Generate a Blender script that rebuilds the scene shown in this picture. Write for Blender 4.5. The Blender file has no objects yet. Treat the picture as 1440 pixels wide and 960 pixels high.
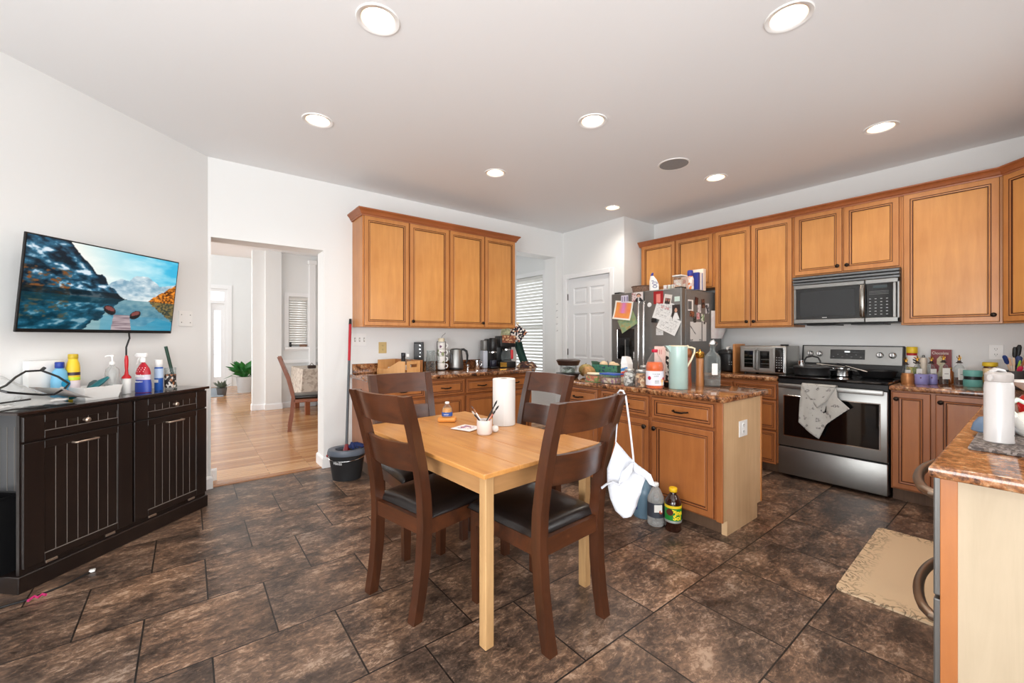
import bpy, bmesh, math, random
from mathutils import Matrix, Vector
random.seed(7)
PI = math.pi
SC = bpy.context.scene
COL = SC.collection
# ------------------------------------------------------------------ camera
cd = bpy.data.cameras.new('camera'); cam = bpy.data.objects.new('camera', cd); COL.objects.link(cam)
cd.sensor_width = 36; cd.lens = 583 / 1440 * 36; cd.shift_y = -6 / 1440; cd.clip_start = .03
cam.location = (0, 0, 1.265); cam.rotation_euler = (PI / 2, 0, math.radians(52 - 90))
SC.camera = cam
# ------------------------------------------------------------------ world, daylight, exposure
SC.view_settings.view_transform = 'Standard'; SC.view_settings.look = 'None'
SC.view_settings.exposure = 0.1; SC.view_settings.gamma = 1; SC.view_settings.use_curve_mapping = False
W = bpy.data.worlds.new('sky'); SC.world = W; W.use_nodes = True
bg = W.node_tree.nodes['Background']; bg.inputs[0].default_value = (.93, .97, 1, 1); bg.inputs[1].default_value = 1.6


def area(name, loc, target, sx, sy, power, col=(1, 1, 1)):
    l = bpy.data.lights.new(name, 'AREA'); l.shape = 'RECTANGLE'; l.size = sx; l.size_y = sy; l.energy = power; l.color = col
    o = bpy.data.objects.new(name, l); COL.objects.link(o); o.location = loc
    o.rotation_euler = (Vector(target) - Vector(loc)).to_track_quat('-Z', 'Y').to_euler()
    return o


area('daylight_west', (-2.65, -.3, 1.05), (0, .2, 3.0), 2.6, 2.0, 205, (.985, .988, .99))
area('daylight_south', (-.3, -3.05, 1.15), (.2, 0, 3.4), 3.0, 2.0, 170, (.985, .988, .99))
area('daylight_sink', (2.9, -.62, 1.6), (2.9, 2, 2.3), 1.2, .9, 16, (.985, .988, .99))
area('fill_morning', (3.6, 7.2, 1.4), (3.6, 5, 1.6), 1.1, 1.5, 24, (1, 1, 1))  # added fill lamp at an unseen end window, brightens the morning room
area('daylight_morning', (5.0, 5.5, 1.5), (3.5, 5.3, 1.2), 1.6, 1.9, 16, (1, 1, 1))
area('daylight_dining', (2.0, 9.3, 1.7), (1.8, 7, 1.0), 1.2, 1.2, 11, (1, 1, 1))
area('fill_hall', (-2.3, 7.0, 1.5), (1, 7.0, 1.2), 3.0, 1.9, 75, (1, 1, 1))  # added fill lamp by the unseen left wall, brightens the hall
area('fill_foyer', (-2.9, 11.2, 2.8), (1, 11.2, 2.2), 2.2, 3.2, 95, (1, 1, 1))  # added fill lamp outside an invented side window, brightens the foyer

# ------------------------------------------------------------------ materials
MATS = {}


def lin(c):
    r = []
    for v in c[:3]:
        v = v / 255.
        r.append(v / 12.92 if v <= .04045 else ((v + .055) / 1.055) ** 2.4)
    return (r[0], r[1], r[2], 1)


def _new(name):
    m = bpy.data.materials.new(name); m.use_nodes = True
    nt = m.node_tree
    return m, nt, nt.nodes['Principled BSDF']


def pm(name, col, rough=.5, metal=0., var=0., scale=12., bump=0., trans=0., ior=1.45, emit=0., coat=0., alpha=1., sheen=0.):
    """plain surface: sRGB colour with a little procedural unevenness"""
    if name in MATS: return MATS[name]
    m, nt, b = _new(name); N, L = nt.nodes, nt.links
    b.inputs['Roughness'].default_value = rough; b.inputs['Metallic'].default_value = metal
    b.inputs['Transmission Weight'].default_value = trans; b.inputs['IOR'].default_value = ior
    b.inputs['Coat Weight'].default_value = coat; b.inputs['Alpha'].default_value = alpha
    b.inputs['Sheen Weight'].default_value = sheen
    c = lin(col); b.inputs['Base Color'].default_value = c
    if emit: b.inputs['Emission Color'].default_value = c; b.inputs['Emission Strength'].default_value = emit
    if var or bump:
        t = N.new('ShaderNodeTexCoord'); n = N.new('ShaderNodeTexNoise'); n.inputs['Scale'].default_value = scale
        n.inputs['Detail'].default_value = 5; L.new(t.outputs['Object'], n.inputs['Vector'])
        if var:
            r = N.new('ShaderNodeValToRGB'); e = r.color_ramp.elements
            e[0].position = .3; e[1].position = .7
            e[0].color = tuple(max(0, v * (1 - var)) for v in c[:3]) + (1,); e[1].color = tuple(min(1, v * (1 + var)) for v in c[:3]) + (1,)
            L.new(n.outputs['Fac'], r.inputs['Fac']); L.new(r.outputs['Color'], b.inputs['Base Color'])
        if bump:
            bp = N.new('ShaderNodeBump'); bp.inputs['Strength'].default_value = bump; bp.inputs['Distance'].default_value = .01
            L.new(n.outputs['Fac'], bp.inputs['Height']); L.new(bp.outputs['Normal'], b.inputs['Normal'])
    MATS[name] = m
    return m


def ramp(nt, stops):
    r = nt.nodes.new('ShaderNodeValToRGB'); e = r.color_ramp.elements
    while len(e) < len(stops): e.new(.5)
    for x, (p, c) in zip(e, stops): x.position = p; x.color = lin(c)
    return r


def wood(name, dark, light, rough=.4, stretch=(14, 14, 1.2), coat=.0, rand=.0, streak=.5, bump=.03):
    """grain: noise stretched along one local axis"""
    if name in MATS: return MATS[name]
    m, nt, b = _new(name); N, L = nt.nodes, nt.links
    t = N.new('ShaderNodeTexCoord'); mp = N.new('ShaderNodeMapping'); mp.inputs['Scale'].default_value = stretch
    L.new(t.outputs['Object'], mp.inputs['Vector'])
    n = N.new('ShaderNodeTexNoise'); n.inputs['Scale'].default_value = 2.2; n.inputs['Detail'].default_value = 7; n.inputs['Roughness'].default_value = .62
    n.inputs['Distortion'].default_value = .6; L.new(mp.outputs[0], n.inputs['Vector'])
    n2 = N.new('ShaderNodeTexNoise'); n2.inputs['Scale'].default_value = 2.3; n2.inputs['Detail'].default_value = 3
    L.new(t.outputs['Object'], n2.inputs['Vector'])
    mx = N.new('ShaderNodeMix'); mx.data_type = 'FLOAT'; mx.inputs[0].default_value = 1 - streak
    L.new(n.outputs['Fac'], mx.inputs[2]); L.new(n2.outputs['Fac'], mx.inputs[3])
    r = ramp(nt, [(.3, dark), (.7, light)]); L.new(mx.outputs[0], r.inputs['Fac'])
    L.new(r.outputs[0], b.inputs['Base Color'])
    b.inputs['Roughness'].default_value = rough; b.inputs['Coat Weight'].default_value = coat; b.inputs['Coat Roughness'].default_value = .2
    bp = N.new('ShaderNodeBump'); bp.inputs['Strength'].default_value = bump * 4; bp.inputs['Distance'].default_value = .002
    L.new(n.outputs['Fac'], bp.inputs['Height']); L.new(bp.outputs[0], b.inputs['Normal'])
    MATS[name] = m
    return m


def granite():
    m, nt, b = _new('granite'); N, L = nt.nodes, nt.links
    t = N.new('ShaderNodeTexCoord')
    n = N.new('ShaderNodeTexNoise'); n.inputs['Scale'].default_value = 42; n.inputs['Detail'].default_value = 6; n.inputs['Roughness'].default_value = .7
    L.new(t.outputs['Object'], n.inputs['Vector'])
    w = N.new('ShaderNodeTexNoise'); w.inputs['Scale'].default_value = 7; w.inputs['Detail'].default_value = 4; w.inputs['Distortion'].default_value = 1.5
    L.new(t.outputs['Object'], w.inputs['Vector'])
    v = N.new('ShaderNodeTexVoronoi'); v.inputs['Scale'].default_value = 110; L.new(t.outputs['Object'], v.inputs['Vector'])
    a = N.new('ShaderNodeMath'); a.operation = 'MULTIPLY_ADD'; a.inputs[1].default_value = .45
    L.new(w.outputs['Fac'], a.inputs[0]); 
    m2 = N.new('ShaderNodeMath'); m2.operation = 'MULTIPLY'; m2.inputs[1].default_value = .62; L.new(n.outputs['Fac'], m2.inputs[0])
    L.new(m2.outputs[0], a.inputs[2])
    r = ramp(nt, [(.36, (28, 20, 17)), (.46, (92, 56, 36)), (.53, (150, 98, 62)), (.6, (176, 126, 86)), (.68, (205, 176, 140))])
    L.new(a.outputs[0], r.inputs['Fac'])
    r2 = ramp(nt, [(.0, (60, 45, 38)), (.5, (255, 255, 255)), (.8, (255, 240, 220))]); L.new(v.outputs['Color'], r2.inputs['Fac'])
    mx = N.new('ShaderNodeMix'); mx.data_type = 'RGBA'; mx.blend_type = 'MULTIPLY'; mx.inputs[0].default_value = .75
    L.new(r.outputs[0], mx.inputs[6]); L.new(r2.outputs[0], mx.inputs[7]); L.new(mx.outputs[2], b.inputs['Base Color'])
    b.inputs['Roughness'].default_value = .12; b.inputs['Coat Weight'].default_value = .3
    MATS['granite'] = m
    return m


def tile_floor():
    m, nt, b = _new('slate_tile'); N, L = nt.nodes, nt.links
    P = .4602
    t = N.new('ShaderNodeTexCoord'); mp = N.new('ShaderNodeMapping'); mp.inputs['Location'].default_value = (-.306 + 20 * P, -4.321 + 20 * P, 0)
    L.new(t.outputs['Object'], mp.inputs['Vector'])
    br = N.new('ShaderNodeTexBrick'); br.offset = .5; br.offset_frequency = 2; br.squash = 1
    for k, v in (('Scale', 1), ('Mortar Size', .0036), ('Mortar Smooth', .15), ('Bias', 0), ('Brick Width', P), ('Row Height', P)): br.inputs[k].default_value = v
    br.inputs['Color1'].default_value = (0, 0, 0, 1); br.inputs['Color2'].default_value = (1, 1, 1, 1); br.inputs['Mortar'].default_value = (.5, .5, .5, 1)
    L.new(mp.outputs[0], br.inputs['Vector'])
    # shift the stone pattern from tile to tile
    sh = N.new('ShaderNodeVectorMath'); sh.operation = 'MULTIPLY_ADD'; sh.inputs[1].default_value = (7, 3, 11)
    L.new(br.outputs['Color'], sh.inputs[0]); L.new(t.outputs['Object'], sh.inputs[2])
    m2 = N.new('ShaderNodeMapping'); m2.inputs['Scale'].default_value = (1.0, 1.7, 1); m2.inputs['Rotation'].default_value = (0, 0, .4)
    L.new(sh.outputs[0], m2.inputs['Vector'])
    def nz(sc, det, ro, di):
        q = N.new('ShaderNodeTexNoise'); q.inputs['Scale'].default_value = sc; q.inputs['Detail'].default_value = det; q.inputs['Roughness'].default_value = ro; q.inputs['Distortion'].default_value = di
        L.new(m2.outputs[0], q.inputs['Vector']); return q.outputs['Fac']
    def op(o, a, c, k=None):
        q = N.new('ShaderNodeMath'); q.operation = o
        for s_, v in zip(q.inputs, (a, c, k)):
            if v is None: continue
            if isinstance(v, (int, float)): s_.default_value = v
            else: L.new(v, s_)
        return q.outputs[0]
    big, fine, vein = nz(4.2, 6, .62, .5), nz(26, 8, .72, .6), nz(7, 9, .7, .9)
    mixf = op('ADD', op('MULTIPLY', big, .52), op('MULTIPLY', fine, .48))
    vl = op('SUBTRACT', 1.0, op('MINIMUM', 1.0, op('MULTIPLY', op('ABSOLUTE', op('SUBTRACT', vein, .5), 0), 55.0)))
    nf = op('ADD', mixf, op('MULTIPLY', op('MULTIPLY', vl, fine), .13))
    class _O: pass
    n = _O(); n.outputs = {'Fac': nf}
    r = ramp(nt, [(.375, (52, 43, 38)), (.45, (84, 70, 61)), (.51, (112, 93, 80)), (.56, (140, 115, 96)), (.63, (190, 168, 148))])
    L.new(n.outputs['Fac'], r.inputs['Fac'])
    n3 = N.new('ShaderNodeTexNoise'); n3.inputs['Scale'].default_value = 1.7; n3.inputs['Detail'].default_value = 3; L.new(sh.outputs[0], n3.inputs['Vector'])
    r3 = ramp(nt, [(.35, (196, 194, 196)), (.65, (255, 236, 218))]); L.new(n3.outputs['Fac'], r3.inputs['Fac'])
    mm = N.new('ShaderNodeMix'); mm.data_type = 'RGBA'; mm.blend_type = 'MULTIPLY'; mm.inputs[0].default_value = .8
    L.new(r.outputs[0], mm.inputs[6]); L.new(r3.outputs[0], mm.inputs[7])
    mx = N.new('ShaderNodeMix'); mx.data_type = 'RGBA'; mx.inputs[7].default_value = lin((30, 24, 21))
    L.new(br.outputs['Fac'], mx.inputs[0]); L.new(mm.outputs[2], mx.inputs[6]); L.new(mx.outputs[2], b.inputs['Base Color'])
    rr = N.new('ShaderNodeMapRange'); rr.inputs['To Min'].default_value = .2; rr.inputs['To Max'].default_value = .48; L.new(n.outputs['Fac'], rr.inputs['Value'])
    L.new(rr.outputs[0], b.inputs['Roughness'])
    hs = N.new('ShaderNodeMath'); hs.operation = 'MULTIPLY_ADD'; hs.inputs[1].default_value = -1.2; L.new(br.outputs['Fac'], hs.inputs[0]); L.new(n.outputs['Fac'], hs.inputs[2])
    bp = N.new('ShaderNodeBump'); bp.inputs['Strength'].default_value = .35; bp.inputs['Distance'].default_value = .006
    L.new(hs.outputs[0], bp.inputs['Height']); L.new(bp.outputs[0], b.inputs['Normal'])
    return m


def plank_floor():
    m, nt, b = _new('oak_planks'); N, L = nt.nodes, nt.links
    t = N.new('ShaderNodeTexCoord')
    br = N.new('ShaderNodeTexBrick'); br.offset = .37; br.offset_frequency = 2
    for k, v in (('Scale', 1), ('Mortar Size', .0012), ('Mortar Smooth', .1), ('Bias', 0), ('Brick Width', .95), ('Row Height', .058)): br.inputs[k].default_value = v
    br.inputs['Color1'].default_value = (0, 0, 0, 1); br.inputs['Color2'].default_value = (1, 1, 1, 1); br.inputs['Mortar'].default_value = (.2, .2, .2, 1)
    L.new(t.outputs['Object'], br.inputs['Vector'])
    mp = N.new('ShaderNodeMapping'); mp.inputs['Scale'].default_value = (1.2, 22, 1); L.new(t.outputs['Object'], mp.inputs['Vector'])
    n = N.new('ShaderNodeTexNoise'); n.inputs['Scale'].default_value = 2; n.inputs['Detail'].default_value = 6; L.new(mp.outputs[0], n.inputs['Vector'])
    a = N.new('ShaderNodeMath'); a.operation = 'MULTIPLY_ADD'; a.inputs[1].default_value = .45
    s = N.new('ShaderNodeSeparateColor'); L.new(br.outputs['Color'], s.inputs[0]); L.new(s.outputs[0], a.inputs[0])
    h = N.new('ShaderNodeMath'); h.operation = 'MULTIPLY'; h.inputs[1].default_value = .6; L.new(n.outputs['Fac'], h.inputs[0]); L.new(h.outputs[0], a.inputs[2])
    r = ramp(nt, [(.15, (150, 98, 58)), (.5, (186, 134, 88)), (.8, (212, 166, 118))]); L.new(a.outputs[0], r.inputs['Fac'])
    mx = N.new('ShaderNodeMix'); mx.data_type = 'RGBA'; mx.inputs[7].default_value = lin((96, 62, 38))
    L.new(br.outputs['Fac'], mx.inputs[0]); L.new(r.outputs[0], mx.inputs[6]); L.new(mx.outputs[2], b.inputs['Base Color'])
    b.inputs['Roughness'].default_value = .2
    return m


def attr_mat(name, attr='pic', emit=0., rough=.5):
    """a printed or displayed picture: colours read from the mesh's own colour attribute"""
    if name in MATS: return MATS[name]
    m, nt, b = _new(name); N, L = nt.nodes, nt.links
    a = N.new('ShaderNodeAttribute'); a.attribute_name = attr
    L.new(a.outputs['Color'], b.inputs['Base Color']); b.inputs['Roughness'].default_value = rough
    if emit:
        b.inputs['Base Color'].default_value = (0, 0, 0, 1)
        for l in list(b.inputs['Base Color'].links): L.remove(l)
        L.new(a.outputs['Color'], b.inputs['Emission Color']); b.inputs['Emission Strength'].default_value = emit
    MATS[name] = m
    return m


wall_m = pm('wall_paint', (232, 233, 232), .75)
ceil_m = pm('ceiling_paint', (238, 239, 240), .85)
trim_m = pm('trim_paint', (240, 240, 240), .4)
gran = granite(); tile_m = tile_floor(); plank_m = plank_floor()
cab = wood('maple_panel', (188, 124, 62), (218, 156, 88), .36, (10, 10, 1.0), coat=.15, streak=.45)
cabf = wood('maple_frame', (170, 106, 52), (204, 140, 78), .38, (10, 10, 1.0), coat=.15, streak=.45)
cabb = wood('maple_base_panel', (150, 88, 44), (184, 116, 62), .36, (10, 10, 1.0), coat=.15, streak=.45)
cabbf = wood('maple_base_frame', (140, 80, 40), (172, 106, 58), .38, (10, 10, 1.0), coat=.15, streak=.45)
crown_m = wood('maple_crown', (140, 78, 42), (172, 100, 56), .4, (1.5, 12, 12))
glaze = pm('brown_glaze', (88, 46, 22), .5)
pale = wood('pale_maple', (196, 160, 118), (224, 190, 148), .5, (9, 9, .8), streak=.5)
bleached = wood('bleached_maple', (172, 154, 128), (194, 176, 150), .5, (9, 9, .8), streak=.5)
bronze = pm('dark_bronze', (46, 36, 30), .35, .8)
steel = pm('stainless', (150, 150, 148), .38, 1., var=.06, scale=3)
slate_st = pm('dark_steel', (128, 128, 126), .42, .7, var=.05, scale=3)
chrome = pm('chrome', (225, 225, 225), .12, 1.)
blackp = pm('black_plastic', (22, 22, 23), .35)
blackg = pm('black_glass', (8, 8, 9), .06, coat=.5)
white_p = pm('white_plastic', (238, 238, 236), .35)
glass = pm('clear_glass', (250, 252, 252), .02, trans=1., ior=1.45)
paper = pm('white_paper', (240, 240, 238), .8)
chair_w = wood('walnut_chair', (40, 21, 12), (86, 46, 25), .32, (12, 12, 1.2), coat=.3)
chair_r = wood('walnut_rail', (36, 19, 11), (96, 52, 28), .32, (1.4, 12, 10), coat=.3)
leather = pm('black_leather', (28, 22, 20), .3, var=.2, scale=30, bump=.05, coat=.15)
pine = wood('pine_top', (176, 112, 52), (216, 158, 90), .35, (12, 1.1, 12), coat=.2, streak=.55)
pine_l = wood('pine_leg', (164, 124, 80), (204, 164, 114), .45, (13, 13, 1.0), streak=.6)
espresso = wood('espresso_wood', (20, 13, 11), (34, 24, 20), .3, (10, 10, 1.), coat=.2)
groove_m = pm('worn_groove', (120, 112, 106), .4)

# ------------------------------------------------------------------ mesh builder
class MB:
    def __init__(s): s.bm = bmesh.new(); s.mats = []

    def mi(s, m):
        if m not in s.mats: s.mats.append(m)
        return s.mats.index(m)

    def _take(s, sub, m, M=None):
        i = s.mi(m) if m is not None else None
        vm = {}
        for v in sub.verts:
            vm[v] = s.bm.verts.new(M @ v.co if M else v.co)
        for f in sub.faces:
            try: nf = s.bm.faces.new([vm[v] for v in f.verts])
            except ValueError: continue
            nf.material_index = i if i is not None else f.material_index
        sub.free()

    def box(s, a, b, m, bev=0., seg=2, M=None):
        t = bmesh.new(); bmesh.ops.create_cube(t, size=1)
        c = [(a[i] + b[i]) / 2 for i in range(3)]; d = [abs(b[i] - a[i]) for i in range(3)]
        for v in t.verts: v.co = Vector((c[0] + v.co.x * d[0], c[1] + v.co.y * d[1], c[2] + v.co.z * d[2]))
        if bev: bmesh.ops.bevel(t, geom=list(t.edges), offset=min(bev, min(d) * .49), segments=seg, affect='EDGES', profile=.5)
        s._take(t, m, M); return s

    def quad(s, pts, m):
        f = s.bm.faces.new([s.bm.verts.new(p) for p in pts]); f.material_index = s.mi(m); return s

    def lathe(s, prof, m, c=(0, 0, 0), seg=24, M=None, sx=1., sy=1.):
        """prof: [(radius, z)] from bottom up; materials may be given per ring as a third value"""
        rings = []
        T = (M if M else Matrix.Translation(c))
        for p in prof:
            if p[0] <= 1e-6: rings.append([s.bm.verts.new(T @ Vector((0, 0, p[1])))])
            else: rings.append([s.bm.verts.new(T @ Vector((p[0] * sx * math.cos(2 * PI * k / seg), p[0] * sy * math.sin(2 * PI * k / seg), p[1]))) for k in range(seg)])
        for j in range(len(rings) - 1):
            A, B = rings[j], rings[j + 1]
            mm = s.mi(prof[j][2] if len(prof[j]) > 2 else m)
            for k in range(seg):
                k2 = (k + 1) % seg
                if len(A) == 1 and len(B) == 1: continue
                if len(A) == 1: vs = [A[0], B[k2], B[k]]
                elif len(B) == 1: vs = [A[k], A[k2], B[0]]
                else: vs = [A[k], A[k2], B[k2], B[k]]
                try: f = s.bm.faces.new(vs); f.material_index = mm
                except ValueError: pass
        return s

    def tube(s, pts, r, m, seg=8, flat=1., closed=False, caps=True):
        pts = [Vector(p) for p in pts]; n = len(pts); rings = []; i = s.mi(m)
        up = None
        for k in range(n):
            if closed: d = pts[(k + 1) % n] - pts[k - 1]
            else: d = pts[min(k + 1, n - 1)] - pts[max(k - 1, 0)]
            d.normalize()
            if up is None: up = Vector((0, 0, 1)) if abs(d.z) < .9 else Vector((1, 0, 0))
            side = d.cross(up).normalized(); up = side.cross(d).normalized()
            rr = r[k] if isinstance(r, (list, tuple)) else r
            rings.append([s.bm.verts.new(pts[k] + side * rr * math.cos(2 * PI * q / seg) + up * rr * flat * math.sin(2 * PI * q / seg)) for q in range(seg)])
        for k in range(n if closed else n - 1):
            A, B = rings[k], rings[(k + 1) % n]
            for q in range(seg):
                f = s.bm.faces.new([A[q], A[(q + 1) % seg], B[(q + 1) % seg], B[q]]); f.material_index = i
        if caps and not closed:
            f = s.bm.faces.new(rings[0][::-1]); f.material_index = i
            f = s.bm.faces.new(rings[-1]); f.material_index = i
        return s

    def prism(s, poly, a, b, m, M=None, axis='z'):
        """extrude a 2-D outline; axis z: (x,y) outline, axis y: (x,z) outline, axis x: (y,z) outline"""
        def P(p, t): return Vector((p[0], p[1], t)) if axis == 'z' else (Vector((p[0], t, p[1])) if axis == 'y' else Vector((t, p[0], p[1])))
        T = M if M else Matrix()
        A = [s.bm.verts.new(T @ P(p, a)) for p in poly]; B = [s.bm.verts.new(T @ P(p, b)) for p in poly]; n = len(poly); i = s.mi(m)
        fs = [s.bm.faces.new(A[::-1]), s.bm.faces.new(B)] + [s.bm.faces.new([A[k], A[(k + 1) % n], B[(k + 1) % n], B[k]]) for k in range(n)]
        for f in fs: f.material_index = i
        return s

    def sweep(s, prof, path, m):
        """profile (outward, z) carried along an open (x,y) path, mitred; outward = right of travel"""
        n = len(path); rings = []; i = s.mi(m)
        P = [Vector((p[0], p[1])) for p in path]
        for k in range(n):
            def nrm(a, b): d = (b - a).normalized(); return Vector((d.y, -d.x))
            if k == 0: o = nrm(P[0], P[1])
            elif k == n - 1: o = nrm(P[-2], P[-1])
            else:
                a, b = nrm(P[k - 1], P[k]), nrm(P[k], P[k + 1]); o = (a + b) / (1 + a.dot(b))
            rings.append([s.bm.verts.new((P[k].x + o.x * u, P[k].y + o.y * u, z)) for u, z in prof])
        q = len(prof)
        for k in range(n - 1):
            for j in range(q):
                f = s.bm.faces.new([rings[k][j], rings[k][(j + 1) % q], rings[k + 1][(j + 1) % q], rings[k + 1][j]]); f.material_index = i
        for R in (rings[0], rings[-1]):
            f = s.bm.faces.new(R); f.material_index = i
        return s

    def grid(s, nu, nv, fn, m, cols=None):
        """fn(u,v)->point for u,v in 0..1"""
        i = s.mi(m)
        V = [[s.bm.verts.new(fn(a / nu, b / nv)) for b in range(nv + 1)] for a in range(nu + 1)]
        for a in range(nu):
            for b in range(nv):
                f = s.bm.faces.new([V[a][b], V[a + 1][b], V[a + 1][b + 1], V[a][b + 1]]); f.material_index = i
        return s

    def build(s, name, parent=None, loc=(0, 0, 0), rot=(0, 0, 0), smooth=38, solid=0., sub=0, label=None, normals=True):
        if normals: bmesh.ops.recalc_face_normals(s.bm, faces=list(s.bm.faces))
        me = bpy.data.meshes.new(name); s.bm.to_mesh(me); s.bm.free()
        for m in s.mats: me.materials.append(m)
        if smooth:
            me.shade_smooth(); me.set_sharp_from_angle(angle=math.radians(smooth))
        o = bpy.data.objects.new(name, me); COL.objects.link(o)
        o.location = loc; o.rotation_euler = rot
        if parent: o.parent = parent
        if solid:
            q = o.modifiers.new('thick', 'SOLIDIFY'); q.thickness = solid; q.offset = 0
        if sub:
            q = o.modifiers.new('round', 'SUBSURF'); q.levels = sub; q.render_levels = sub
        if label: o['label'] = label
        return o


def tag(o, label, cat, group=None, kind=None):
    o['label'] = label; o['category'] = cat
    if group: o['group'] = group
    if kind: o['kind'] = kind
    return o


def thing(name, label, cat, loc=(0, 0, 0), rz=0., group=None):
    o = bpy.data.objects.new(name, None); COL.objects.link(o); o.location = loc; o.rotation_euler = (0, 0, rz); o.empty_display_size = .05
    return tag(o, label, cat, group)


def copy_tree(o, parent=None):
    c = o.copy(); COL.objects.link(c)
    if parent: c.parent = parent
    for ch in list(o.children): copy_tree(ch, c)
    return c


def struct(mb, name, **k):
    o = mb.build(name, **k)
    if 'parent' not in k: o['kind'] = 'structure'
    return o


def arc(c, r, a0, a1, n, plane='xz', y=0.):
    out = []
    for k in range(n + 1):
        a = math.radians(a0 + (a1 - a0) * k / n)
        u, v = c[0] + r * math.cos(a), c[1] + r * math.sin(a)
        out.append((u, y, v) if plane == 'xz' else ((u, v, y) if plane == 'xy' else (y, u, v)))
    return out


def text_mesh(mb, body, size, M, m, extrude=.0006, align='CENTER', bold=0.):
    cu = bpy.data.curves.new('t', 'FONT'); cu.body = body; cu.size = size; cu.extrude = extrude; cu.align_x = align; cu.align_y = 'CENTER'; cu.offset = bold
    cu.resolution_u = 3
    o = bpy.data.objects.new('t', cu); COL.objects.link(o)
    dg = bpy.context.evaluated_depsgraph_get(); me = bpy.data.meshes.new_from_object(o.evaluated_get(dg))
    t = bmesh.new(); t.from_mesh(me); mb._take(t, m, M)
    bpy.data.objects.remove(o); bpy.data.curves.remove(cu); bpy.data.meshes.remove(me)
    return mb


RX90 = Matrix.Rotation(PI / 2, 4, 'X')   # text standing up, facing -y
TR = Matrix.Translation
RZ = lambda a: Matrix.Rotation(a, 4, 'Z')
# ------------------------------------------------------------------ room shell
CH = 2.77
pane_m, _nt, _b = _new('window_pane')
_tr = _nt.nodes.new('ShaderNodeBsdfTransparent'); _gl = _nt.nodes.new('ShaderNodeBsdfGlossy'); _gl.inputs['Roughness'].default_value = .03
_mx = _nt.nodes.new('ShaderNodeMixShader'); _mx.inputs[0].default_value = .07
_nt.links.new(_tr.outputs[0], _mx.inputs[1]); _nt.links.new(_gl.outputs[0], _mx.inputs[2]); _nt.links.new(_mx.outputs[0], _nt.nodes['Material Output'].inputs[0])

f = MB(); f.prism([(-2.35, -2.75), (5.08, -2.75), (5.08, 4.325), (-.2, 4.325), (-2.35, 2.2)], -.12, 0, tile_m); struct(f, 'floor', smooth=0)
f = MB(); f.prism([(-2.7, 4.325), (4.5, 4.325), (4.5, 9.0), (2.9, 9.0), (2.9, 13.2), (-2.7, 13.2)], -.12, -.001, plank_m); o = struct(f, 'floor_hall', smooth=0)
f = MB(); f.prism([(-2.35, -2.75), (5.08, -2.75), (5.08, 4.40), (-.2, 4.40), (-2.35, 2.2)], CH, CH + .15, ceil_m); struct(f, 'ceiling', smooth=0)
f = MB(); f.box((-2.7, 4.40, CH), (4.5, 9.2, CH + .15), ceil_m); f.box((-2.7, 9.2, 5.2), (2.9, 13.2, 5.35), ceil_m); f.box((-2.7, 9.2, CH - .001), (2.9, 9.3, 5.2), wall_m); struct(f, 'ceiling_hall', smooth=0)


def wall_seg(mb, ax, c0, c1, a0, a1, z0, z1, holes=(), m=None):
    """wall slab: ax 'y' -> runs along x between a0..a1, thickness c0..c1 in y. holes: (b0,b1,zb,zt)"""
    m = m or wall_m
    def bx(p, q, u, v):
        if q - p < 1e-4 or v - u < 1e-4: return
        if ax == 'y': mb.box((p, c0, u), (q, c1, v), m)
        else: mb.box((c0, p, u), (c1, q, v), m)
    x = a0
    for b0, b1, zb, zt in sorted(holes):
        bx(x, b0, z0, z1); bx(b0, b1, z0, zb); bx(b0, b1, zt, z1); x = b1
    bx(x, a1, z0, z1)


YB = 4.285
w = MB(); wall_seg(w, 'y', YB, 4.515, .0, 4.28, 0, CH, [(.15, 1.035, 0, 2.105), (3.425, 4.14, 0, 2.405)])
struct(w, 'wall_back', smooth=0)
w = MB(); w.prism([(.13, 4.285), (-2.2, 1.955), (-2.2, 2.15), (.02, 4.37), (.13, 4.37)], 0, CH, wall_m); struct(w, 'wall_left', smooth=0)
w = MB(); wall_seg(w, 'x', -2.35, -2.2, -2.75, 2.1, 0, CH, [(-1.6, 1.1, .0, 2.15)]); struct(w, 'wall_west', smooth=0)
w = MB(); wall_seg(w, 'y', -2.75, -2.6, -2.2, 1.65, 0, CH, [(-1.75, 1.15, .45, 2.3)]); struct(w, 'wall_south', smooth=0)
w = MB(); wall_seg(w, 'x', 1.5, 1.65, -2.6, -.43, 0, CH); struct(w, 'wall_return', smooth=0)
w = MB(); wall_seg(w, 'y', -.58, -.43, 1.5, 5.08, 0, CH, [(2.35, 3.45, 1.12, 2.05)]); struct(w, 'wall_right', smooth=0)
w = MB(); wall_seg(w, 'x', 4.925, 5.08, -.43, 4.4, 0, CH); struct(w, 'wall_range', smooth=0)
w = MB(); wall_seg(w, 'x', 4.28, 4.39, 3.21, 4.40, 0, CH, [(3.425, 4.195, 0, 2.095)]); w.box((4.39, 3.21, 0), (4.925, 3.32, CH), wall_m); struct(w, 'wall_pantry', smooth=0)
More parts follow.
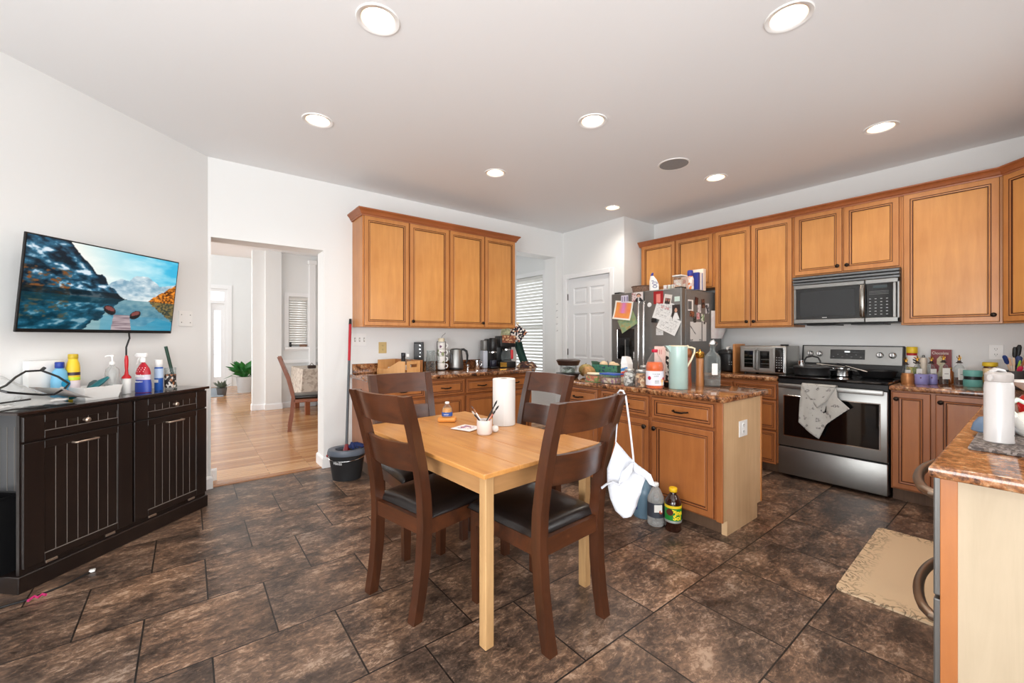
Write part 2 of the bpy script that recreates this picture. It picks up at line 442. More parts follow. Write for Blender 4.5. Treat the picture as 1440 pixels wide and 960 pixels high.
# beyond the openings
w = MB(); wall_seg(w, 'y', 8.38, 8.53, .874, 4.4, 0, CH, [(1.43, 1.745, 1.09, 2.0)]); struct(w, 'wall_dining', smooth=0)
w = MB(); w.box((1.06, 8.30, 0), (1.305, 8.38, CH), wall_m); struct(w, 'trim_1', smooth=0)
w = MB(); wall_seg(w, 'x', -2.7, -2.55, 4.3, 13.2, 0, 5.2, [(5.4, 8.6, .5, 2.5), (10.0, 12.4, 1.0, 4.4)]); struct(w, 'wall_hall_left', smooth=0)
w = MB(); wall_seg(w, 'x', 1.75, 1.9, 8.53, 13.05, 0, 5.2); struct(w, 'wall_foyer_right', smooth=0)
w = MB(); wall_seg(w, 'y', 12.9, 13.05, -2.6, 1.9, 0, 5.2, [(-.62, .8, 0, 2.5), (-.4, .8, 3.1, 4.6)][:1]); struct(w, 'wall_foyer', smooth=0)
w = MB(); wall_seg(w, 'x', 2.85, 2.95, 4.515, 8.38, 0, CH); struct(w, 'wall_morning_left', smooth=0)
w = MB(); wall_seg(w, 'x', 4.28, 4.43, 4.40, 9.0, 0, CH, [(4.70, 6.1, .62, 2.22)]); struct(w, 'wall_morning_right', smooth=0)
w = MB(); wall_seg(w, 'y', 6.6, 6.7, 2.95, 4.28, 0, CH, [(3.1, 4.1, .7, 2.2)]); struct(w, 'wall_morning_end', smooth=0)

# baseboards: (outward, z) profile
bp_ = [(0, 0), (.014, 0), (.014, .085), (.008, .1), (0, .105)]
def baseboard(name, path):
    m = MB(); m.sweep(bp_, path, trim_m); struct(m, name, smooth=0)
baseboard('baseboard_back', [(1.29, YB), (1.035, YB), (1.035, 4.515), (1.2, 4.515)][::-1])
baseboard('baseboard_left', [(.2, 4.515), (.15, 4.515), (.15, YB), (.13, YB), (-2.2, 1.955)][::-1])
baseboard('baseboard_dining', [(2.5, 8.38), (1.305, 8.38), (1.305, 8.30), (1.06, 8.30), (1.06, 8.38), (.874, 8.38), (.874, 8.53)][::-1])
baseboard('baseboard_passage', [(4.28, 4.515), (4.14, 4.515), (4.14, YB), (4.28, YB)])
m = MB(); m.box((1.305, 8.345, .80), (2.5, 8.38, .86), trim_m); m.box((1.36, 8.33, 1.04), (2.05, 8.38, 1.09), trim_m, .008); struct(m, 'trim_2', smooth=0)
m = MB(); m.box((1.76, 8.28, 0), (1.86, 8.38, 2.6), trim_m); m.box((1.74, 8.26, 2.6), (1.88, 8.38, 2.68), trim_m, .01); struct(m, 'trim_3', smooth=0)
m = MB(); m.box((.16, 4.30, -.004), (1.03, 4.345, .006), wood('threshold_oak', (140, 92, 56), (180, 126, 80), .4, (1, 10, 10)), .003); struct(m, 'trim_4', smooth=0)


def window(name, ax, c, a0, a1, z0, z1, out, mull=1, bars=1, t=.05):
    """frame set in the wall; out = +1/-1 side the daylight comes from"""
    fr = MB(); g = MB()
    def bx(mb, p, q, u, v, d0, d1, m):
        lo, hi = sorted((c + out * d0, c + out * d1))
        if ax == 'y': mb.box((p, lo, u), (q, hi, v), m)
        else: mb.box((lo, p, u), (hi, q, v), m)
    for p, q, u, v in ((a0, a0 + t, z0, z1), (a1 - t, a1, z0, z1), (a0 + t, a1 - t, z0, z0 + t), (a0 + t, a1 - t, z1 - t, z1)): bx(fr, p, q, u, v, .05, .12, trim_m)
    for k in range(1, mull + 1):
        p = a0 + (a1 - a0) * k / (mull + 1); bx(fr, p - t / 2, p + t / 2, z0 + t, z1 - t, .06, .11, trim_m)
    for k in range(1, bars + 1):
        zz = z0 + (z1 - z0) * k / (bars + 1); bx(fr, a0 + t, a1 - t, zz - t / 3, zz + t / 3, .065, .105, trim_m)
    # casing on the room side
    cw = .07
    for p, q, u, v in ((a0 - cw, a0, z0 - cw, z1 + cw), (a1, a1 + cw, z0 - cw, z1 + cw), (a0, a1, z1, z1 + cw), (a0, a1, z0 - cw, z0)): bx(fr, p, q, u, v, -.018, -.001, trim_m)
    bx(g, a0 + t, a1 - t, z0 + t, z1 - t, .083, .087, pane_m)
    o = struct(fr, name, smooth=0); g.build('window_glass', o, smooth=0)
    return o


window('window_1', 'x', -2.2, -1.6, 1.1, .0, 2.15, -1, 1, 0, .07)
window('window_2', 'y', -2.6, -1.75, 1.15, .45, 2.3, -1, 2, 1)
window('window_3', 'y', -.43, 2.35, 3.45, 1.12, 2.05, -1, 1, 0)
window('window_4', 'y', 8.38, 1.43, 1.745, 1.09, 2.0, 1, 0, 1, .025)
window('window_5', 'x', 4.28, 4.70, 6.1, .62, 2.22, 1, 0, 1)
window('added_window_hall', 'x', -2.55, 5.4, 8.6, .5, 2.5, -1, 2, 1)  # out of view, added to go with the hall fill lamp
window('added_window_foyer', 'x', -2.55, 10.0, 12.4, 1.0, 4.4, -1, 1, 1)  # invented opening out of view, lets the foyer fill lamp in
window('added_window_morning', 'y', 6.6, 3.1, 4.1, .7, 2.2, 1, 0, 1)  # unseen, put in so the morning room gets extra light
blind_m = pm('blind_slat', (214, 213, 208), .5)


def blind(name, ax, c, a0, a1, z0, z1, label, pitch=.05, tilt=38, w_=.05, tapes=()):
    s = thing(name, label, 'window blind', (0, 0, 0))
    h = MB(); sl = MB(); cd_ = MB(); br = MB()
    n = int((z1 - z0 - .06) / pitch)
    def M(z, a): return TR((c, 0, z)) @ Matrix.Rotation(a, 4, 'Y') if ax == 'x' else TR((0, c, z)) @ Matrix.Rotation(a, 4, 'X')
    for k in range(n):
        z = z1 - .07 - k * pitch
        if ax == 'x': sl.box((-w_ / 2, a0, -.0015), (w_ / 2, a1, .0015), blind_m, M=M(z, math.radians(tilt)))
        else: sl.box((a0, -w_ / 2, -.0015), (a1, w_ / 2, .0015), blind_m, M=M(z, math.radians(-tilt)))
    if ax == 'x':
        h.box((c - .03, a0 - .01, z1 - .05), (c + .03, a1 + .01, z1), blind_m, .004)
        br.box((c - .025, a0, z1 - .085 - n * pitch), (c + .025, a1, z1 - .065 - n * pitch), blind_m, .004)
        for tpos in tapes: cd_.tube([(c - w_ / 2 - .002, tpos, z1 - .05), (c - w_ / 2 - .002, tpos, z0)], .002, blind_m, 5)
    else:
        h.box((a0 - .01, c - .03, z1 - .05), (a1 + .01, c + .03, z1), blind_m, .004)
        br.box((a0, c - .025, z1 - .085 - n * pitch), (a1, c + .025, z1 - .065 - n * pitch), blind_m, .004)
        for tpos in tapes: cd_.tube([(tpos, c - w_ / 2 - .002, z1 - .05), (tpos, c - w_ / 2 - .002, z0)], .002, blind_m, 5)
    h.build('headrail', s, smooth=0); br.build('bottom_rail', s, smooth=0); sl.build('slats', s, smooth=0); cd_.build('cord', s, smooth=0)
    return s


blind('slatted_blind', 'x', 4.30, 4.71, 6.09, .62, 2.215, 'white slatted blind over the bright window beyond the passage by the pantry door', .05, 40, .05, (4.86, 5.4))
blind('slatted_blind', 'y', 8.40, 1.435, 1.74, 1.09, 1.995, 'cream slatted blind on the small window of the far dining room', .042, 38, .042, (1.5, 1.66))

# pantry door, six panels
door_m = pm('door_paint', (232, 233, 234), .42)
d = MB()
L_, H_ = .762, 2.085
# front skin facing -x; local: u along width (0 = hinge side, y 4.19 going down), z
def panel_face(mb, w_, h_, panels, m, stile_t=.035, rec=.010):
    xs = sorted(set([0, w_] + [p[0] for p in panels] + [p[1] for p in panels])); zs = sorted(set([0, h_] + [p[2] for p in panels] + [p[3] for p in panels]))
    def inside(a, b, c, e): return any(p[0] - 1e-6 <= a and b <= p[1] + 1e-6 and p[2] - 1e-6 <= c and e <= p[3] + 1e-6 for p in panels)
    for a, b in zip(xs, xs[1:]):
        for c, e in zip(zs, zs[1:]):
            if not inside(a, b, c, e): mb.quad([(a, 0, c), (b, 0, c), (b, 0, e), (a, 0, e)], m)
    for a, b, c, e in panels:
        lp = [(0, 0), (.014, rec), (.03, rec), (.045, rec * .35)]
        for (i0, d0), (i1, d1) in zip(lp, lp[1:]):
            A = [(a + i0, d0, c + i0), (b - i0, d0, c + i0), (b - i0, d0, e - i0), (a + i0, d0, e - i0)]
            B = [(a + i1, d1, c + i1), (b - i1, d1, c + i1), (b - i1, d1, e - i1), (a + i1, d1, e - i1)]
            for k in range(4): mb.quad([A[k], A[(k + 1) % 4], B[(k + 1) % 4], B[k]], m)
        i, dd = lp[-1]
        mb.quad([(a + i, dd, c + i), (b - i, dd, c + i), (b - i, dd, e - i), (a + i, dd, e - i)], m)
    mb.box((0, .012, 0), (w_, stile_t, h_), m)
    for q in ([(0, 0, 0), (0, .012, 0), (0, .012, h_), (0, 0, h_)], [(w_, 0, 0), (w_, .012, 0), (w_, .012, h_), (w_, 0, h_)], [(0, 0, h_), (w_, 0, h_), (w_, .012, h_), (0, .012, h_)]): mb.quad(q, m)
pl = [(a, a + .255, c, e) for a in (.105, .402) for c, e in ((.22, .83), (.97, 1.59), (1.71, 1.95))]
panel_face(d, L_, H_, pl, door_m)
dr = struct(d, 'door_1', loc=(4.300, 4.191, .006), rot=(0, 0, -PI / 2), smooth=0)
for z in (.25, 1.05, 1.83):
    h = MB(); h.tube([(-.004, -.006, z - .045), (-.004, -.006, z + .045)], .007, bronze, 8); h.build('door_hinge', dr, normals=True)
k = MB(); k.lathe([(.0, .0), (.026, 0), (.026, .006), (.01, .01), (.01, .03), (.026, .04), (.028, .055), (.018, .066), (0, .068)], chrome, M=TR((.70, 0, .93)) @ Matrix.Rotation(PI / 2, 4, 'X')); k.build('door_handle', dr)
c = MB(); cw = .062
for a, b, u, v in ((3.425 - cw, 3.425, 0, 2.095 + cw), (4.195, 4.195 + cw, 0, 2.095 + cw), (3.425, 4.195, 2.095, 2.095 + cw)): c.box((4.262, a, u), (4.2795, b, v), trim_m, .005)
struct(c, 'trim_5', smooth=0)

# foyer entry: sidelight, transom and door
e = MB(); e.box((-.62, 12.92, 0), (-.55, 13.02, 2.5), trim_m); e.box((.73, 12.92, 0), (.80, 13.02, 2.5), trim_m); e.box((.36, 12.92, 0), (.45, 13.02, 2.5), trim_m)
e.box((-.55, 12.92, 2.13), (.73, 13.02, 2.2), trim_m); e.box((-.55, 12.92, 2.43), (.73, 13.02, 2.5), trim_m)
for p in (.8,): e.box((p, 12.88, 0), (p + .09, 12.9, 2.6), trim_m, .004)
e.box((-.7, 12.88, 2.5), (.7995, 12.9, 2.6), trim_m, .004)
fd = struct(e, 'door_2', smooth=0)
g = MB(); g.box((.45, 12.96, .0), (.52, 12.99, 2.13), trim_m); g.box((.66, 12.96, 0), (.73, 12.99, 2.13), trim_m); g.box((.52, 12.96, 0), (.66, 12.99, .25), trim_m); g.box((.52, 12.96, 1.95), (.66, 12.99, 2.13), trim_m)
for z in (.82, 1.2, 1.58): g.box((.52, 12.965, z), (.66, 12.985, z + .015), trim_m)
g.build('sidelight_frame', fd, smooth=0)
g = MB(); g.box((.52, 12.973, .25), (.66, 12.977, 1.95), pane_m); g.box((-.55, 12.973, 2.2), (.73, 12.977, 2.43), pane_m); g.build('sidelight_glass', fd, smooth=0)
g = MB(); g.box((-.55, 12.95, .0), (.36, 12.995, 2.13), door_m); g.build('door_leaf', fd, smooth=0)
# ------------------------------------------------------------------ cabinets
def rect_loops(mb, w, h, loops, x0=0., z0=0.):
    """nested rectangles: (inset, y, material of the band leading to it)"""
    prev = None
    for ins, y, m in loops:
        r = [(x0 + ins, y, z0 + ins), (x0 + w - ins, y, z0 + ins), (x0 + w - ins, y, z0 + h - ins), (x0 + ins, y, z0 + h - ins)]
        if prev:
            for k in range(4): mb.quad([prev[k], prev[(k + 1) % 4], r[(k + 1) % 4], r[k]], m)
        prev = r
    mb.quad(prev, loops[-1][2])


def door_mesh(w, h, mf, mp, stile=.052, t=.02):
    mb = MB(); s = stile
    rect_loops(mb, w, h, [(0, 0, mf), (0, -t + .004, mf), (.002, -t + .001, glaze), (.006, -t, mf), (s - .014, -t, mf), (s - .0125, -t + .003, glaze), (s - .009, -t + .003, glaze), (s - .007, -t + .0005, mf),
                          (s, -t + .0015, mf), (s + .002, -t + .009, glaze), (s + .006, -t + .009, glaze), (s + .01, -t + .007, mp)])
    mb.quad([(0, 0, 0), (0, 0, h), (w, 0, h), (w, 0, 0)], mf)
    return mb


def knob_mesh():
    mb = MB(); mb.lathe([(.0, 0), (.008, 0), (.006, .012), (.008, .016), (.0165, .019), (.0165, .026), (.011, .031), (0, .032)], bronze, seg=16, M=Matrix.Rotation(PI / 2, 4, 'X')); return mb


def pull_mesh(L=.1):
    mb = MB(); a = L / 2
    mb.tube([(-a, 0, 0), (-a, -.02, 0), (-a + .012, -.027, 0), (-a * .5, -.031, -.004), (0, -.032, -.005), (a * .5, -.031, -.004), (a - .012, -.027, 0), (a, -.02, 0), (a, 0, 0)], [.006, .005, .005, .006, .007, .006, .005, .005, .006], bronze, 8)
    return mb


def cabinet(name, label, loc, rz, W_, D_, z0, z1, cols, base=False, group=None, toe=.0, drawer_h=.0, mats=None, stile=.052, filler=0., cat='cabinet', no_left=False):
    """cols: list of (x0, x1, kind, knob side); front of the face frame is local y=0, doors stand in front of it"""
    mf, mp = mats or (cabf, cab)
    t = thing(name, label, cat, loc, rz, group)
    c = MB()
    c.box((0, .0, z0 + toe), (W_, D_, z1), mf, .002, 1)
    if toe: c.box((.0, .07, 0), (W_, D_, z0 + toe), wood('toe_kick', (86, 62, 44), (116, 88, 66), .6))  # greyish toe kick wood, darkened to carry the shade of the recess
    c.build('carcass', t, smooth=0)
    for x0, x1, kind, side in cols:
        w = x1 - x0
        if kind == 'door':
            a, b = z0 + toe + .012, z1 - .012
            if drawer_h: b = z1 - .02 - drawer_h - .02
        elif kind == 'drawers':
            a = None
        if kind == 'door':
            d = door_mesh(w, b - a, mf, mp, stile).build('door', t, (x0, 0, a), smooth=0)
            if side:
                kx = w - .028 if side in 'Rr' else .028
                kz = (.05 if not base else b - a - .05)
                knob_mesh().build('knob', d, (kx, -.02, kz))
            if drawer_h:
                dd = door_mesh(w, drawer_h, mf, mp, .034).build('drawer', t, (x0, 0, z1 - .02 - drawer_h), smooth=0)
                pull_mesh().build('pull', dd, (w / 2, -.02, drawer_h / 2))
        else:
            hs = [.15, .285, .315]; z = z1 - .02
            for q in hs:
                z -= q
                dd = door_mesh(w, q - .012, mf, mp, .034).build('drawer', t, (x0, 0, z), smooth=0)
                pull_mesh().build('pull', dd, (w / 2, -.02, q / 2))
    return t


crown_prof = [(0, 0), (.012, 0), (.014, .012), (.022, .018), (.028, .034), (.044, .052), (.05, .056), (.05, .068), (0, .068)]
# -- left wall cabinets (two 36-inch boxes)
UZ0, UZ1 = 1.365, 2.435
cabinet('wall_cabinet', 'maple wall cabinet above the wooden caddy and mug stack, nearer the doorway', (1.305, 3.98, 0), 0, .93, .305, UZ0, UZ1, [(.012, .462, 'door', ''), (.472, .922, 'door', 'l')], group=None)
cabinet('wall_cabinet', 'maple wall cabinet above the kettle and coffee makers, nearer the blinds', (2.235, 3.98, 0), 0, .92, .305, UZ0, UZ1, [(.008, .455, 'door', 'r'), (.465, .908, 'door', '')])
m = MB(); m.sweep([(u, UZ1 - .012 + z) for u, z in crown_prof], [(1.305, 4.285), (1.305, 3.975), (3.155, 3.975), (3.155, 4.285)][::1], crown_m)
o = m.build('crown_moulding', smooth=30)
tag(o, 'reddish brown crown moulding along the top of the left pair of wall cabinets', 'moulding')

# -- range wall cabinets
RX = -PI / 2
XF = 4.61
def rloc(y, z=0): return (XF, y, z)
cabinet('wall_cabinet', 'short maple wall cabinet above the refrigerator', rloc(3.19), RX, .95, .31, 1.82, 2.43, [(.025, .478, 'door', 'r'), (.492, .93, 'door', 'l')])
cabinet('wall_cabinet', 'tall two-door maple wall cabinet above the toaster oven', rloc(2.24), RX, .76, .31, 1.365, 2.43, [(.012, .373, 'door', 'r'), (.385, .75, 'door', 'l')])
cabinet('wall_cabinet', 'two-door maple wall cabinet above the microwave', rloc(1.48), RX, .765, .31, 1.84, 2.43, [(.012, .378, 'door', 'r'), (.39, .755, 'door', 'l')])
cabinet('wall_cabinet', 'wide single-door maple wall cabinet right of the microwave', rloc(.715), RX, .54, .31, 1.365, 2.43, [(.016, .525, 'door', 'r')])
# diagonal corner cabinet
t = thing('corner_wall_cabinet', 'diagonal maple corner cabinet at the right edge, beside the wide one', 'cabinet', (4.61, .172, 0), -PI / 2 - PI / 4)
c = MB(); s_ = .31
c.prism([(0, 0), (.43, 0), (.43 + .21, .21), (.21, .65), (-.21, .21)], 1.365, 2.43, cabf)
c.build('carcass', t, smooth=0)
d = door_mesh(.40, 2.43 - 1.365 - .024, cabf, cab).build('door', t, (.015, 0, 1.377), smooth=0); knob_mesh().build('knob', d, (.37, -.02, .05))
m = MB(); m.sweep([(u, 2.418 + z * .9) for u, z in crown_prof], [(4.9, 3.195), (4.605, 3.195), (4.605, .175), (4.605 - .304, .175 - .304), (3.98, -.129)][:5], crown_m)
o = m.build('crown_moulding', smooth=30); tag(o, 'reddish brown crown moulding along the top of the range wall cabinets', 'moulding')

# -- base units
CT = .895; CB = .857
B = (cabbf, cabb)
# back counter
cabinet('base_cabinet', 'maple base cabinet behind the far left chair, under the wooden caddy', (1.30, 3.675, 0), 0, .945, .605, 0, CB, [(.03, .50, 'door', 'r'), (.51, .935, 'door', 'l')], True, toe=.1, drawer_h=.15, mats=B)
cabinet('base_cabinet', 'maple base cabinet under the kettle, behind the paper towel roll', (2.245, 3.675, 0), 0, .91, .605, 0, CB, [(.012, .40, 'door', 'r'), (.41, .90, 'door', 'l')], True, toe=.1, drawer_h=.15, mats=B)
def slab(name, poly, label, z0=CB, z1=CT):
    """stone top with a softly rounded edge"""
    m = MB(); t = bmesh.new(); vs = [t.verts.new((x, y, z0)) for x, y in poly]; fc = t.faces.new(vs)
    ex = bmesh.ops.extrude_face_region(t, geom=[fc]); bmesh.ops.translate(t, verts=[v for v in ex['geom'] if isinstance(v, bmesh.types.BMVert)], vec=(0, 0, z1 - z0))
    es = [e_ for e_ in t.edges if abs(e_.verts[0].co.z - e_.verts[1].co.z) < 1e-5]
    bmesh.ops.bevel(t, geom=es, offset=.011, segments=3, affect='EDGES', profile=.5)
    m._take(t, gran)
    o = m.build(name, smooth=50); return tag(o, label, 'countertop')
slab('countertop', [(1.275, 3.635), (3.175, 3.635), (3.42, 3.88), (3.42, 4.283), (1.275, 4.283)], 'brown granite countertop along the back wall, under the kettle and coffee makers')
m = MB(); m.box((1.30, 4.263, CT), (3.17, 4.284, CT + .1), gran, .003); o = m.build('backsplash', smooth=0); tag(o, 'low granite backsplash strip behind the kettle and mug stack', 'backsplash')
# island: fronts face -x, end panel faces -y
iy0 = 1.235
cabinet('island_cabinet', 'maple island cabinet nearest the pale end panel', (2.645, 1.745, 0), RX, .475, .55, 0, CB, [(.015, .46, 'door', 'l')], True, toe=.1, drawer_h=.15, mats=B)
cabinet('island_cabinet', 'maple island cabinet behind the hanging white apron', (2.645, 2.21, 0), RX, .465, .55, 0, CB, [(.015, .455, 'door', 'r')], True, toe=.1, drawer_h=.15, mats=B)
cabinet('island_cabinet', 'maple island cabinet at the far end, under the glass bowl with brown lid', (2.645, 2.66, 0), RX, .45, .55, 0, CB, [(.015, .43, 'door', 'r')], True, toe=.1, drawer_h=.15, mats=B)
m = MB(); m.prism([(2.635, .1), (2.70, .1), (2.70, 0), (3.15, 0), (3.15, .1), (3.21, .1), (3.21, CB), (2.635, CB)], 1.235, 1.2695, pale, axis='y')
m.box((2.628, 1.228, .1), (2.64, 1.2695, CB), cabbf, .003); m.box((3.205, 1.23, .1), (3.222, 1.2695, CB), cabf, .003)
o = m.build('end_panel', smooth=0); tag(o, 'pale maple end panel of the island, carrying a white outlet', 'panel')
slab('countertop', [(2.595, 1.20), (3.25, 1.20), (3.25, 2.80), (2.595, 2.80)], 'brown granite countertop on the island, crowded with jars and bottles')
# range wall base, left of range
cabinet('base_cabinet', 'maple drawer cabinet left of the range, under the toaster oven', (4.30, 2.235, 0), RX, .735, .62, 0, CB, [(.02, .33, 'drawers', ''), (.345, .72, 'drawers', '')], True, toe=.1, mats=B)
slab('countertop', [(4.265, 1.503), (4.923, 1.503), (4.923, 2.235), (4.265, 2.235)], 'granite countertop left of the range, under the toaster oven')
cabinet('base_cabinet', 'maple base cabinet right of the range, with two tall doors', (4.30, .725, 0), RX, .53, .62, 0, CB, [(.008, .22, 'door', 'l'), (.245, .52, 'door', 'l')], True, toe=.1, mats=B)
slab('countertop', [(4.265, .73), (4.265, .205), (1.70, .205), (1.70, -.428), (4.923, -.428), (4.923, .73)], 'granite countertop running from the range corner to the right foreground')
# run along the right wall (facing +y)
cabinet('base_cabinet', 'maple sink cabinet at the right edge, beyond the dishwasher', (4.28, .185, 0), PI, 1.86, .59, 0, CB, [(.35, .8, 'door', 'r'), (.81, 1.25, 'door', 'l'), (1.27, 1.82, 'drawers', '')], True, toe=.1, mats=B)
m = MB(); m.box((1.745, -.428, 0), (1.79, .150, CB), bleached); m.box((1.742, .150, 0), (1.79, .186, CB), cabb, .002)
o = m.build('end_panel', smooth=0); tag(o, 'pale bleached maple end panel in the right foreground under the granite corner', 'panel')
# dishwasher
t = thing('dishwasher', 'two-drawer steel dishwasher with bowed handles behind the right foreground end panel', 'dishwasher', (2.415, .18, 0), PI)
m = MB(); m.box((.005, .0, .1), (.62, .57, CB - .005), blackp); m.build('tub', t, smooth=0)
for z0, z1 in ((.11, .47), (.48, .85)):
    m = MB(); m.box((.005, -.026, z0), (.62, 0, z1), slate_st, .004); d = m.build('drawer', t, smooth=0)
    m = MB(); a = [.03 + .565 * k / 14 for k in range(15)]
    m.tube([(.03, -.02, z1 - .07)] + [(x, -.03 - .062 * math.sin(PI * (x - .03) / .565) ** .6, z1 - .07) for x in a] + [(.595, -.02, z1 - .07)], .0145, pm('warm_steel', (150, 132, 116), .3, .9), 10); m.build('handle', d)

# ------------------------------------------------------------------ dining table and chairs
TZ = .728
t = thing('dining_table', 'square-edged pine dining table between the four dark chairs', 'table', (1.247, 1.962, 0), math.radians(3.6))
tw, tl = .755, 1.20
for k in range(4):
    a = -tw / 2 + k * tw / 4
    m = MB(); m.box((a + .0006, -tl / 2, TZ - .02), (a + tw / 4 - .0006, tl / 2, TZ), pine, .003, 2); m.build('top_board', t, smooth=0)
for sx in (-1, 1):
    for sy in (-1, 1):
        m = MB(); x = sx * (tw / 2 - .038); y = sy * (tl / 2 - .038); m.box((x, y, 0), (x - sx * .044, y - sy * .044, TZ - .02), pine_l, .004, 2); m.build('leg', t, smooth=0)
for sx in (-1, 1):
    m = MB(); x = sx * (tw / 2 - .046); m.box((x, -tl / 2 + .083, TZ - .11), (x - sx * .02, tl / 2 - .083, TZ - .02), wood('pine_apron', (150, 108, 64), (190, 142, 92), .5, (12, 1.1, 12))); m.build('apron', t, smooth=0)
for sy in (-1, 1):
    m = MB(); y = sy * (tl / 2 - .046); m.box((-tw / 2 + .083, y, TZ - .11), (tw / 2 - .083, y - sy * .02, TZ - .02), wood('pine_apron_end', (150, 108, 64), (190, 142, 92), .5, (1.1, 12, 12))); m.build('apron', t, smooth=0)

prof_y = [(0, -.035), (.12, -.012), (.25, .004), (.42, .012), (.55, .004), (.7, -.022), (.85, -.058), (1.012, -.107)]
def yat(z):
    for (z0, y0), (z1, y1) in zip(prof_y, prof_y[1:]):
        if z <= z1: return y0 + (y1 - y0) * (z - z0) / (z1 - z0)
    return prof_y[-1][1]


def make_chair(label, loc, az):
    """local: faces +y, back posts near y=0; az = rotation of the facing direction from +y"""
    t = thing('dining_chair', label, 'chair', loc, az)
    hwz = lambda z: .199 + .026 * z
    for s in (-1, 1):
        m = MB(); th = .046; n = 20; pr = []; bk = []
        for k in range(n + 1):
            z = 1.012 * k / n; y = yat(z); hh = .026 - .006 * abs(z - .45) * 1.2
            pr.append((y + hh, z)); bk.append((y - hh, z))
        m.prism(pr + bk[::-1], s * .2, s * (.2 - th), chair_w, axis='x')
        for v in m.bm.verts: v.co.x += s * (hwz(v.co.z) - .2)
        m.build('back_post', t, smooth=30)
        m = MB(); x = s * .215
        T = [(x, .44, 0), (x, .44, .44)]
        a = .019; b = .024
        t2 = bmesh.new(); V = []
        for z, r in ((0, a), (.3, b), (.44, b)):
            V.append([t2.verts.new((x - s * .024 + q[0] * r, .425 + q[1] * r, z)) for q in ((-1, -1), (1, -1), (1, 1), (-1, 1))])
        for A, Bq in zip(V, V[1:]):
            for k in range(4): t2.faces.new([A[k], A[(k + 1) % 4], Bq[(k + 1) % 4], Bq[k]])
        t2.faces.new(V[0][::-1]); t2.faces.new(V[-1]); m._take(t2, chair_w); m.build('leg', t, smooth=0)
    for z0, z1 in ((.663, .793), (.882, 1.012)):
        m = MB(); n = 14; th = .02
        def bow(u): return -.035 * (1 - (2 * u - 1) ** 2)
        fr = []; bk = []
        V = []
        for k in range(n + 1):
            u = k / n
            ring = []
            for zz, dy in ((z0, -th / 2), (z0, th / 2), (z1, th / 2), (z1, -th / 2)): ring.append(m.bm.verts.new(((2 * u - 1) * (hwz(zz) - .04), yat(zz) + bow(u) + dy + .004, zz)))
            V.append(ring)
        i = m.mi(chair_r)
        for A, Bq in zip(V, V[1:]):
            for k in range(4): f_ = m.bm.faces.new([A[k], A[(k + 1) % 4], Bq[(k + 1) % 4], Bq[k]]); f_.material_index = i
        for R in (V[0], V[-1]): f_ = m.bm.faces.new(R); f_.material_index = i
        m.build('back_rail', t, smooth=40)
    m = MB()
    m.box((-.175, -.006, .375), (.175, .018, .445), chair_r); m.box((-.195, .42, .375), (.195, .446, .445), chair_r)
    for s in (-1, 1):
        m.prism([(s * .203, .01), (s * .216, .42), (s * .192, .42), (s * .18, .01)], .375, .445, chair_r)
    m.build('seat_frame', t, smooth=0)
    m = MB(); N_ = 18
    def top(u, v):
        a, b = 2 * u - 1, 2 * v - 1
        hw_ = .205 + .02 * v; x = a * hw_; y = .02 + v * .445
        e_ = (1 - abs(a) ** 6) * (1 - abs(b) ** 6); ed = max(abs(a), abs(b))
        r = .5 + .5 * math.copysign(1, 1)
        z = .447 + .036 * max(0, 1 - abs(a) ** 12) ** .5 * max(0, 1 - abs(b) ** 12) ** .5 + .016 * max(0, 1 - a * a) * max(0, 1 - b * b)
        return (x, y, z)
    wp = lambda q: .5 + .5 * math.copysign(abs(2 * q - 1) ** .45, 2 * q - 1)
    m.grid(26, 26, lambda u, v: top(wp(u), wp(v)), leather)
    def bot(u, v):
        p = top(u, v); return (p[0], p[1], .444)
    m.grid(2, 2, bot, leather)
    m.build('seat', t, smooth=60, normals=False)
    return t


make_chair('dark wood chair nearest the camera at the right, with white apron strap over its back', (1.312, 1.258, 0), math.radians(3.5))
make_chair('dark wood chair at the left side of the pine table, back towards the black cabinet', (.79, 1.895, 0), math.radians(-90 + 12))
make_chair('dark wood chair at the far end of the pine table, back to the granite counter', (1.17, 2.66, 0), math.radians(180 + 0))
make_chair('dark wood chair at the far right of the pine table, back to the island', (1.885, 2.125, 0), math.radians(90))
# ------------------------------------------------------------------ recessed lights and ceiling speaker
lamp_glow, _nt, _b = _new('lamp_bulb'); _b.inputs['Base Color'].default_value = (1, .95, .85, 1); _b.inputs['Emission Color'].default_value = (1, .90, .76, 1); _b.inputs['Emission Strength'].default_value = 9
can_m = pm('can_reflector', (236, 206, 176), .35)
LAMPS = [(.71, 1.94), (2.225, .735), (.71, 3.10), (2.22, 1.93), (2.22, 3.09), (3.92, .715), (3.925, 1.90), (3.89, 3.08)]
LNAME = ['recessed ceiling light, large, at the top left of the view', 'recessed ceiling light, large, at the top right of the view', 'recessed ceiling light above the doorway to the wood floor hall', 'recessed ceiling light above the pine table, nearest the speaker grille on its left',
         'recessed ceiling light in front of the left wall cabinets', 'recessed ceiling light above the range, rightmost near the wide cabinet', 'recessed ceiling light right beside the speaker grille, before the toaster oven cabinet', 'recessed ceiling light smallest and farthest, near the pantry corner']
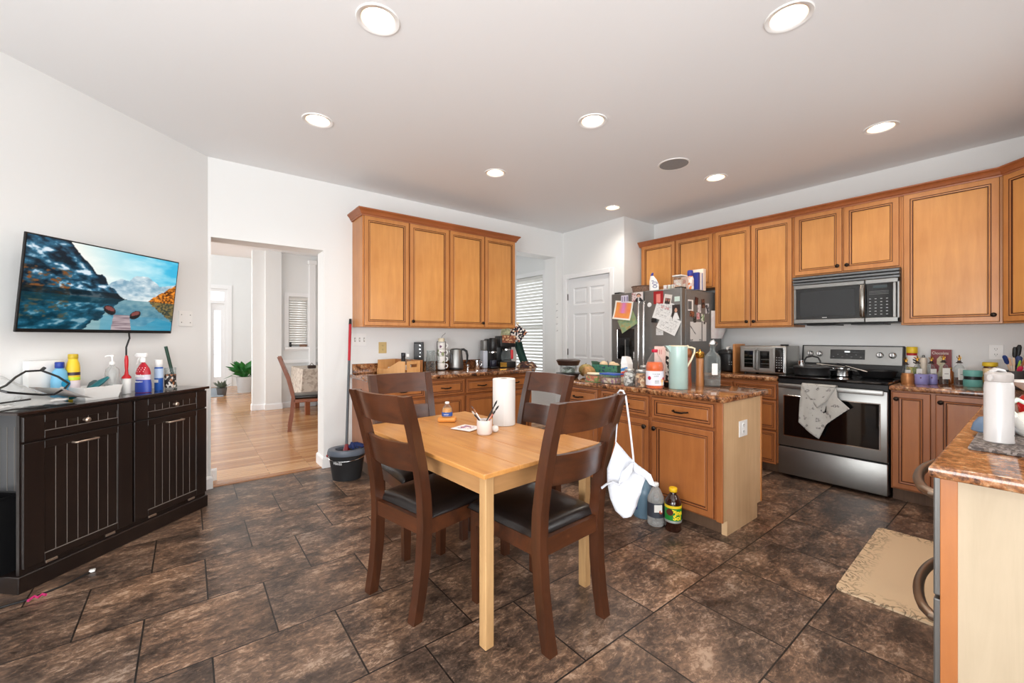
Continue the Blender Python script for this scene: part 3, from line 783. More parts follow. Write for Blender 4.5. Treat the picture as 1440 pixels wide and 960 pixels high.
for (x, y), lab in zip(LAMPS, LNAME):
    t = thing('recessed_light', lab, 'ceiling light', (x, y, CH), 0, 'recessed ceiling lights')
    m = MB(); m.lathe([(.076, .0), (.078, -.004), (.098, -.006), (.101, -.001), (.101, .0005)], white_p, seg=40); m.build('trim_ring', t, smooth=60)
    m = MB(); m.lathe([(.076, -.001), (.07, .03), (.066, .1), (.0, .1)], can_m, seg=40); m.build('reflector', t, smooth=60, normals=False)
    m = MB(); m.lathe([(.0, .018), (.03, .02), (.052, .032), (.058, .05), (.05, .075), (.03, .095), (0, .098)], lamp_glow, seg=32); m.build('bulb', t, smooth=60)
    l = bpy.data.lights.new('lamp', 'SPOT'); l.energy = 22; l.color = (1, .92, .82); l.spot_size = math.radians(150); l.spot_blend = .8; l.shadow_soft_size = .07
    lo = bpy.data.objects.new('lamp', l); COL.objects.link(lo); lo.parent = t; lo.location = (0, 0, -.012)
# ceiling underside with the can openings cut out
_o = bpy.data.objects['ceiling']; bpy.data.objects.remove(_o)
t = bmesh.new(); E_ = []
def loop(pts):
    v = [t.verts.new((p[0], p[1], CH)) for p in pts]
    for k in range(len(v)): E_.append(t.edges.new((v[k], v[(k + 1) % len(v)])))
loop([(-2.35, -2.75), (5.08, -2.75), (5.08, 4.40), (-.2, 4.40), (-2.35, 2.2)])
for x, y in LAMPS: loop([(x + .0765 * math.cos(2 * PI * k / 40), y + .0765 * math.sin(2 * PI * k / 40)) for k in range(40)])
bmesh.ops.triangle_fill(t, use_beauty=True, edges=E_)
f = MB(); f._take(t, ceil_m); f.prism([(-2.35, -2.75), (5.08, -2.75), (5.08, 4.40), (-.2, 4.40), (-2.35, 2.2)], CH + .14, CH + .2, ceil_m); struct(f, 'ceiling', smooth=0, normals=False)
t = thing('ceiling_speaker', 'round grey speaker grille set in the white ceiling', 'speaker', (3.33, 1.975, CH))
m = MB(); m.lathe([(.118, .0), (.118, -.005), (.13, -.006), (.132, .0)], white_p, seg=40); m.build('frame', t, smooth=60)
m = MB(); m.lathe([(.0, -.004), (.118, -.004), (.118, .0)], pm('speaker_mesh', (150, 150, 150), .7, var=.2, scale=300), seg=40); m.build('grille', t, smooth=0)

# ------------------------------------------------------------------ switch plates and outlets
def plate(name, label, loc, rz, w, h, col, toggles=0, sockets=0, cat='switch'):
    t = thing(name, label, cat, loc, rz)
    m = MB(); m.box((-w / 2, -.006, -h / 2), (w / 2, 0, h / 2), col, .002); m.build('plate', t, smooth=0)
    for k in range(toggles):
        x = (k - (toggles - 1) / 2) * .046
        m = MB(); m.box((x - .005, -.014, -.011), (x + .005, -.005, .011), pm('toggle', (228, 228, 222), .4), .002); m.box((x - .007, -.0075, -.02), (x + .007, -.0055, .02), pm('toggle_slot', (150, 148, 144), .6)); m.build('toggle', t, smooth=0)
    for k in range(sockets):
        z = (.5 - k) * .042 if sockets == 2 else 0
        m = MB(); m.lathe([(0, .0), (.017, 0), (.017, .003), (0, .003)], col, seg=20, M=TR((0, -.005, z)) @ Matrix.Rotation(PI / 2, 4, 'X'))
        for dx in (-.006, .006): m.box((dx - .0012, -.0088, z - .001), (dx + .0012, -.0078, z + .008), pm('socket_slot', (40, 38, 36), .6))
        m.lathe([(0, 0), (.0022, 0), (.0022, .001), (0, .001)], pm('socket_slot', (40, 38, 36), .6), seg=10, M=TR((0, -.0078, z - .007)) @ Matrix.Rotation(PI / 2, 4, 'X'))
        m.build('socket', t, smooth=0)
    return t
plate('switch_plate', 'white triple switch plate beside the mop handle under the left wall cabinet', (1.375, YB, 1.24), 0, .135, .125, white_p, 3)
plate('outlet', 'beige outlet plate above the wooden caddy', (1.615, YB, 1.155), 0, .085, .118, pm('beige_plate', (206, 180, 122), .4), 0, 2, 'outlet')
plate('outlet', 'white outlet on the pale end panel of the island', (2.922, 1.235, .657), 0, .118, .105, white_p, 0, 2, 'outlet')
plate('outlet', 'grey white outlet on the wall behind the teal tins and cooking tools', (4.925, .222, 1.15), RX, .075, .118, white_p, 0, 2, 'outlet')
t = plate('blank_plate', 'white square blank plate with four screws on the wall beside the television', (-.017, 4.137, 1.41), PI / 4, .115, .12, white_p, 0, 0, 'wall plate')
for dx in (-.038, .038):
    for dz in (-.03, .03): m = MB(); m.lathe([(0, 0), (.004, 0), (.003, .0015), (0, .002)], pm('screw_grey', (120, 120, 120), .4, .6), seg=10, M=TR((dx, -.006, dz)) @ Matrix.Rotation(PI / 2, 4, 'X')); m.build('screw', t)

# ------------------------------------------------------------------ black cabinet on the left
LW = PI / 4
t = thing('hamper_cabinet', 'black two-door beadboard cabinet with worn edges under the television', 'cabinet', (.118, 3.862, 0), LW)
def wb(a, b, m=espresso, bev=.002): q = MB(); q.box(a, b, m, bev, 1); return q
m = MB(); m.box((-1.095, 0, 0), (0, .28, .085), espresso, .004, 1); m.build('plinth', t, smooth=0)
m = MB(); m.box((-1.105, -.012, .88), (.002, .283, .898), wood('espresso_top', (30, 19, 16), (44, 30, 26), .12, (1, 10, 10), coat=.4), .004, 2); m.build('top', t, smooth=0)
m = MB()
m.box((-1.0, .034, .085), (-.01, .28, .88), espresso); m.box((-1.08, .016, .085), (-.01, .034, .88), espresso); m.box((-1.003, .034, .085), (-1.0, .28, .88), pm('espresso_side_sheen', (74, 75, 77), .3, coat=.3))  # side skin lighter than the black wood: window reflection put into its colour
for k in range(5): m.box((-1.0045, .07 + k * .045, .1), (-1.002, .073 + k * .045, .80), groove_m)
m.build('carcass', t, smooth=0)
handle_m = pm('aged_nickel', (190, 172, 156), .3, .9)
for x0, x1 in ((-1.075, -.552), (-.54, -.015)):
    w = x1 - x0
    def bead(z0, z1, nm):
        q = MB(); st = .085
        for a, b, u, v in ((0, st, 0, z1 - z0), (w - st, w, 0, z1 - z0), (st, w - st, 0, .04), (st, w - st, z1 - z0 - .04, z1 - z0)): q.box((a, -.004, u), (b, .014, v), espresso, .0015, 1)
        n = 7; pw = (w - 2 * st) / n
        for k in range(n): q.box((st + k * pw + .0012, .003, .04), (st + (k + 1) * pw - .0012, .012, z1 - z0 - .04), espresso)
        for k in range(n + 1): q.box((st + k * pw - .0011, .0015, .042), (st + k * pw + .0011, .008, z1 - z0 - .042), groove_m)
        q.box((st, -.0045, .0385), (w - st, .004, .041), groove_m)
        return q.build(nm, t, (x0, .002, z0), smooth=0)
    a = bead(.745, .868, 'drawer'); b = bead(.115, .735, 'door')
    q = MB(); q.lathe([(0, 0), (.008, 0), (.006, .014), (.013, .02), (.014, .028), (.008, .034), (0, .035)], handle_m, seg=16, M=TR((w / 2, -.004, .062)) @ Matrix.Rotation(PI / 2, 4, 'X')); q.build('knob', a)
    q = MB(); q.tube([(w / 2 - .055, -.004, .58), (w / 2 - .055, -.028, .58), (w / 2 - .05, -.032, .58), (w / 2 + .05, -.032, .58), (w / 2 + .055, -.028, .58), (w / 2 + .055, -.004, .58)], .0055, handle_m, 10); q.build('handle', b)
    for xx in (.09, w - .15): q = MB(); q.box((x0 + xx, -.0035, .1), (x0 + xx + .05, .006, .113), handle_m, .001, 1); q.build('hinge', t, smooth=0)
# slim black bin in the niche
q = MB(); pr = []
t = thing('waste_bin', 'slim black open-top bin in the niche at the left end of the black cabinet', 'bin', (.118 - 1.058 * .7071 - .19 * .7071, 3.862 - 1.058 * .7071 + .19 * .7071, .086), LW)
q.box((-.05, -.085, 0), (.05, .085, .008), blackp)
for a, b in (((-.05, -.085, .008), (-.046, .085, .38)), ((.046, -.085, .008), (.05, .085, .38)), ((-.046, -.085, .008), (.046, -.081, .38)), ((-.046, .081, .008), (.046, .085, .38))): q.box(a, b, blackp)
q.build('body', t, smooth=0)
q = MB(); q.tube([(-.052, -.087, .38), (.052, -.087, .38), (.052, .087, .38), (-.052, .087, .38)], .005, blackp, 8, closed=True); q.build('rim', t)

# ------------------------------------------------------------------ television
def hash2(i, j, s=0):
    n = (i * 374761393 + j * 668265263 + s * 974634721) & 0xffffffff
    n = ((n ^ (n >> 13)) * 1274126177) & 0xffffffff
    return ((n ^ (n >> 16)) & 0xffff) / 65535.
def vn(x, y, s=0):
    i, j = math.floor(x), math.floor(y); fx, fy = x - i, y - j
    fx = fx * fx * (3 - 2 * fx); fy = fy * fy * (3 - 2 * fy)
    return (hash2(i, j, s) * (1 - fx) + hash2(i + 1, j, s) * fx) * (1 - fy) + (hash2(i, j + 1, s) * (1 - fx) + hash2(i + 1, j + 1, s) * fx) * fy
def fbm(x, y, s=0, o=4): return sum(vn(x * 2 ** k, y * 2 ** k, s + k) / 2 ** (k + 1) for k in range(o)) / (1 - .5 ** o)
def interp(pts, x):
    for (a, b), (c, d) in zip(pts, pts[1:]):
        if a <= x <= c: return b + (d - b) * (x - a) / (c - a)
    return pts[0][1] if x < pts[0][0] else pts[-1][1]
def mixc(a, b, k): k = max(0, min(1, k)); return tuple(a[i] + (b[i] - a[i]) * k for i in range(3))
def land(u, v):
    """rocky lake shore in autumn, v upward from the waterline"""
    far = interp([(.4, .0), (.5, .2), (.56, .26), (.62, .24), (.66, .32), (.72, .34), (.8, .3), (.86, .22), (.95, .26), (1, .28)], u) + .03 * (fbm(u * 25, 1, 3) - .5)
    left = interp([(0, .75), (.2, .66), (.23, .6), (.3, .46), (.36, .36), (.4, .28), (.43, .29), (.455, .26), (.48, .16), (.52, .13), (.56, .04), (.6, .0), (1, -.1)], u) + .03 * (fbm(u * 30, 2, 5) - .5)
    right = interp([(0, -.1), (.77, -.02), (.82, .06), (.9, .15), (1, .27)], u) + .025 * (fbm(u * 60, 4, 9) - .5)
    if v < right:
        n = fbm(u * 70, v * 60, 11); return mixc((70, 34, 14), (230, 140, 44), n * 2.6 - .8)
    if v < left:
        n = fbm(u * 16 + v * 9, v * 16 - u * 5, 21, 5); c = mixc((10, 26, 38), (56, 120, 152), n * 3 - .95)
        if n > .57: c = mixc(c, (206, 216, 224), (n - .57) * 9)
        n2 = fbm(u * 34, v * 40, 31)
        if u < .25 and v < .28 and n2 > .5: c = mixc(c, (122, 74, 36), (n2 - .5) * 5)
        if v < .07: c = mixc(c, (8, 22, 28), .7)
        return c
    if v < far:
        n = fbm(u * 22, v * 28, 41, 5); return mixc(mixc((70, 120, 150), (206, 216, 220), n * 1.6 - .3), (236, 236, 230), .25 + .3 * (v < .06))
    k = max(0, min(1, (u - .25) * 1.3 + (v - .25) * .5)); c = mixc((252, 238, 224), (48, 170, 208), k ** 1.2)
    return mixc(c, (250, 246, 240), max(0, fbm(u * 6, v * 12, 51) - .45) * 1.2)
def tv_pic(u, v):
    h = .40
    if v >= h: c = land(u, v - h)
    else:
        d = h - v; ww = .004 * math.sin(u * 60 + d * 140)
        c = land(u + ww, d * .96); c = mixc(c, (8, 74, 92), .38 + .12 * fbm(u * 9, v * 40, 61))
        if u > .45 and d > .22: c = mixc(c, (30, 130, 178), .25)
    # jetty
    e0 = .535 - (.21 - v) * .05; e1 = .645 + (.21 - v) * .12
    if v < .2 and e0 < u < e1:
        n = fbm(u * 8, v * 120, 71); c = mixc((96, 80, 88), (186, 170, 172), n * 1.5 - .2)
    for cx, cy, fl_ in ((.505, .25, 1), (.69, .205, -1)):
        du, dv = (u - cx) / .042, (v - cy - (u - cx) * -.5 * fl_) / .055
        if du * du + dv * dv < 1: c = (26, 24, 26) if dv < -.1 else ((122, 66, 62) if du * du + (dv - .3) ** 2 * 2 < .5 else (54, 34, 34))
    return c
def picture(name, w, h, nx, ny, fn, mat, parent=None, shape=None, **k):
    """w x h sheet standing in local xz, facing -y, with its printed colours as a colour attribute"""
    bm = bmesh.new(); V = []; cols = []
    for a in range(nx + 1):
        for b in range(ny + 1):
            u, v = a / nx, b / ny; p = (w * (u - .5), 0, h * (v - .5))
            if shape: p = shape(u, v, p)
            V.append(bm.verts.new(p)); cols.append(lin(fn(u, v)))
    for a in range(nx):
        for b in range(ny): bm.faces.new([V[a * (ny + 1) + b], V[(a + 1) * (ny + 1) + b], V[(a + 1) * (ny + 1) + b + 1], V[a * (ny + 1) + b + 1]])
    me = bpy.data.meshes.new(name); bm.to_mesh(me); bm.free()
    at = me.color_attributes.new('pic', 'FLOAT_COLOR', 'POINT')
    at.data.foreach_set('color', [x for c in cols for x in c])
    me.materials.append(mat); me.shade_smooth()
    o = bpy.data.objects.new(name, me); COL.objects.link(o)
    if parent: o.parent = parent
    for q, v in k.items():
        if q == 'solid': md = o.modifiers.new('thick', 'SOLIDIFY'); md.thickness = v; md.offset = 1
        else: setattr(o, q, v)
    return o
screen_m = attr_mat('screen_picture', 'pic', emit=1.15, rough=.15)
print_m = attr_mat('printed_paper', 'pic', rough=.6)
t = thing('television', 'wall-mounted flat television showing a mountain lake with jetty and two boats', 'television', (-.388, 3.628, 1.556), LW + math.radians(2))
t.rotation_euler[0] = math.radians(7)
m = MB(); TW, TH = .905, .53
m.box((-TW / 2, -.006, -TH / 2), (TW / 2, .006, TH / 2), blackp, .003, 2); m.box((-TW * .35, .006, -TH * .42), (TW * .35, .05, TH * .2), blackp, .006, 1); m.build('housing', t, smooth=0)
picture('screen', TW - .016, TH - .028, 250, 140, tv_pic, screen_m, t, location=(0, -.0068, .006))
m = MB(); m.box((-.10, .052, -.1), (.10, .135, .1), blackp, .004, 1); m.build('wall_mount', t, smooth=0)
m = MB(); m.tube([(.16, .02, -.24), (.155, .0, -.30), (.14, .0, -.36), (.145, -.005, -.45), (.16, -.015, -.56), (.165, -.03, -.635)], .005, blackp, 6); m.build('cable', t)

# ------------------------------------------------------------------ refrigerator
FX = 3.985
t = thing('refrigerator', 'dark stainless side by side refrigerator covered in papers and magnets', 'refrigerator', (FX, 3.165, 0), RX)
FW, FH = .895, 1.775
fside = pm('fridge_side', (124, 125, 125), .45, .3, var=.04, scale=40)
m = MB(); m.box((.004, .07, .03), (FW - .004, .85, FH - .012), fside, .004, 1); m.build('body', t, smooth=0)
for n, (a, b) in enumerate(((.0, .4445), (.4505, FW))):
    m = MB(); m.box((a, -.012, .10), (b, .062, FH), slate_st, .012, 3); d = m.build('door', t, smooth=50)
    hx = b - .03 if n == 0 else a + .03
    m = MB(); m.tube([(hx, -.012, .62), (hx, -.05, .625), (hx, -.06, .66), (hx, -.064, .9), (hx, -.064, 1.4), (hx, -.06, 1.62), (hx, -.05, 1.655), (hx, -.012, 1.66)], .0115, chrome, 10); m.build('handle', d)
m = MB(); m.box((.02, .0, .02), (FW - .02, .07, .095), blackp); m.build('grille', t, smooth=0)
q = MB(); q.box((.085, -.0155, 1.0), (.325, -.0118, 1.36), blackg, .001, 1); q.box((.085, -.02, 1.0), (.097, -.0125, 1.355), chrome, .002, 1); q.box((.313, -.02, 1.0), (.325, -.0125, 1.10), chrome, .002, 1); q.box((.1, -.019, 1.26), (.31, -.0155, 1.35), blackp, .001, 1); q.box((.2, -.024, 1.03), (.215, -.0155, 1.24), slate_st, .002, 1); q.box((.095, -.03, 1.0), (.315, -.0155, 1.012), slate_st, .002, 1)
q.build('dispenser', t, smooth=0)
q = MB(); q.box((.02, .02, FH - .0), (.1, .12, FH + .02), blackp, .004, 1); q.build('hinge_cover', t, smooth=0)
q = MB(); q.box((FW - .1, .02, FH), (FW - .02, .12, FH + .014), blackp, .004, 1); q.build('hinge_cover', t, smooth=0)

# ------------------------------------------------------------------ range
t = thing('range', 'stainless electric range with black glass cooktop and five-part oven front', 'range', (4.285, 1.496, 0), RX)
t['label'] = 'stainless electric range with black glass cooktop and towel over its oven handle'
RW = .762
m = MB(); m.box((.003, .02, .03), (RW - .003, .635, .89), blackp); m.build('body', t, smooth=0)
m = MB(); m.box((0, -.02, .892), (RW, .575, .915), blackg, .005, 2); m.build('cooktop', t, smooth=0)
for cx, cy, r in ((.2, .15, .1), (.56, .15, .11), (.2, .42, .08), (.56, .42, .08)):
    q = MB(); q.lathe([(r - .003, 0), (r, .0004), (r, 0)], pm('burner_mark', (70, 70, 72), .3), c=(cx, cy, .9153), seg=40); q.build('burner_ring', t)
m = MB(); m.box((.0, -.012, .845), (RW, .02, .891), blackp, .003, 1); m.build('front_trim', t, smooth=0)
m = MB(); m.box((.004, -.022, .288), (RW - .004, .018, .84), steel, .006, 2); d = m.build('oven_door', t, smooth=40)
m = MB(); m.box((.045, -.0255, .375), (RW - .045, -.021, .745), chrome, .002, 1); m.box((.053, -.0275, .383), (RW - .053, -.0235, .737), blackg, .001, 1); m.build('window', d, smooth=0)
m = MB(); m.box((.02, -.075, .812), (RW - .02, -.058, .852), steel, .006, 2)
for x in (.03, RW - .06): m.box((x, -.06, .818), (x + .03, -.018, .846), steel, .003, 1)
m.build('handle', d, smooth=40)
m = MB(); m.box((.004, -.02, .03), (RW - .004, .018, .276), steel, .006, 2); m.build('storage_drawer', t, smooth=40)
bgm = TR((0, .575, .915)) @ Matrix.Rotation(math.radians(-8), 4, 'X')
m = MB(); m.box((0, 0, 0), (RW, .05, .275), blackp, .004, 1, M=bgm); m.build('backguard_shell', t, smooth=0)
m = MB(); m.box((.012, -.004, .1), (RW - .012, .004, .268), steel, .003, 1, M=bgm); bgp = m.build('control_panel', t, smooth=0)
m = MB(); m.box((.235, -.006, .145), (.495, -.003, .235), blackg, M=bgm)
for k in range(7): m.box((.255 + k * .034, -.0068, .165 + .02 * (k % 2)), (.267 + k * .034, -.0058, .169 + .02 * (k % 2)), pm('panel_mark', (150, 150, 150), .5), M=bgm)
m.box((.345, -.0068, .208), (.385, -.0058, .222), pm('clock_digits', (230, 235, 235), .5, emit=.6), M=bgm); m.build('display', t, smooth=0)
for x in (.075, .15, .60, .685):
    m = MB(); T = bgm @ TR((x, -.004, .19)) @ Matrix.Rotation(PI / 2, 4, 'X')
    m.lathe([(0, 0), (.027, 0), (.026, .008), (.022, .012), (.021, .03), (.016, .034), (0, .034)], chrome, seg=24, M=T); m.box((-.0025, -.02, .03), (.0025, .02, .036), blackp, M=T); m.build('knob', t)

# ------------------------------------------------------------------ microwave
t = thing('microwave', 'stainless over-the-range microwave with black glass door under the cabinets', 'microwave', (4.545, 1.468, 1.385), RX)
MW, MH = .757, .45
m = MB(); m.box((0, .02, 0), (MW, .37, MH), blackp, .003, 1); m.build('body', t, smooth=0)
m = MB()
for k in range(3): m.box((0, -.012 + k * .004, MH - .028 - k * .027), (MW, .02, MH - .006 - k * .027), pm('vent_steel', (120, 122, 124), .3, .9), .004, 1)
m.build('vent_grille', t, smooth=0)
m = MB()
for a, b, u, v in ((.012, .535, .33, .365), (.012, .535, .008, .045), (.012, .03, .045, .33)): m.box((a, -.014, u), (b, .02, v), steel, .004, 1)
d = m.build('door_frame', t, smooth=0)
m = MB(); m.box((.03, -.008, .045), (.535, .018, .33), blackg); m.box((.065, -.0088, .075), (.47, -.0075, .30), pm('mesh_window', (46, 48, 50), .12)); m.box((.235, -.0088, .056), (.27, -.0078, .061), pm('pale_print', (200, 200, 200), .5)); m.build('door_glass', d, smooth=0)
m = MB(); m.tube([(.525, -.01, .05), (.525, -.035, .06), (.525, -.05, .11), (.525, -.056, .19), (.525, -.05, .27), (.525, -.035, .32), (.525, -.01, .33)], .017, pm('handle_steel', (150, 148, 142), .25, 1.), 10, flat=.45); m.build('handle', d)
m = MB()
for a, b, u, v in ((.54, MW, .33, .365), (.54, MW, .008, .045), (.715, .735, .045, .33), (.742, MW, .008, .365)): m.box((a, -.014, u), (b, .02, v), steel, .003, 1)
m.build('panel_frame', t, smooth=0)
m = MB(); m.box((.545, -.009, .045), (.715, .018, .33), blackg)
mk = pm('keypad_mark', (170, 172, 174), .5)
for r in range(6):
    for c in range(4): m.box((.565 + c * .036, -.0098, .07 + r * .026), (.577 + c * .036, -.0088, .075 + r * .026), mk)
for r in range(3): m.box((.565, -.0098, .24 + r * .012), (.69, -.0088, .2425 + r * .012), pm('keypad_line', (110, 112, 114), .5))
m.box((.59, -.0098, .29), (.68, -.0088, .315), pm('microwave_display', (60, 70, 74), .2)); m.build('keypad', t, smooth=0)
m = MB(); m.box((.1, .05, -.012), (.32, .3, 0), blackp); m.build('filter', t, smooth=0)
m = MB(); m.box((.43, .05, -.012), (.65, .3, 0), blackp); m.build('filter', t, smooth=0)

# ------------------------------------------------------------------ toaster oven, cutting board, rice cooker
t = thing('toaster_oven', 'steel french-door toaster oven with black keypad between cutting board and range', 'toaster oven', (4.455, 1.912, CT), RX)
tb = pm('toaster_steel', (158, 156, 152), .34, .9, var=.06, scale=6)
m = MB(); m.box((0, 0, .018), (.42, .36, .285), tb, .012, 3); m.build('body', t, smooth=40)
for x in (.03, .36):
    for y in (.03, .31): m = MB(); m.lathe([(.014, 0), (.014, .02), (0, .02)], blackp, c=(x + .015, y, 0), seg=12); m.build('foot', t)
for n, (a, b) in enumerate(((.02, .163), (.169, .31))):
    m = MB(); m.box((a, -.012, .04), (b, 0, .26), tb, .003, 1); d = m.build('door', t, smooth=0)
    m = MB(); m.box((a + (.03 if n == 0 else .028), -.0135, .068), (b - .03, -.011, .235), blackg)
    for z in (.11, .15): m.box((a + .032, -.0142, z), (b - .032, -.0132, z + .003), pm('rack_wire', (120, 120, 118), .4, .7))
    m.build('window', d, smooth=0)
    hx = b - .012 if n == 0 else a + .012
    m = MB(); m.tube([(hx, -.012, .055), (hx, -.035, .06), (hx, -.04, .09), (hx, -.04, .2), (hx, -.035, .232), (hx, -.012, .238)], .009, slate_st, 8); m.build('handle', d)
m = MB(); m.box((.325, -.009, .03), (.405, 0, .272), chrome, .002, 1); m.box((.329, -.0115, .034), (.401, -.008, .268), blackg)
for r in range(5):
    for c in range(3): m.box((.34 + c * .02, -.0122, .075 + r * .024), (.347 + c * .02, -.0112, .082 + r * .024), mk)
m.lathe([(0, 0), (.009, 0), (.009, .006), (0, .006)], chrome, seg=14, M=TR((.365, -.0115, .052)) @ Matrix.Rotation(PI / 2, 4, 'X')); m.build('keypad', t, smooth=0)
q = MB(); q.lathe([(.03, 0), (.036, .006), (.034, .014), (.028, .012), (.026, .006), (0, .005)], blackp, seg=20); o = q.build('trivet', loc=(4.60, 1.555, CT + .2855)); tag(o, 'small black round trivet lying on top of the toaster oven', 'trivet')
m = MB(); m.box((0, 0, 0), (.022, .25, .30), wood('board_wood', (166, 106, 56), (206, 146, 90), .45), .008, 3); o = m.build('cutting_board', loc=(4.46, 1.985, CT), rot=(0, 0, RX), smooth=40); tag(o, 'wooden cutting board standing on edge beside the toaster oven', 'cutting board')
t = thing('rice_cooker', 'round black rice cooker with white lid handle beside the refrigerator', 'rice cooker', (4.66, 2.11, CT))
m = MB(); m.lathe([(0, 0), (.09, 0), (.108, .012), (.118, .06), (.12, .15), (.116, .19), (.105, .195)], blackp, seg=36); m.build('body', t)
m = MB(); m.lathe([(.118, .19), (.12, .2), (.105, .225), (.06, .24), (0, .243)], pm('dark_lid', (40, 42, 44), .25), seg=36); m.build('lid', t)
m = MB(); m.tube([(-.05, -.0, .235), (-.04, -.0, .258), (0, -.0, .264), (.04, -.0, .258), (.05, -.0, .235)], .012, white_p, 8, flat=.7); m.build('lid_handle', t)
m = MB()
for k in range(6): m.box((-.004, -.004, -.004), (.004, .004, .004), mk, M=RZ(math.radians(205 + (k % 3) * 10)) @ TR((.1195, 0, .08 + .025 * (k // 3))))
m.build('buttons', t, smooth=0)

# ------------------------------------------------------------------ mop and bucket, kitchen mat
t = thing('mop_bucket', 'black oval mop bucket with blue grey wringer rim by the doorway', 'bucket', (1.125, 3.85, 0), math.radians(-30))
m = MB(); m.lathe([(0, .0), (.118, 0), (.122, .01), (.152, .215), (.158, .22), (.154, .224), (.148, .216), (.117, .014), (0, .012)], pm('charcoal_plastic', (40, 41, 43), .45), seg=36, sy=.82); m.build('pail', t, smooth=60, normals=False)
m = MB(); m.lathe([(.1, .222), (.162, .224), (.166, .238), (.158, .268), (.13, .274), (.098, .266), (.095, .24)], pm('bucket_rim', (92, 100, 112), .4), seg=36, sy=.85); m.build('wringer_rim', t)
m = MB(); m.lathe([(.1, .248), (.1, .24), (.0, .235)], blackp, seg=30, sy=.85); m.build('basket', t)
m = MB(); m.box((-.17, -.03, .2), (-.155, .03, .222), pm('red_clip', (150, 34, 34), .4), .004, 1); m.build('clip', t, smooth=0)
m = MB(); m.tube([(.158 * math.cos(a), -.13 * math.sin(a) - .0, .212 - .03 * math.sin(a)) for a in [PI * k / 16 for k in range(17)]], .0035, chrome, 6); m.build('bail', t)
def text_cyl(mb, body, size, r, M, m, sy=1., bold=0., depth=.0008):
    b2 = MB(); text_mesh(b2, body, size, Matrix(), m, depth / 2, bold=bold)
    for v in b2.bm.verts:
        a = v.co.x / r; rr = r + depth + v.co.z
        v.co = Vector((rr * math.sin(a), -rr * math.cos(a) * sy, v.co.y))
    mb._take(b2.bm, m, M)
m = MB(); text_cyl(m, 'Vileda', .036, .149, RZ(math.radians(-25)) @ TR((0, 0, .165)), pm('pale_print2', (215, 215, 215), .5), .83, depth=.004); m.build('lettering', t, smooth=0)
t = thing('mop', 'mop with red and grey handle standing in the black bucket', 'mop', (1.125, 3.85, 0))
b0, b1 = Vector((.0, .015, .25)), Vector((.15, .40, 1.445))
def lerp(k): return tuple(b0 + (b1 - b0) * k)
m = MB(); m.tube([lerp(0), lerp(.66)], .0125, pm('grey_pole', (84, 88, 92), .35, .3), 12); m.build('lower_pole', t)
m = MB(); m.tube([lerp(.66), lerp(.955)], .0135, pm('red_pole', (176, 28, 44), .3), 12); m.build('grip', t)
m = MB(); m.tube([lerp(.955), lerp(1)], [.0145, .012], blackp, 12); m.build('cap', t)
m = MB(); m.tube([lerp(-.01), lerp(.04)], [.035, .014], pm('red_socket', (120, 24, 34), .4), 12)
m.build('socket', t)
m = MB(); bl = pm('navy_microfibre', (28, 44, 92), .9, var=.4, scale=60)
for k in range(46):
    a = random.uniform(0, 2 * PI); r = random.uniform(.03, .085); x, y = .075 + r * math.cos(a) * .8, -.045 + r * math.sin(a) * .65
    m.tube([(.04, .0, .28), (.5 * (.04 + x), .5 * y, .30 + random.uniform(0, .012)), (x, y, .287 + random.uniform(-.006, .01)), (x + .014 * math.cos(a), y + .014 * math.sin(a), .283)], .0085, bl, 6)
m.build('mop_head', t)
mat_m, nt, b = _new('mat_print'); N, L = nt.nodes, nt.links
tc = N.new('ShaderNodeTexCoord'); wv = N.new('ShaderNodeTexNoise'); wv.inputs['Scale'].default_value = 9; wv.inputs['Detail'].default_value = 8; wv.inputs['Distortion'].default_value = 2.5; L.new(tc.outputs['Object'], wv.inputs['Vector'])
sx = N.new('ShaderNodeSeparateXYZ'); L.new(tc.outputs['Object'], sx.inputs[0])
def edge(o, half):
    a = N.new('ShaderNodeMath'); a.operation = 'ABSOLUTE'; L.new(o, a.inputs[0]); r = N.new('ShaderNodeMapRange'); r.inputs['From Min'].default_value = half - .10; r.inputs['From Max'].default_value = half - .02; L.new(a.outputs[0], r.inputs['Value']); return r.outputs[0]
mxx = N.new('ShaderNodeMath'); mxx.operation = 'MAXIMUM'; L.new(edge(sx.outputs[0], .52), mxx.inputs[0]); L.new(edge(sx.outputs[1], .23), mxx.inputs[1])
r1 = ramp(nt, [(.44, (255, 255, 255)), (.49, (60, 52, 46)), (.54, (255, 255, 255))]); L.new(wv.outputs['Fac'], r1.inputs['Fac'])
mk1 = N.new('ShaderNodeMix'); mk1.data_type = 'RGBA'; mk1.inputs[6].default_value = (1, 1, 1, 1); L.new(mxx.outputs[0], mk1.inputs[0]); L.new(r1.outputs[0], mk1.inputs[7])
mk2 = N.new('ShaderNodeMix'); mk2.data_type = 'RGBA'; mk2.blend_type = 'MULTIPLY'; mk2.inputs[0].default_value = .8; mk2.inputs[6].default_value = lin((222, 196, 160)); L.new(mk1.outputs[2], mk2.inputs[7]); L.new(mk2.outputs[2], b.inputs['Base Color']); b.inputs['Roughness'].default_value = .6
m = MB(); w_, h_, r_ = .52, .23, .03
poly = []
for cx, cy, a0 in ((w_ - r_, h_ - r_, 0), (-w_ + r_, h_ - r_, 90), (-w_ + r_, -h_ + r_, 180), (w_ - r_, -h_ + r_, 270)):
    for k in range(6): a = math.radians(a0 + 18 * k); poly.append((cx + r_ * math.cos(a), cy + r_ * math.sin(a)))
m.prism(poly, 0.0005, .011, mat_m); o = m.build('kitchen_mat', loc=(3.085, .425, 0), rot=(0, 0, math.radians(1.4)), smooth=0); tag(o, 'cream cushioned kitchen mat with dark printed border on the tile floor', 'mat')
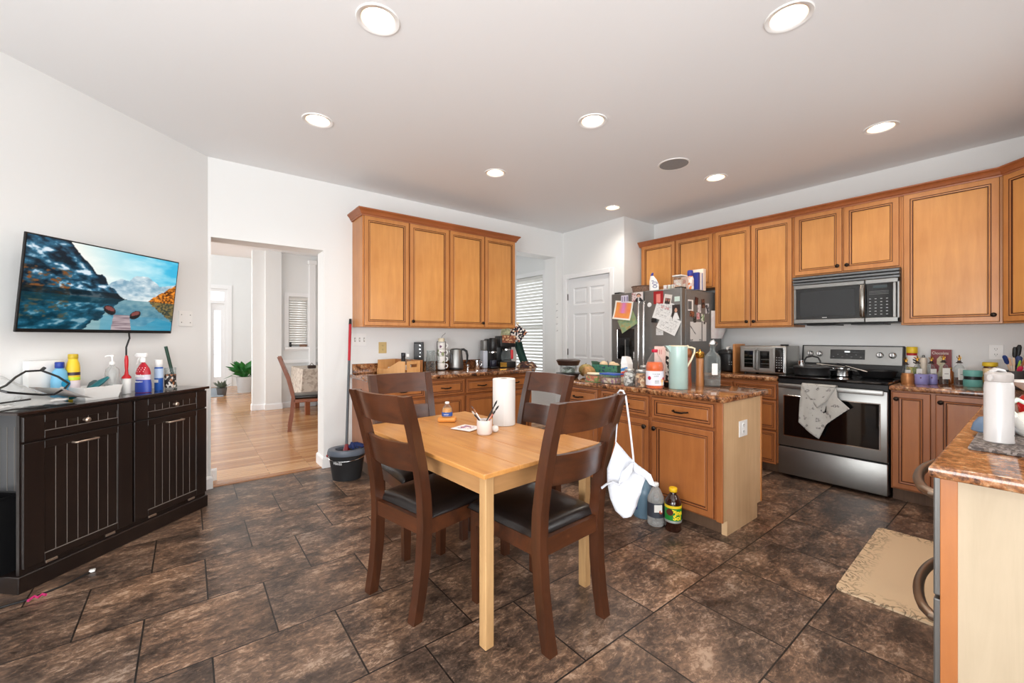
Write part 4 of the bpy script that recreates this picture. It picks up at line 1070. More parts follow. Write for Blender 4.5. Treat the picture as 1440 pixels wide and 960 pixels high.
# ------------------------------------------------------------------ helpers for small goods
def part(t, name, prof, m, label=None, seg=28, smooth=45, **k):
    q = MB(); q.lathe(prof, m, seg=seg, **k); return q.build(name, t, smooth=smooth, label=label)
def bottle(name, label, cat, loc, body, bm_, cap=None, cm=None, lab=None, lm=None, liquid=None, qm=None, group=None, rz=0., sy=1.):
    """lathed bottle: body / cap / label band / liquid profiles"""
    t = thing(name, label, cat, loc, rz, group)
    part(t, 'body', body, bm_, sy=sy)
    if liquid: part(t, 'contents', liquid, qm, sy=sy)
    if cap: part(t, 'cap', cap, cm, sy=sy)
    if lab: part(t, 'label', lab, lm, sy=sy)
    return t
def band(r, z0, z1, t=.0008): return [(r, z0), (r + t, z0), (r + t, z1), (r, z1)]
def cylm(r, z0, z1, b=.003): return [(0, z0), (r - b, z0), (r, z0 + b), (r, z1 - b), (r - b, z1), (0, z1)]
def bx(name, label, cat, loc, size, m, rz=0., bev=.003, parent=None):
    q = MB(); q.box((-size[0] / 2, -size[1] / 2, 0), (size[0] / 2, size[1] / 2, size[2]), m, bev)
    o = q.build(name, parent, loc, (0, 0, rz), smooth=40)
    if label: tag(o, label, cat)
    return o
C = CT + .0005
CAMZ = math.radians(52 - 90)          # turn fronts towards the dining side
gold = pm('gold', (206, 160, 72), .25, 1.)
copper = pm('copper_brown', (150, 92, 56), .35, .5)
red_p = pm('red_plastic', (196, 30, 38), .35)
blue_p = pm('blue_plastic', (30, 60, 150), .35)
yellow_p = pm('yellow_plastic', (232, 196, 46), .4)
lblue = pm('light_blue', (120, 190, 226), .4)
teal = pm('teal', (24, 104, 112), .4)
cream = pm('cream', (232, 220, 190), .5)
lt_wood = wood('light_wood', (196, 140, 82), (226, 176, 118), .5)
label_w = pm('label_white', (236, 234, 230), .5)
def clear(name, col, k, rough):
    """thin clear plastic or glass: mostly see-through, with a gloss that grows at grazing angles"""
    m, nt, b = _new(name); N, L = nt.nodes, nt.links
    tr = N.new('ShaderNodeBsdfTransparent'); tr.inputs[0].default_value = (.96, .98, .98, 1); mx = N.new('ShaderNodeMixShader'); lw_ = N.new('ShaderNodeLayerWeight'); lw_.inputs['Blend'].default_value = .35
    mr = N.new('ShaderNodeMapRange'); mr.inputs['To Min'].default_value = k; mr.inputs['To Max'].default_value = min(1, k + .5); L.new(lw_.outputs['Facing'], mr.inputs['Value']); L.new(mr.outputs[0], mx.inputs[0])
    b.inputs['Base Color'].default_value = lin(col); b.inputs['Roughness'].default_value = rough; b.inputs['Specular IOR Level'].default_value = .9
    L.new(tr.outputs[0], mx.inputs[1]); L.new(b.outputs[0], mx.inputs[2]); L.new(mx.outputs[0], nt.nodes['Material Output'].inputs[0])
    return m
bag_clear = clear('clear_vinyl', (200, 200, 198), .34, .2)
clearp = clear('thin_clear', (170, 176, 176), .045, .06)

def speckle(name, cols, scale, rough=.6):
    if name in MATS: return MATS[name]
    m, nt, b = _new(name); N, L = nt.nodes, nt.links
    t = N.new('ShaderNodeTexCoord'); v = N.new('ShaderNodeTexVoronoi'); v.inputs['Scale'].default_value = scale; L.new(t.outputs['Object'], v.inputs['Vector'])
    s = N.new('ShaderNodeSeparateColor'); L.new(v.outputs['Color'], s.inputs[0])
    r = ramp(nt, [((k + .5) / len(cols), c) for k, c in enumerate(cols)]); r.color_ramp.interpolation = 'CONSTANT'
    for k, e in enumerate(r.color_ramp.elements): e.position = k / len(cols)
    L.new(s.outputs[0], r.inputs['Fac']); L.new(r.outputs[0], b.inputs['Base Color']); b.inputs['Roughness'].default_value = rough
    MATS[name] = m
    return m

# ------------------------------------------------------------------ on the black cabinet (local frame of the left wall)
DZ = .8985
def lw_pt(x, y): return (.118 + x * .7071 - y * .7071, 3.862 + x * .7071 + y * .7071, DZ)
# aerosol can
p = (-.160, 3.772, DZ)
t = thing('aerosol_can', 'blue and white aerosol can between the spray bottle and the patterned glass', 'spray can', p)
part(t, 'can', [(0, 0), (.03, 0), (.032, .003), (.032, .152), (.029, .16), (0, .16)], pm('aerosol_blue', (38, 92, 176), .35)); part(t, 'label', band(.032, .085, .15), pm('aerosol_pale', (186, 208, 236), .4)); part(t, 'cap', cylm(.03, .16, .212), white_p)
m = MB(); m.box((-.022, -.0345, .055), (.022, -.0325, .075), label_w, M=RZ(CAMZ)); m.build('sticker', t, smooth=0)
t = thing('drinking_glass', 'clear tumbler with a dark ringed pattern at the right end of the black cabinet', 'glass', (-.100, 3.815, DZ))
part(t, 'tumbler', [(0, 0), (.036, 0), (.042, .01), (.0435, .15), (.041, .15), (.039, .012), (0, .01)], clearp, seg=32, smooth=60)
part(t, 'pattern', band(.0428, .012, .105), speckle('ring_pattern', [(26, 22, 20), (40, 30, 24), (26, 22, 20), (150, 96, 62), (206, 200, 192)], 55))
m = MB(); m.tube([(-.072, 3.915, DZ + .004), (-.128, 3.915, DZ + .30)], .0105, pm('dark_green', (22, 62, 46), .4), 10); o = m.build('garden_stake'); tag(o, 'dark green rod leaning at the right end of the black cabinet', 'rod')
# trigger spray
t = thing('spray_bottle', 'red and blue trigger spray bottle with white nozzle below the television', 'spray bottle', (-.235, 3.690, DZ), CAMZ - .1)
m = MB(); m.lathe([(0, 0), (.062, 0), (.066, .006), (.066, .06), (.06, .085), (.058, .1), (.062, .13), (.05, .16), (.028, .185), (.016, .195), (.016, .205)], pm('spray_body', (178, 26, 44), .35), sy=.55, seg=32); m.build('body', t)
part(t, 'label', [(.0665, .002), (.0675, .002), (.0675, .058), (.0615, .085), (.0665, .002)], pm('spray_label', (46, 70, 160), .4), sy=.55); part(t, 'band', [(.062, .086), (.0632, .086), (.0612, .098), (.0635, .118), (.062, .118)], pm('spray_pale', (206, 202, 216), .4), sy=.55)
m = MB(); text_cyl(m, 'Resolve', .026, .0635, TR((0, .0, .112)), white_p, .58, bold=.0008, depth=.003); text_cyl(m, 'PET EXPERT', .0125, .0668, TR((0, 0, .072)), white_p, .58, depth=.003)
for k in range(12): a = -.9 + .16 * k; zz = .14 + .012 * (k % 3); rr = interp([(.13, .063), (.16, .051), (.185, .029)], zz); m.lathe([(0, 0), (.0028, 0), (.0028, .0012), (0, .0012)], white_p, seg=8, M=TR((rr * math.sin(a), -rr * math.cos(a) * .56, zz)) @ RZ(a) @ Matrix.Rotation(PI / 2, 4, 'X'))
m.build('print', t, smooth=0)
m = MB(); m.lathe([(.018, .2), (.02, .205), (.02, .225), (.015, .232), (0, .232)], white_p, seg=20); m.box((-.065, -.012, .232), (.032, .012, .262), white_p, .008, 3); m.box((-.078, -.006, .238), (-.064, .006, .252), white_p, .002); m.build('spray_head', t, smooth=40)
m = MB(); m.tube([(-.03, 0, .235), (-.045, 0, .215), (-.05, 0, .195), (-.062, 0, .185)], [.006, .006, .005, .004], white_p, 8); m.build('trigger', t)
# lint roller standing on its roll
t = thing('lint_roller', 'lint roller standing on end with a bright red handle', 'lint roller', (-.315, 3.660, DZ))
part(t, 'roll', cylm(.029, 0, .10), white_p); part(t, 'handle', [(0, .1), (.031, .1), (.031, .108), (.014, .125), (.0095, .15), (.012, .18), (.0135, .215), (.01, .245), (0, .252)], red_p)
# pump bottle
t = thing('pump_bottle', 'clear pump bottle half full, right of the white basket', 'bottle', (-.375, 3.600, DZ))
part(t, 'body', [(0, 0), (.043, 0), (.046, .006), (.046, .14), (.04, .165), (.018, .185), (.016, .2)], bag_clear); part(t, 'contents', [(0, .003), (.043, .003), (.0435, .06), (0, .06)], pm('clear_gel', (214, 218, 216), .15))
m = MB(); m.lathe([(.019, .195), (.019, .212), (.007, .216), (.007, .242), (.014, .244), (.014, .256), (0, .258)], white_p, seg=18); m.tube([(0, 0, .25), (-.03, -.01, .25), (-.042, -.014, .243)], .0055, white_p, 8); m.build('pump', t)
# white basket with teal brush
t = thing('basket', 'white open plastic basket holding a teal brush', 'basket', (-.44, 3.497, DZ), LW - .05)
m = MB()
def frus(mb, a0, b0, a1, b1, h, m_, th=.003):
    for s in (1, -1):
        mb.quad([(-a0, s * b0, 0), (a0, s * b0, 0), (a1, s * b1, h), (-a1, s * b1, h)], m_); mb.quad([(s * a0, -b0, 0), (s * a0, b0, 0), (s * a1, b1, h), (s * a1, -b1, h)], m_)
    mb.quad([(-a0, -b0, 0), (a0, -b0, 0), (a0, b0, 0), (-a0, b0, 0)], m_)
frus(m, .085, .055, .1, .068, .075, white_p); m.build('tray', t, smooth=0, solid=.003)
m = MB(); m.tube([(-.12, .0, .012), (-.05, .01, .04), (.0, .02, .062), (.04, .022, .09), (.075, .02, .115)], [.014, .017, .022, .024, .012], teal, 12, flat=.6); o = m.build('cleaning_brush', loc=(-.437, 3.502, DZ + .004), rot=(0, 0, LW - .12)); tag(o, 'teal plastic cleaning brush lying in the white basket', 'brush')
m = MB(); m.tube([(-.02, .0, .06), (.035, 0, .088), (.06, 0, .1)], [.014, .02, .01], pm('grey_teal', (60, 84, 88), .4), 10, flat=.5); o = m.build('dustpan', loc=(-.47, 3.535, DZ), rot=(0, 0, LW + .6)); o.location = (-.462, 3.528, DZ + .0); tag(o, 'dark grey teal brush tilted behind the white basket', 'brush')
# yellow powder bottle, light blue bottle, white carton
p = (-.530, 3.490, DZ)
t = thing('cleanser_bottle', 'yellow cleanser bottle with a dark band below the television', 'bottle', p)
part(t, 'body', [(0, 0), (.036, 0), (.038, .004), (.038, .19), (.034, .215), (.026, .232), (.026, .24)], yellow_p); part(t, 'label', band(.038, .145, .163), pm('dark_band', (60, 44, 60), .4)); part(t, 'base_label', band(.038, .05, .115), pm('pale_pink_label', (226, 214, 218), .4)); part(t, 'stripe', band(.0382, .118, .134), pm('lime', (200, 226, 60), .4)); part(t, 'cap', cylm(.028, .24, .268), pm('mustard_cap', (196, 168, 40), .4))
t = thing('detergent_bottle', 'light blue bottle with dark blue cap beside the yellow cleanser bottle', 'bottle', (-.578, 3.455, DZ), LW)
m = MB(); m.lathe([(0, 0), (.045, 0), (.048, .008), (.048, .12), (.04, .17), (.022, .19), (.02, .198)], lblue, seg=28, sy=.7); m.build('body', t)
m = MB(); m.lathe([(0, 0), (.026, 0), (.026, .0015), (0, .0015)], pm('cyan_swirl', (30, 150, 196), .4), seg=20, M=TR((.012, -.0338, .1)) @ Matrix.Rotation(PI / 2, 4, 'X')); m.lathe([(0, 0), (.016, 0), (.016, .0018), (0, .0018)], label_w, seg=20, M=TR((-.012, -.034, .07)) @ Matrix.Rotation(PI / 2, 4, 'X')); m.build('label', t, smooth=0); part(t, 'cap', cylm(.024, .19, .225), blue_p)
bx('carton', 'white carton standing against the wall behind the light blue bottle', 'box', (-.640, 3.470, DZ), (.165, .04, .235), white_p, LW, .002)
# clear zip bag with black trim, lying folded, papers inside
t = thing('vinyl_bag', 'clear vinyl storage bag with black piping slumped at the left of the black cabinet', 'bag', lw_pt(-.94, .13), LW)
m = MB()
def bagtop(u, v):
    x = -.27 + .38 * u; y = -.125 + .225 * v
    z = .004 + .15 * math.exp(-((u - .5) / .24) ** 2) * (.35 + .65 * v) * (1 - .5 * max(0, u - .6)) + .03 * fbm(u * 7, v * 7, 81) * min(1, 6 * u * (1 - u) + .2)
    return (x, y, max(.004, z * min(1, 5 * v + .25) * min(1, 6 * (1 - u)) + .004))
m.grid(40, 26, bagtop, bag_clear); m.build('bag_skin', t, smooth=30, normals=False)
m = MB(); m.grid(20, 12, lambda u, v: (-.26 + .33 * u, -.11 + .2 * v, .003 + .03 * fbm(u * 6, v * 5, 91) + .012), pm('crumpled_white', (214, 214, 212), .6)); m.build('wrapped_linen', t, smooth=30, solid=.01)
m = MB(); pts = [(-.20, -.08, .115), (-.13, -.02, .125), (-.06, .03, .16), (.0, .06, .185), (.06, .05, .185), (.085, -.02, .15), (.10, -.07, .11), (.06, -.1, .09), (0, -.115, .065), (-.05, -.115, .07), (-.12, -.115, .085), (-.18, -.105, .1)]
m.tube(pts, .0055, blackp, 6, closed=True); m.tube([(.06, .05, .185), (.075, .05, .20)], .008, blackp, 6); m.build('piping', t)
m = MB(); m.tube([(-.27, -.135, .012), (-.18, -.139, .018), (-.05, -.138, .008), (.08, -.13, .006)], .004, blackp, 6); m.tube([(-.27, -.11, .05), (-.1, -.12, .055)], .0045, blackp, 6); m.build('zip', t)
q = picture('magazine', .16, .22, 12, 12, lambda u, v: mixc((216, 212, 208), (196, 150, 136), max(0, fbm(u * 5, v * 6, 101) - .5) * 3), print_m, None, lambda u, v, p: (p[0], p[2], .02 + .075 * (1 - u) ** 1.3 + .004 * v))
q.location = lw_pt(-.835, .105); q.rotation_euler = (0, 0, LW); tag(q, 'pale magazine sloping off the clear bag beside the white basket', 'magazine')
# floor cable by the cabinet
m = MB(); m.tube([(-1.0, 2.98, .004), (-.78, 2.985, .005), (-.62, 3.0, .004), (-.5, 3.06, .005), (-.41, 3.155, .004)], .0045, blackp, 6); m.box((-.42, 3.145, .001), (-.395, 3.17, .012), white_p, .003); o = m.build('charging_cable'); tag(o, 'thin black cable on the tile floor in front of the black cabinet', 'cable')
m = MB(); m.tube([(-.60, 2.97, .012), (-.585, 2.995, .016), (-.57, 2.98, .012), (-.56, 3.0, .014), (-.545, 2.985, .012)], .006, pm('pink_ribbon', (190, 50, 110), .6), 6); o = m.build('hair_tie'); tag(o, 'small pink twist of ribbon by the floor cable', 'hair tie')

# ------------------------------------------------------------------ back counter
t = thing('wooden_caddy', 'light wooden caddy tray with a hand hole, behind the far left chair', 'tray', (1.695, 4.025, C), CAMZ - math.radians(36))
m = MB(); W2, D2 = .215, .115
m.box((-W2, -D2, 0), (W2, D2, .008), lt_wood)
m.prism([(-W2, .008), (W2, .008), (W2, .135), (.13, .135), (-.06, .05), (-W2, .05)][::1], -D2, -D2 + .009, lt_wood, axis='y')
m.prism([(-W2, .008), (W2, .008), (W2, .14), (-W2, .14)], D2 - .009, D2, wood('caddy_back', (150, 96, 52), (186, 128, 76), .5), axis='y')
m.build('tray_sides', t, smooth=0)
m = MB(); m.prism([(-D2 + .009, .008), (D2 - .009, .008), (D2 - .009, .14), (-D2 + .009, .14)], -W2, -W2 + .009, lt_wood, axis='x'); m.build('end_board', t, smooth=0)
m = MB()
for a, b2, u, v in ((-.081, .081, .008, .075), (-.081, .081, .105, .135), (-.081, -.045, .075, .105), (.045, .081, .075, .105)): m.box((W2 - .009, a, u), (W2, b2, v), lt_wood)
m.build('handle_board', t, smooth=0)
m = MB(); m.box((-.004, -.08, .008), (.004, .08, .10), lt_wood, M=TR((.06, 0, 0))); m.build('divider', t, smooth=0)
t = thing('spice_jar', 'small dark capped jar standing in the wooden caddy', 'jar', (1.76, 4.085, C + .0085)); part(t, 'body', cylm(.022, 0, .15), blackp); part(t, 'cap', cylm(.0225, .15, .20), pm('dark_cap', (40, 42, 46), .3))
t = thing('spray_bottle', 'clear bottle with white cap standing in the wooden caddy', 'bottle', (1.76, 3.97, C + .0085)); part(t, 'body', [(0, 0), (.03, 0), (.032, .01), (.032, .11), (.014, .15), (.012, .165)], clearp); part(t, 'cap', cylm(.014, .16, .19), white_p); part(t, 'label', band(.032, .03, .08), label_w)
m = MB(); m.box((-.05, -.03, 0), (.05, .03, .06), pm('cloth_blue', (120, 150, 190), .8), .02, 3, M=Matrix.Rotation(.3, 4, 'Y')); o = m.build('folded_cloth', loc=(1.83, 4.09, C + .02)); 
bpy.data.objects.remove(o)
t = thing('coffee_scoop', 'white scoop lying in the wooden caddy', 'scoop', (1.64, 4.12, C + .0085)); m = MB(); m.lathe([(0, .02), (.018, .024), (.026, .04), (.028, .055), (.026, .055), (.022, .04), (0, .028)], white_p, seg=16); m.build('bowl', t); m = MB(); m.tube([(.02, 0, .045), (.09, .01, .03), (.13, .015, .07)], .006, white_p, 8); m.build('handle', t)
t = thing('canister', 'tall black canister with a column of silver dots', 'canister', (1.985, 4.19, C), CAMZ)
m = MB(); m.box((-.047, -.04, 0), (.047, .04, .305), blackp, .004, 2); m.build('body', t, smooth=0)
m = MB()
for k in range(7): m.lathe([(0, 0), (.006, 0), (.006, .002), (0, .002)], chrome, seg=10, M=TR((.02, -.0395, .04 + k * .04)) @ Matrix.Rotation(PI / 2, 4, 'X'))
m.build('buttons', t, smooth=0)
m = MB(); m.box((-.047, -.04, .3055), (.047, .04, .318), pm('canister_lid', (44, 44, 46), .3), .004, 2); m.build('lid', t, smooth=0)
t = thing('glass_pitcher', 'clear glass carafe left of the floral mug tower', 'pitcher', (2.092, 4.12, C)); part(t, 'body', [(0, 0), (.05, 0), (.054, .01), (.05, .13), (.042, .2), (.046, .225), (.044, .225), (.04, .2), (.047, .13), (.05, .012), (0, .008)], clearp, seg=32, smooth=60); m = MB(); m.tube([(.045, -.01, .2), (.085, -.02, .19), (.09, -.02, .12), (.052, -.012, .06)], .007, clearp, 8); m.build('handle', t)
t = thing('mug_tower', 'tall stack of white floral mugs in a black wire rack', 'mugs', (2.228, 4.132, C), CAMZ)
mugm = speckle('floral_mug', [(238, 236, 232)] * 9 + [(150, 160, 120), (120, 84, 110)], 34)
for k in range(4):
    z = .012 + .075 * k
    d_ = part(t, 'mug', [(0, z), (.036, z), (.042, z + .008), (.043, z + .072), (.040, z + .072), (.038, z + .01), (0, z + .008)], mugm)
    m = MB(); m.tube([(.04, 0, z + .06), (.066, 0, z + .055), (.07, 0, z + .035), (.062, 0, z + .018), (.04, 0, z + .014)], .006, white_p, 8); m.build('handle', d_)
m = MB()
for s in (-1, 1): m.tube([(s * .047, -.005, 0), (s * .047, -.005, .32)], .003, blackp, 6)
m.tube([(-.047, -.005, .318), (0, -.005, .335), (.047, -.005, .318)], .003, blackp, 6); m.tube([(.048 * math.cos(2 * PI * k / 20), .048 * math.sin(2 * PI * k / 20), .005) for k in range(20)], .0035, blackp, 6, closed=True); m.build('wire_rack', t)
t = thing('tea_infuser', 'small white knobbed infuser with bent wire on top of the mug tower', 'infuser', (2.228, 4.132, C + .318)); part(t, 'cup', [(0, .002), (.034, .002), (.036, .03), (.03, .04), (0, .042)], cream); m = MB(); m.tube([(0, 0, .04), (.015, .0, .07), (.04, .0, .085), (.05, .0, .10)], .0025, slate_st, 6); m.build('wire', t)
t = thing('electric_kettle', 'brushed steel electric kettle with black handle on the back counter', 'kettle', (2.42, 4.138, C), CAMZ)
part(t, 'base', cylm(.083, 0, .022), blackp); part(t, 'body', [(0, .024), (.082, .024), (.083, .035), (.078, .12), (.068, .215), (.064, .228), (0, .23)], steel, smooth=40); part(t, 'lid', [(.062, .228), (.06, .236), (.02, .243), (0, .244)], blackp)
m = MB(); m.tube([(.05, 0, .225), (.085, 0, .232), (.118, 0, .21), (.13, 0, .16), (.126, 0, .10), (.112, 0, .065)], [.013, .014, .014, .013, .011, .008], blackp, 10); m.build('handle', t); m = MB(); m.prism([(-.07, .19), (-.07, .225), (-.095, .228), (-.088, .215)], -.014, .014, steel, axis='y'); m.build('spout', t, smooth=0)
m = MB(); m.box((-.055, -.066, .07), (-.035, -.058, .18), blackp, .004, 2); m.build('water_gauge', t, smooth=0)
t = thing('pepper_mill', 'small steel mill standing in front of the kettle', 'mill', (2.45, 3.935, C)); part(t, 'body', [(0, 0), (.015, 0), (.016, .01), (.013, .045), (.015, .05)], chrome, seg=16); part(t, 'top', [(.016, .05), (.018, .055), (.014, .066), (0, .07)], steel, seg=16)
t = thing('metal_mug', 'shiny metal mug between the kettle and the pod coffee machine', 'mug', (2.69, 4.11, C)); part(t, 'cup', [(0, 0), (.034, 0), (.036, .004), (.033, .1), (.031, .1), (.033, .008), (0, .006)], chrome); m = MB(); m.tube([(.032, .0, .085), (.055, -.01, .08), (.058, -.01, .04), (.034, 0, .025)], .005, chrome, 8); m.build('handle', t)
t = thing('pod_coffee_machine', 'black pod coffee machine with grey water tank', 'coffee machine', (2.845, 4.075, C), -.25)
m = MB(); m.box((-.03, -.12, 0), (.07, .12, .025), blackp, .008, 2); m.box((-.03, .0, .025), (.07, .12, .35), blackp, .012, 3); m.build('body', t, smooth=40)
m = MB(); m.lathe([(0, .2), (.045, .2), (.05, .21), (.05, .345), (.04, .36), (0, .362)], blackp, seg=28, M=TR((.02, -.055, 0))); m.build('brew_head', t)
part(t, 'cup_stand', cylm(.042, .0255, .10), pm('navy_black', (24, 28, 44), .3), M=TR((.02, -.065, 0))); part(t, 'ring', band(.045, .185, .2, .004), chrome, M=TR((.02, -.055, 0)))
m = MB(); m.box((-.09, -.03, .0), (-.034, .10, .21), pm('tank_grey', (178, 184, 196), .2), .01, 3); m.build('water_tank', t, smooth=40); m = MB(); m.box((-.085, -.02, .21), (-.034, .1, .335), slate_st, .01, 3); m.build('side_panel', t, smooth=40)
t = thing('drip_coffee_maker', 'black drip coffee maker with glass carafe beside the pod machine', 'coffee maker', (3.085, 4.085, C), -.3)
m = MB(); m.box((-.1, -.11, 0), (.1, .11, .075), blackp, .008, 2); m.box((-.1, .04, .075), (.1, .11, .33), blackp, .008, 2); m.box((-.1, -.1, .25), (.1, .11, .385), blackp, .012, 3); m.build('body', t, smooth=40)
m = MB(); m.box((-.1015, -.1115, .012), (-.02, -.1105, .066), gold, .0); m.build('front_plate', t, smooth=0)
part(t, 'warming_plate', cylm(.07, .0755, .082), slate_st, M=TR((0, -.035, 0)))
t = thing('carafe', 'glass coffee carafe with red handle on the drip coffee maker plate', 'carafe', (3.075, 4.051, C + .0825), -.3); part(t, 'bowl', [(0, 0), (.05, 0), (.064, .02), (.066, .07), (.05, .115), (.046, .14), (.044, .14), (.048, .112), (.062, .07), (.06, .022), (0, .004)], clearp, seg=32, smooth=60); part(t, 'collar', band(.047, .13, .145, .004), chrome); part(t, 'lid', cylm(.045, .143, .158), blackp); m = MB(); m.box((.04, -.055, .02), (.075, -.03, .135), red_p, .012, 3); m.build('handle', t, smooth=40)
# kitchen linens hanging from the cabinet corner
moth = speckle('mitt_print', [(24, 22, 30), (40, 34, 44), (226, 214, 200), (24, 22, 30), (180, 120, 90), (30, 28, 40), (226, 222, 218)], 60, .9)
m = MB(); m.box((-.085, -.011, -.085), (.085, .011, .085), moth, .01, 3, M=Matrix.Rotation(math.radians(38), 4, 'Y')); m.tube([(-.01, 0, .108), (-.02, 0, .13), (.0, 0, .135), (.005, 0, .11)], .004, yellow_p, 6); o = m.build('pot_holder', loc=(3.185, 3.955, 1.315), rot=(0, 0, CAMZ), smooth=40); tag(o, 'dark patterned quilted pot holder hanging at the right end of the left wall cabinets', 'pot holder')
m = MB(); m.box((-.055, -.008, -.05), (.055, .008, .05), pm('floral_pad', (150, 150, 120), .9, var=.5, scale=40), .006, 2); o = m.build('pot_holder', loc=(3.02, 3.99, 1.325), rot=(0, .15, CAMZ), smooth=40); tag(o, 'pale green floral pot holder hanging under the cabinet above the coffee maker', 'pot holder')
m = MB(); m.box((-.08, -.006, -.05), (.08, .006, .045), speckle('brown_pad', [(150, 90, 60), (120, 70, 50), (196, 160, 120), (150, 90, 70)], 50, .9), .005, 2); o = m.build('pot_holder', loc=(3.035, 3.945, 1.245), rot=(.25, .05, CAMZ), smooth=40); tag(o, 'brown patterned pot holder hanging just above the glass carafe', 'pot holder')
m = MB(); m.grid(8, 16, lambda u, v: (-.05 + .1 * u + .10 * (1 - v) ** 1.3, .012 * math.sin(u * 9 + v * 2), .31 * v), pm('green_towel', (34, 62, 54), .95)); o = m.build('dish_towel', loc=(3.275, 4.07, C + .003), rot=(0, 0, CAMZ), smooth=60, solid=.006); tag(o, 'dark green towel hanging beside the drip coffee maker', 'towel')
m = MB(); rag = speckle('rag_print', [(70, 44, 40), (40, 32, 34), (120, 84, 62), (176, 150, 120), (60, 40, 46)], 45, .95)
m.grid(22, 18, lambda u, v: (-.13 + .26 * u, -.1 + .2 * v, .003 + .085 * math.sin(PI * u) ** .8 * math.sin(PI * v) ** .8 * (.45 + .9 * fbm(u * 5, v * 5, 111))), rag); o = m.build('cloth_heap', loc=(3.285, 3.905, C), rot=(0, 0, CAMZ), smooth=50); tag(o, 'crumpled brown printed cloth heaped at the counter end by the coffee maker', 'cloth')
m = MB(); m.grid(14, 12, lambda u, v: (-.06 + .12 * u, -.05 + .1 * v, .002 + .045 * math.sin(PI * u) * math.sin(PI * v) * (.6 + .8 * fbm(u * 5, v * 5, 121))), pm('mustard_cloth', (206, 170, 70), .95)); o = m.build('dust_cloth', loc=(3.372, 4.06, C), smooth=50); tag(o, 'mustard yellow cloth at the very end of the back counter', 'cloth')

# ------------------------------------------------------------------ island goods
dk = pm('dark_brown_plastic', (52, 36, 30), .35)
t = thing('cake_keeper', 'black based round food keeper with clear bowl and brown lid at the island far end', 'food keeper', (2.722, 2.652, C))
part(t, 'base', [(0, 0), (.085, 0), (.098, .035), (.112, .042), (.112, .048), (0, .05)], pm('black_dish', (26, 24, 24), .3), seg=36); part(t, 'bowl', [(.05, .05), (.078, .055), (.08, .11), (.075, .115), (.072, .11), (.07, .058)], clearp, seg=36, smooth=60); part(t, 'contents', [(0, .052), (.06, .052), (.062, .085), (.03, .1), (0, .102)], speckle('grey_greens', [(120, 126, 112), (170, 172, 164), (90, 96, 80)], 50)); part(t, 'lid', [(0, .116), (.09, .116), (.108, .155), (.112, .16), (.1, .168), (0, .166)], dk, seg=36)
t = thing('melon', 'netted melon behind the orange food tub on the island', 'melon', (2.95, 2.645, C)); part(t, 'rind', [(0, 0), (.035, .004), (.06, .025), (.07, .058), (.062, .09), (.036, .112), (0, .118)], pm('melon_rind', (160, 140, 84), .6, var=.3, scale=40, bump=.4), smooth=80); part(t, 'stem', [(0, .116), (.006, .116), (.005, .126), (0, .127)], pm('melon_stem', (110, 96, 60), .8), seg=10)
t = thing('melon', 'second melon tucked against the green picnic box', 'melon', (2.885, 2.555, C)); part(t, 'rind', [(0, 0), (.03, .004), (.055, .022), (.064, .05), (.056, .08), (.032, .1), (0, .105)], pm('melon_rind_orange', (176, 134, 84), .6, var=.3, scale=40, bump=.4), smooth=80)
t = thing('produce_box', 'green illustrated cardboard box behind the blue lidded tub on the island', 'box', (3.04, 2.437, C), RX)
pg_ = lambda u, v: mixc(mixc((40, 110, 96), (96, 150, 110), fbm(u * 7, v * 5, 131)), (196, 190, 90), max(0, .5 - abs(u - .45)) * max(0, .5 - v) * 2) if fbm(u * 16, v * 9, 141) < .66 else (30, 50, 90)
m = MB(); frus(m, .145, .078, .145, .078, .122, pm('box_green', (52, 84, 66), .7)); m.build('carton', t, smooth=0, solid=.003)
picture('front_picture', .282, .116, 44, 20, pg_, print_m, t, location=(0, -.0802, .061)); m = MB(); m.quad([(-.145, -.078, .122), (-.155, -.078, .148), (-.155, .0, .143), (-.145, .078, .122)], pm('box_green', (52, 84, 66), .7)); m.build('flap', t, smooth=0, solid=.002)
for k, (x, y, r) in enumerate(((3.03, 2.50, .042), (3.07, 2.43, .04), (3.03, 2.36, .036))):
    q = MB(); q.lathe([(0, 0), (r * .6, r * .15), (r, r * .8), (r * .8, r * 1.5), (r * .3, r * 1.85), (0, r * 1.8)], pm('onion_skin', (222, 196, 160), .5, var=.15), seg=20); o = q.build('onion', loc=(x, y, C + .072), smooth=80); tag(o, ['pale onion at the left in the green box', 'pale onion in the middle of the green box', 'pale onion at the right in the green box'][k], 'onion')
t = thing('fruit_tub', 'clear tub of orange fruit slices at the island edge', 'tub', (2.665, 2.295, C), RX)
m = MB(); frus(m, .065, .045, .072, .05, .062, clearp); m.build('tub', t, smooth=0); m = MB(); m.box((-.061, -.042, .003), (.061, .042, .05), speckle('orange_fruit', [(214, 130, 84), (226, 160, 110), (196, 96, 60), (140, 150, 70)], 40), .008, 2); m.build('contents', t, smooth=40); m = MB(); m.box((-.063, -.044, -.0), (.063, .044, .003), pm('green_base', (60, 150, 50), .5)); m.build('base', t, smooth=0)
part(t, 'lid', [(0, .063), (.07, .063), (.072, .068), (.068, .073), (0, .073)], cream, seg=28, sy=.7)
t = thing('food_tub', 'food tub with blue lid at the island edge beside the glass jars', 'tub', (2.668, 2.125, C), RX)
m = MB(); frus(m, .068, .045, .076, .052, .07, clearp); m.build('tub', t, smooth=0); m = MB(); m.box((-.064, -.042, .003), (.064, .042, .048), speckle('nut_mix', [(206, 176, 140), (170, 130, 100), (220, 200, 176), (160, 110, 130)], 45), .01, 2); m.build('contents', t, smooth=40); m = MB(); m.box((-.08, -.056, .0705), (.08, .056, .082), pm('lid_blue', (44, 84, 170), .4), .005, 2); m.build('lid', t, smooth=0)
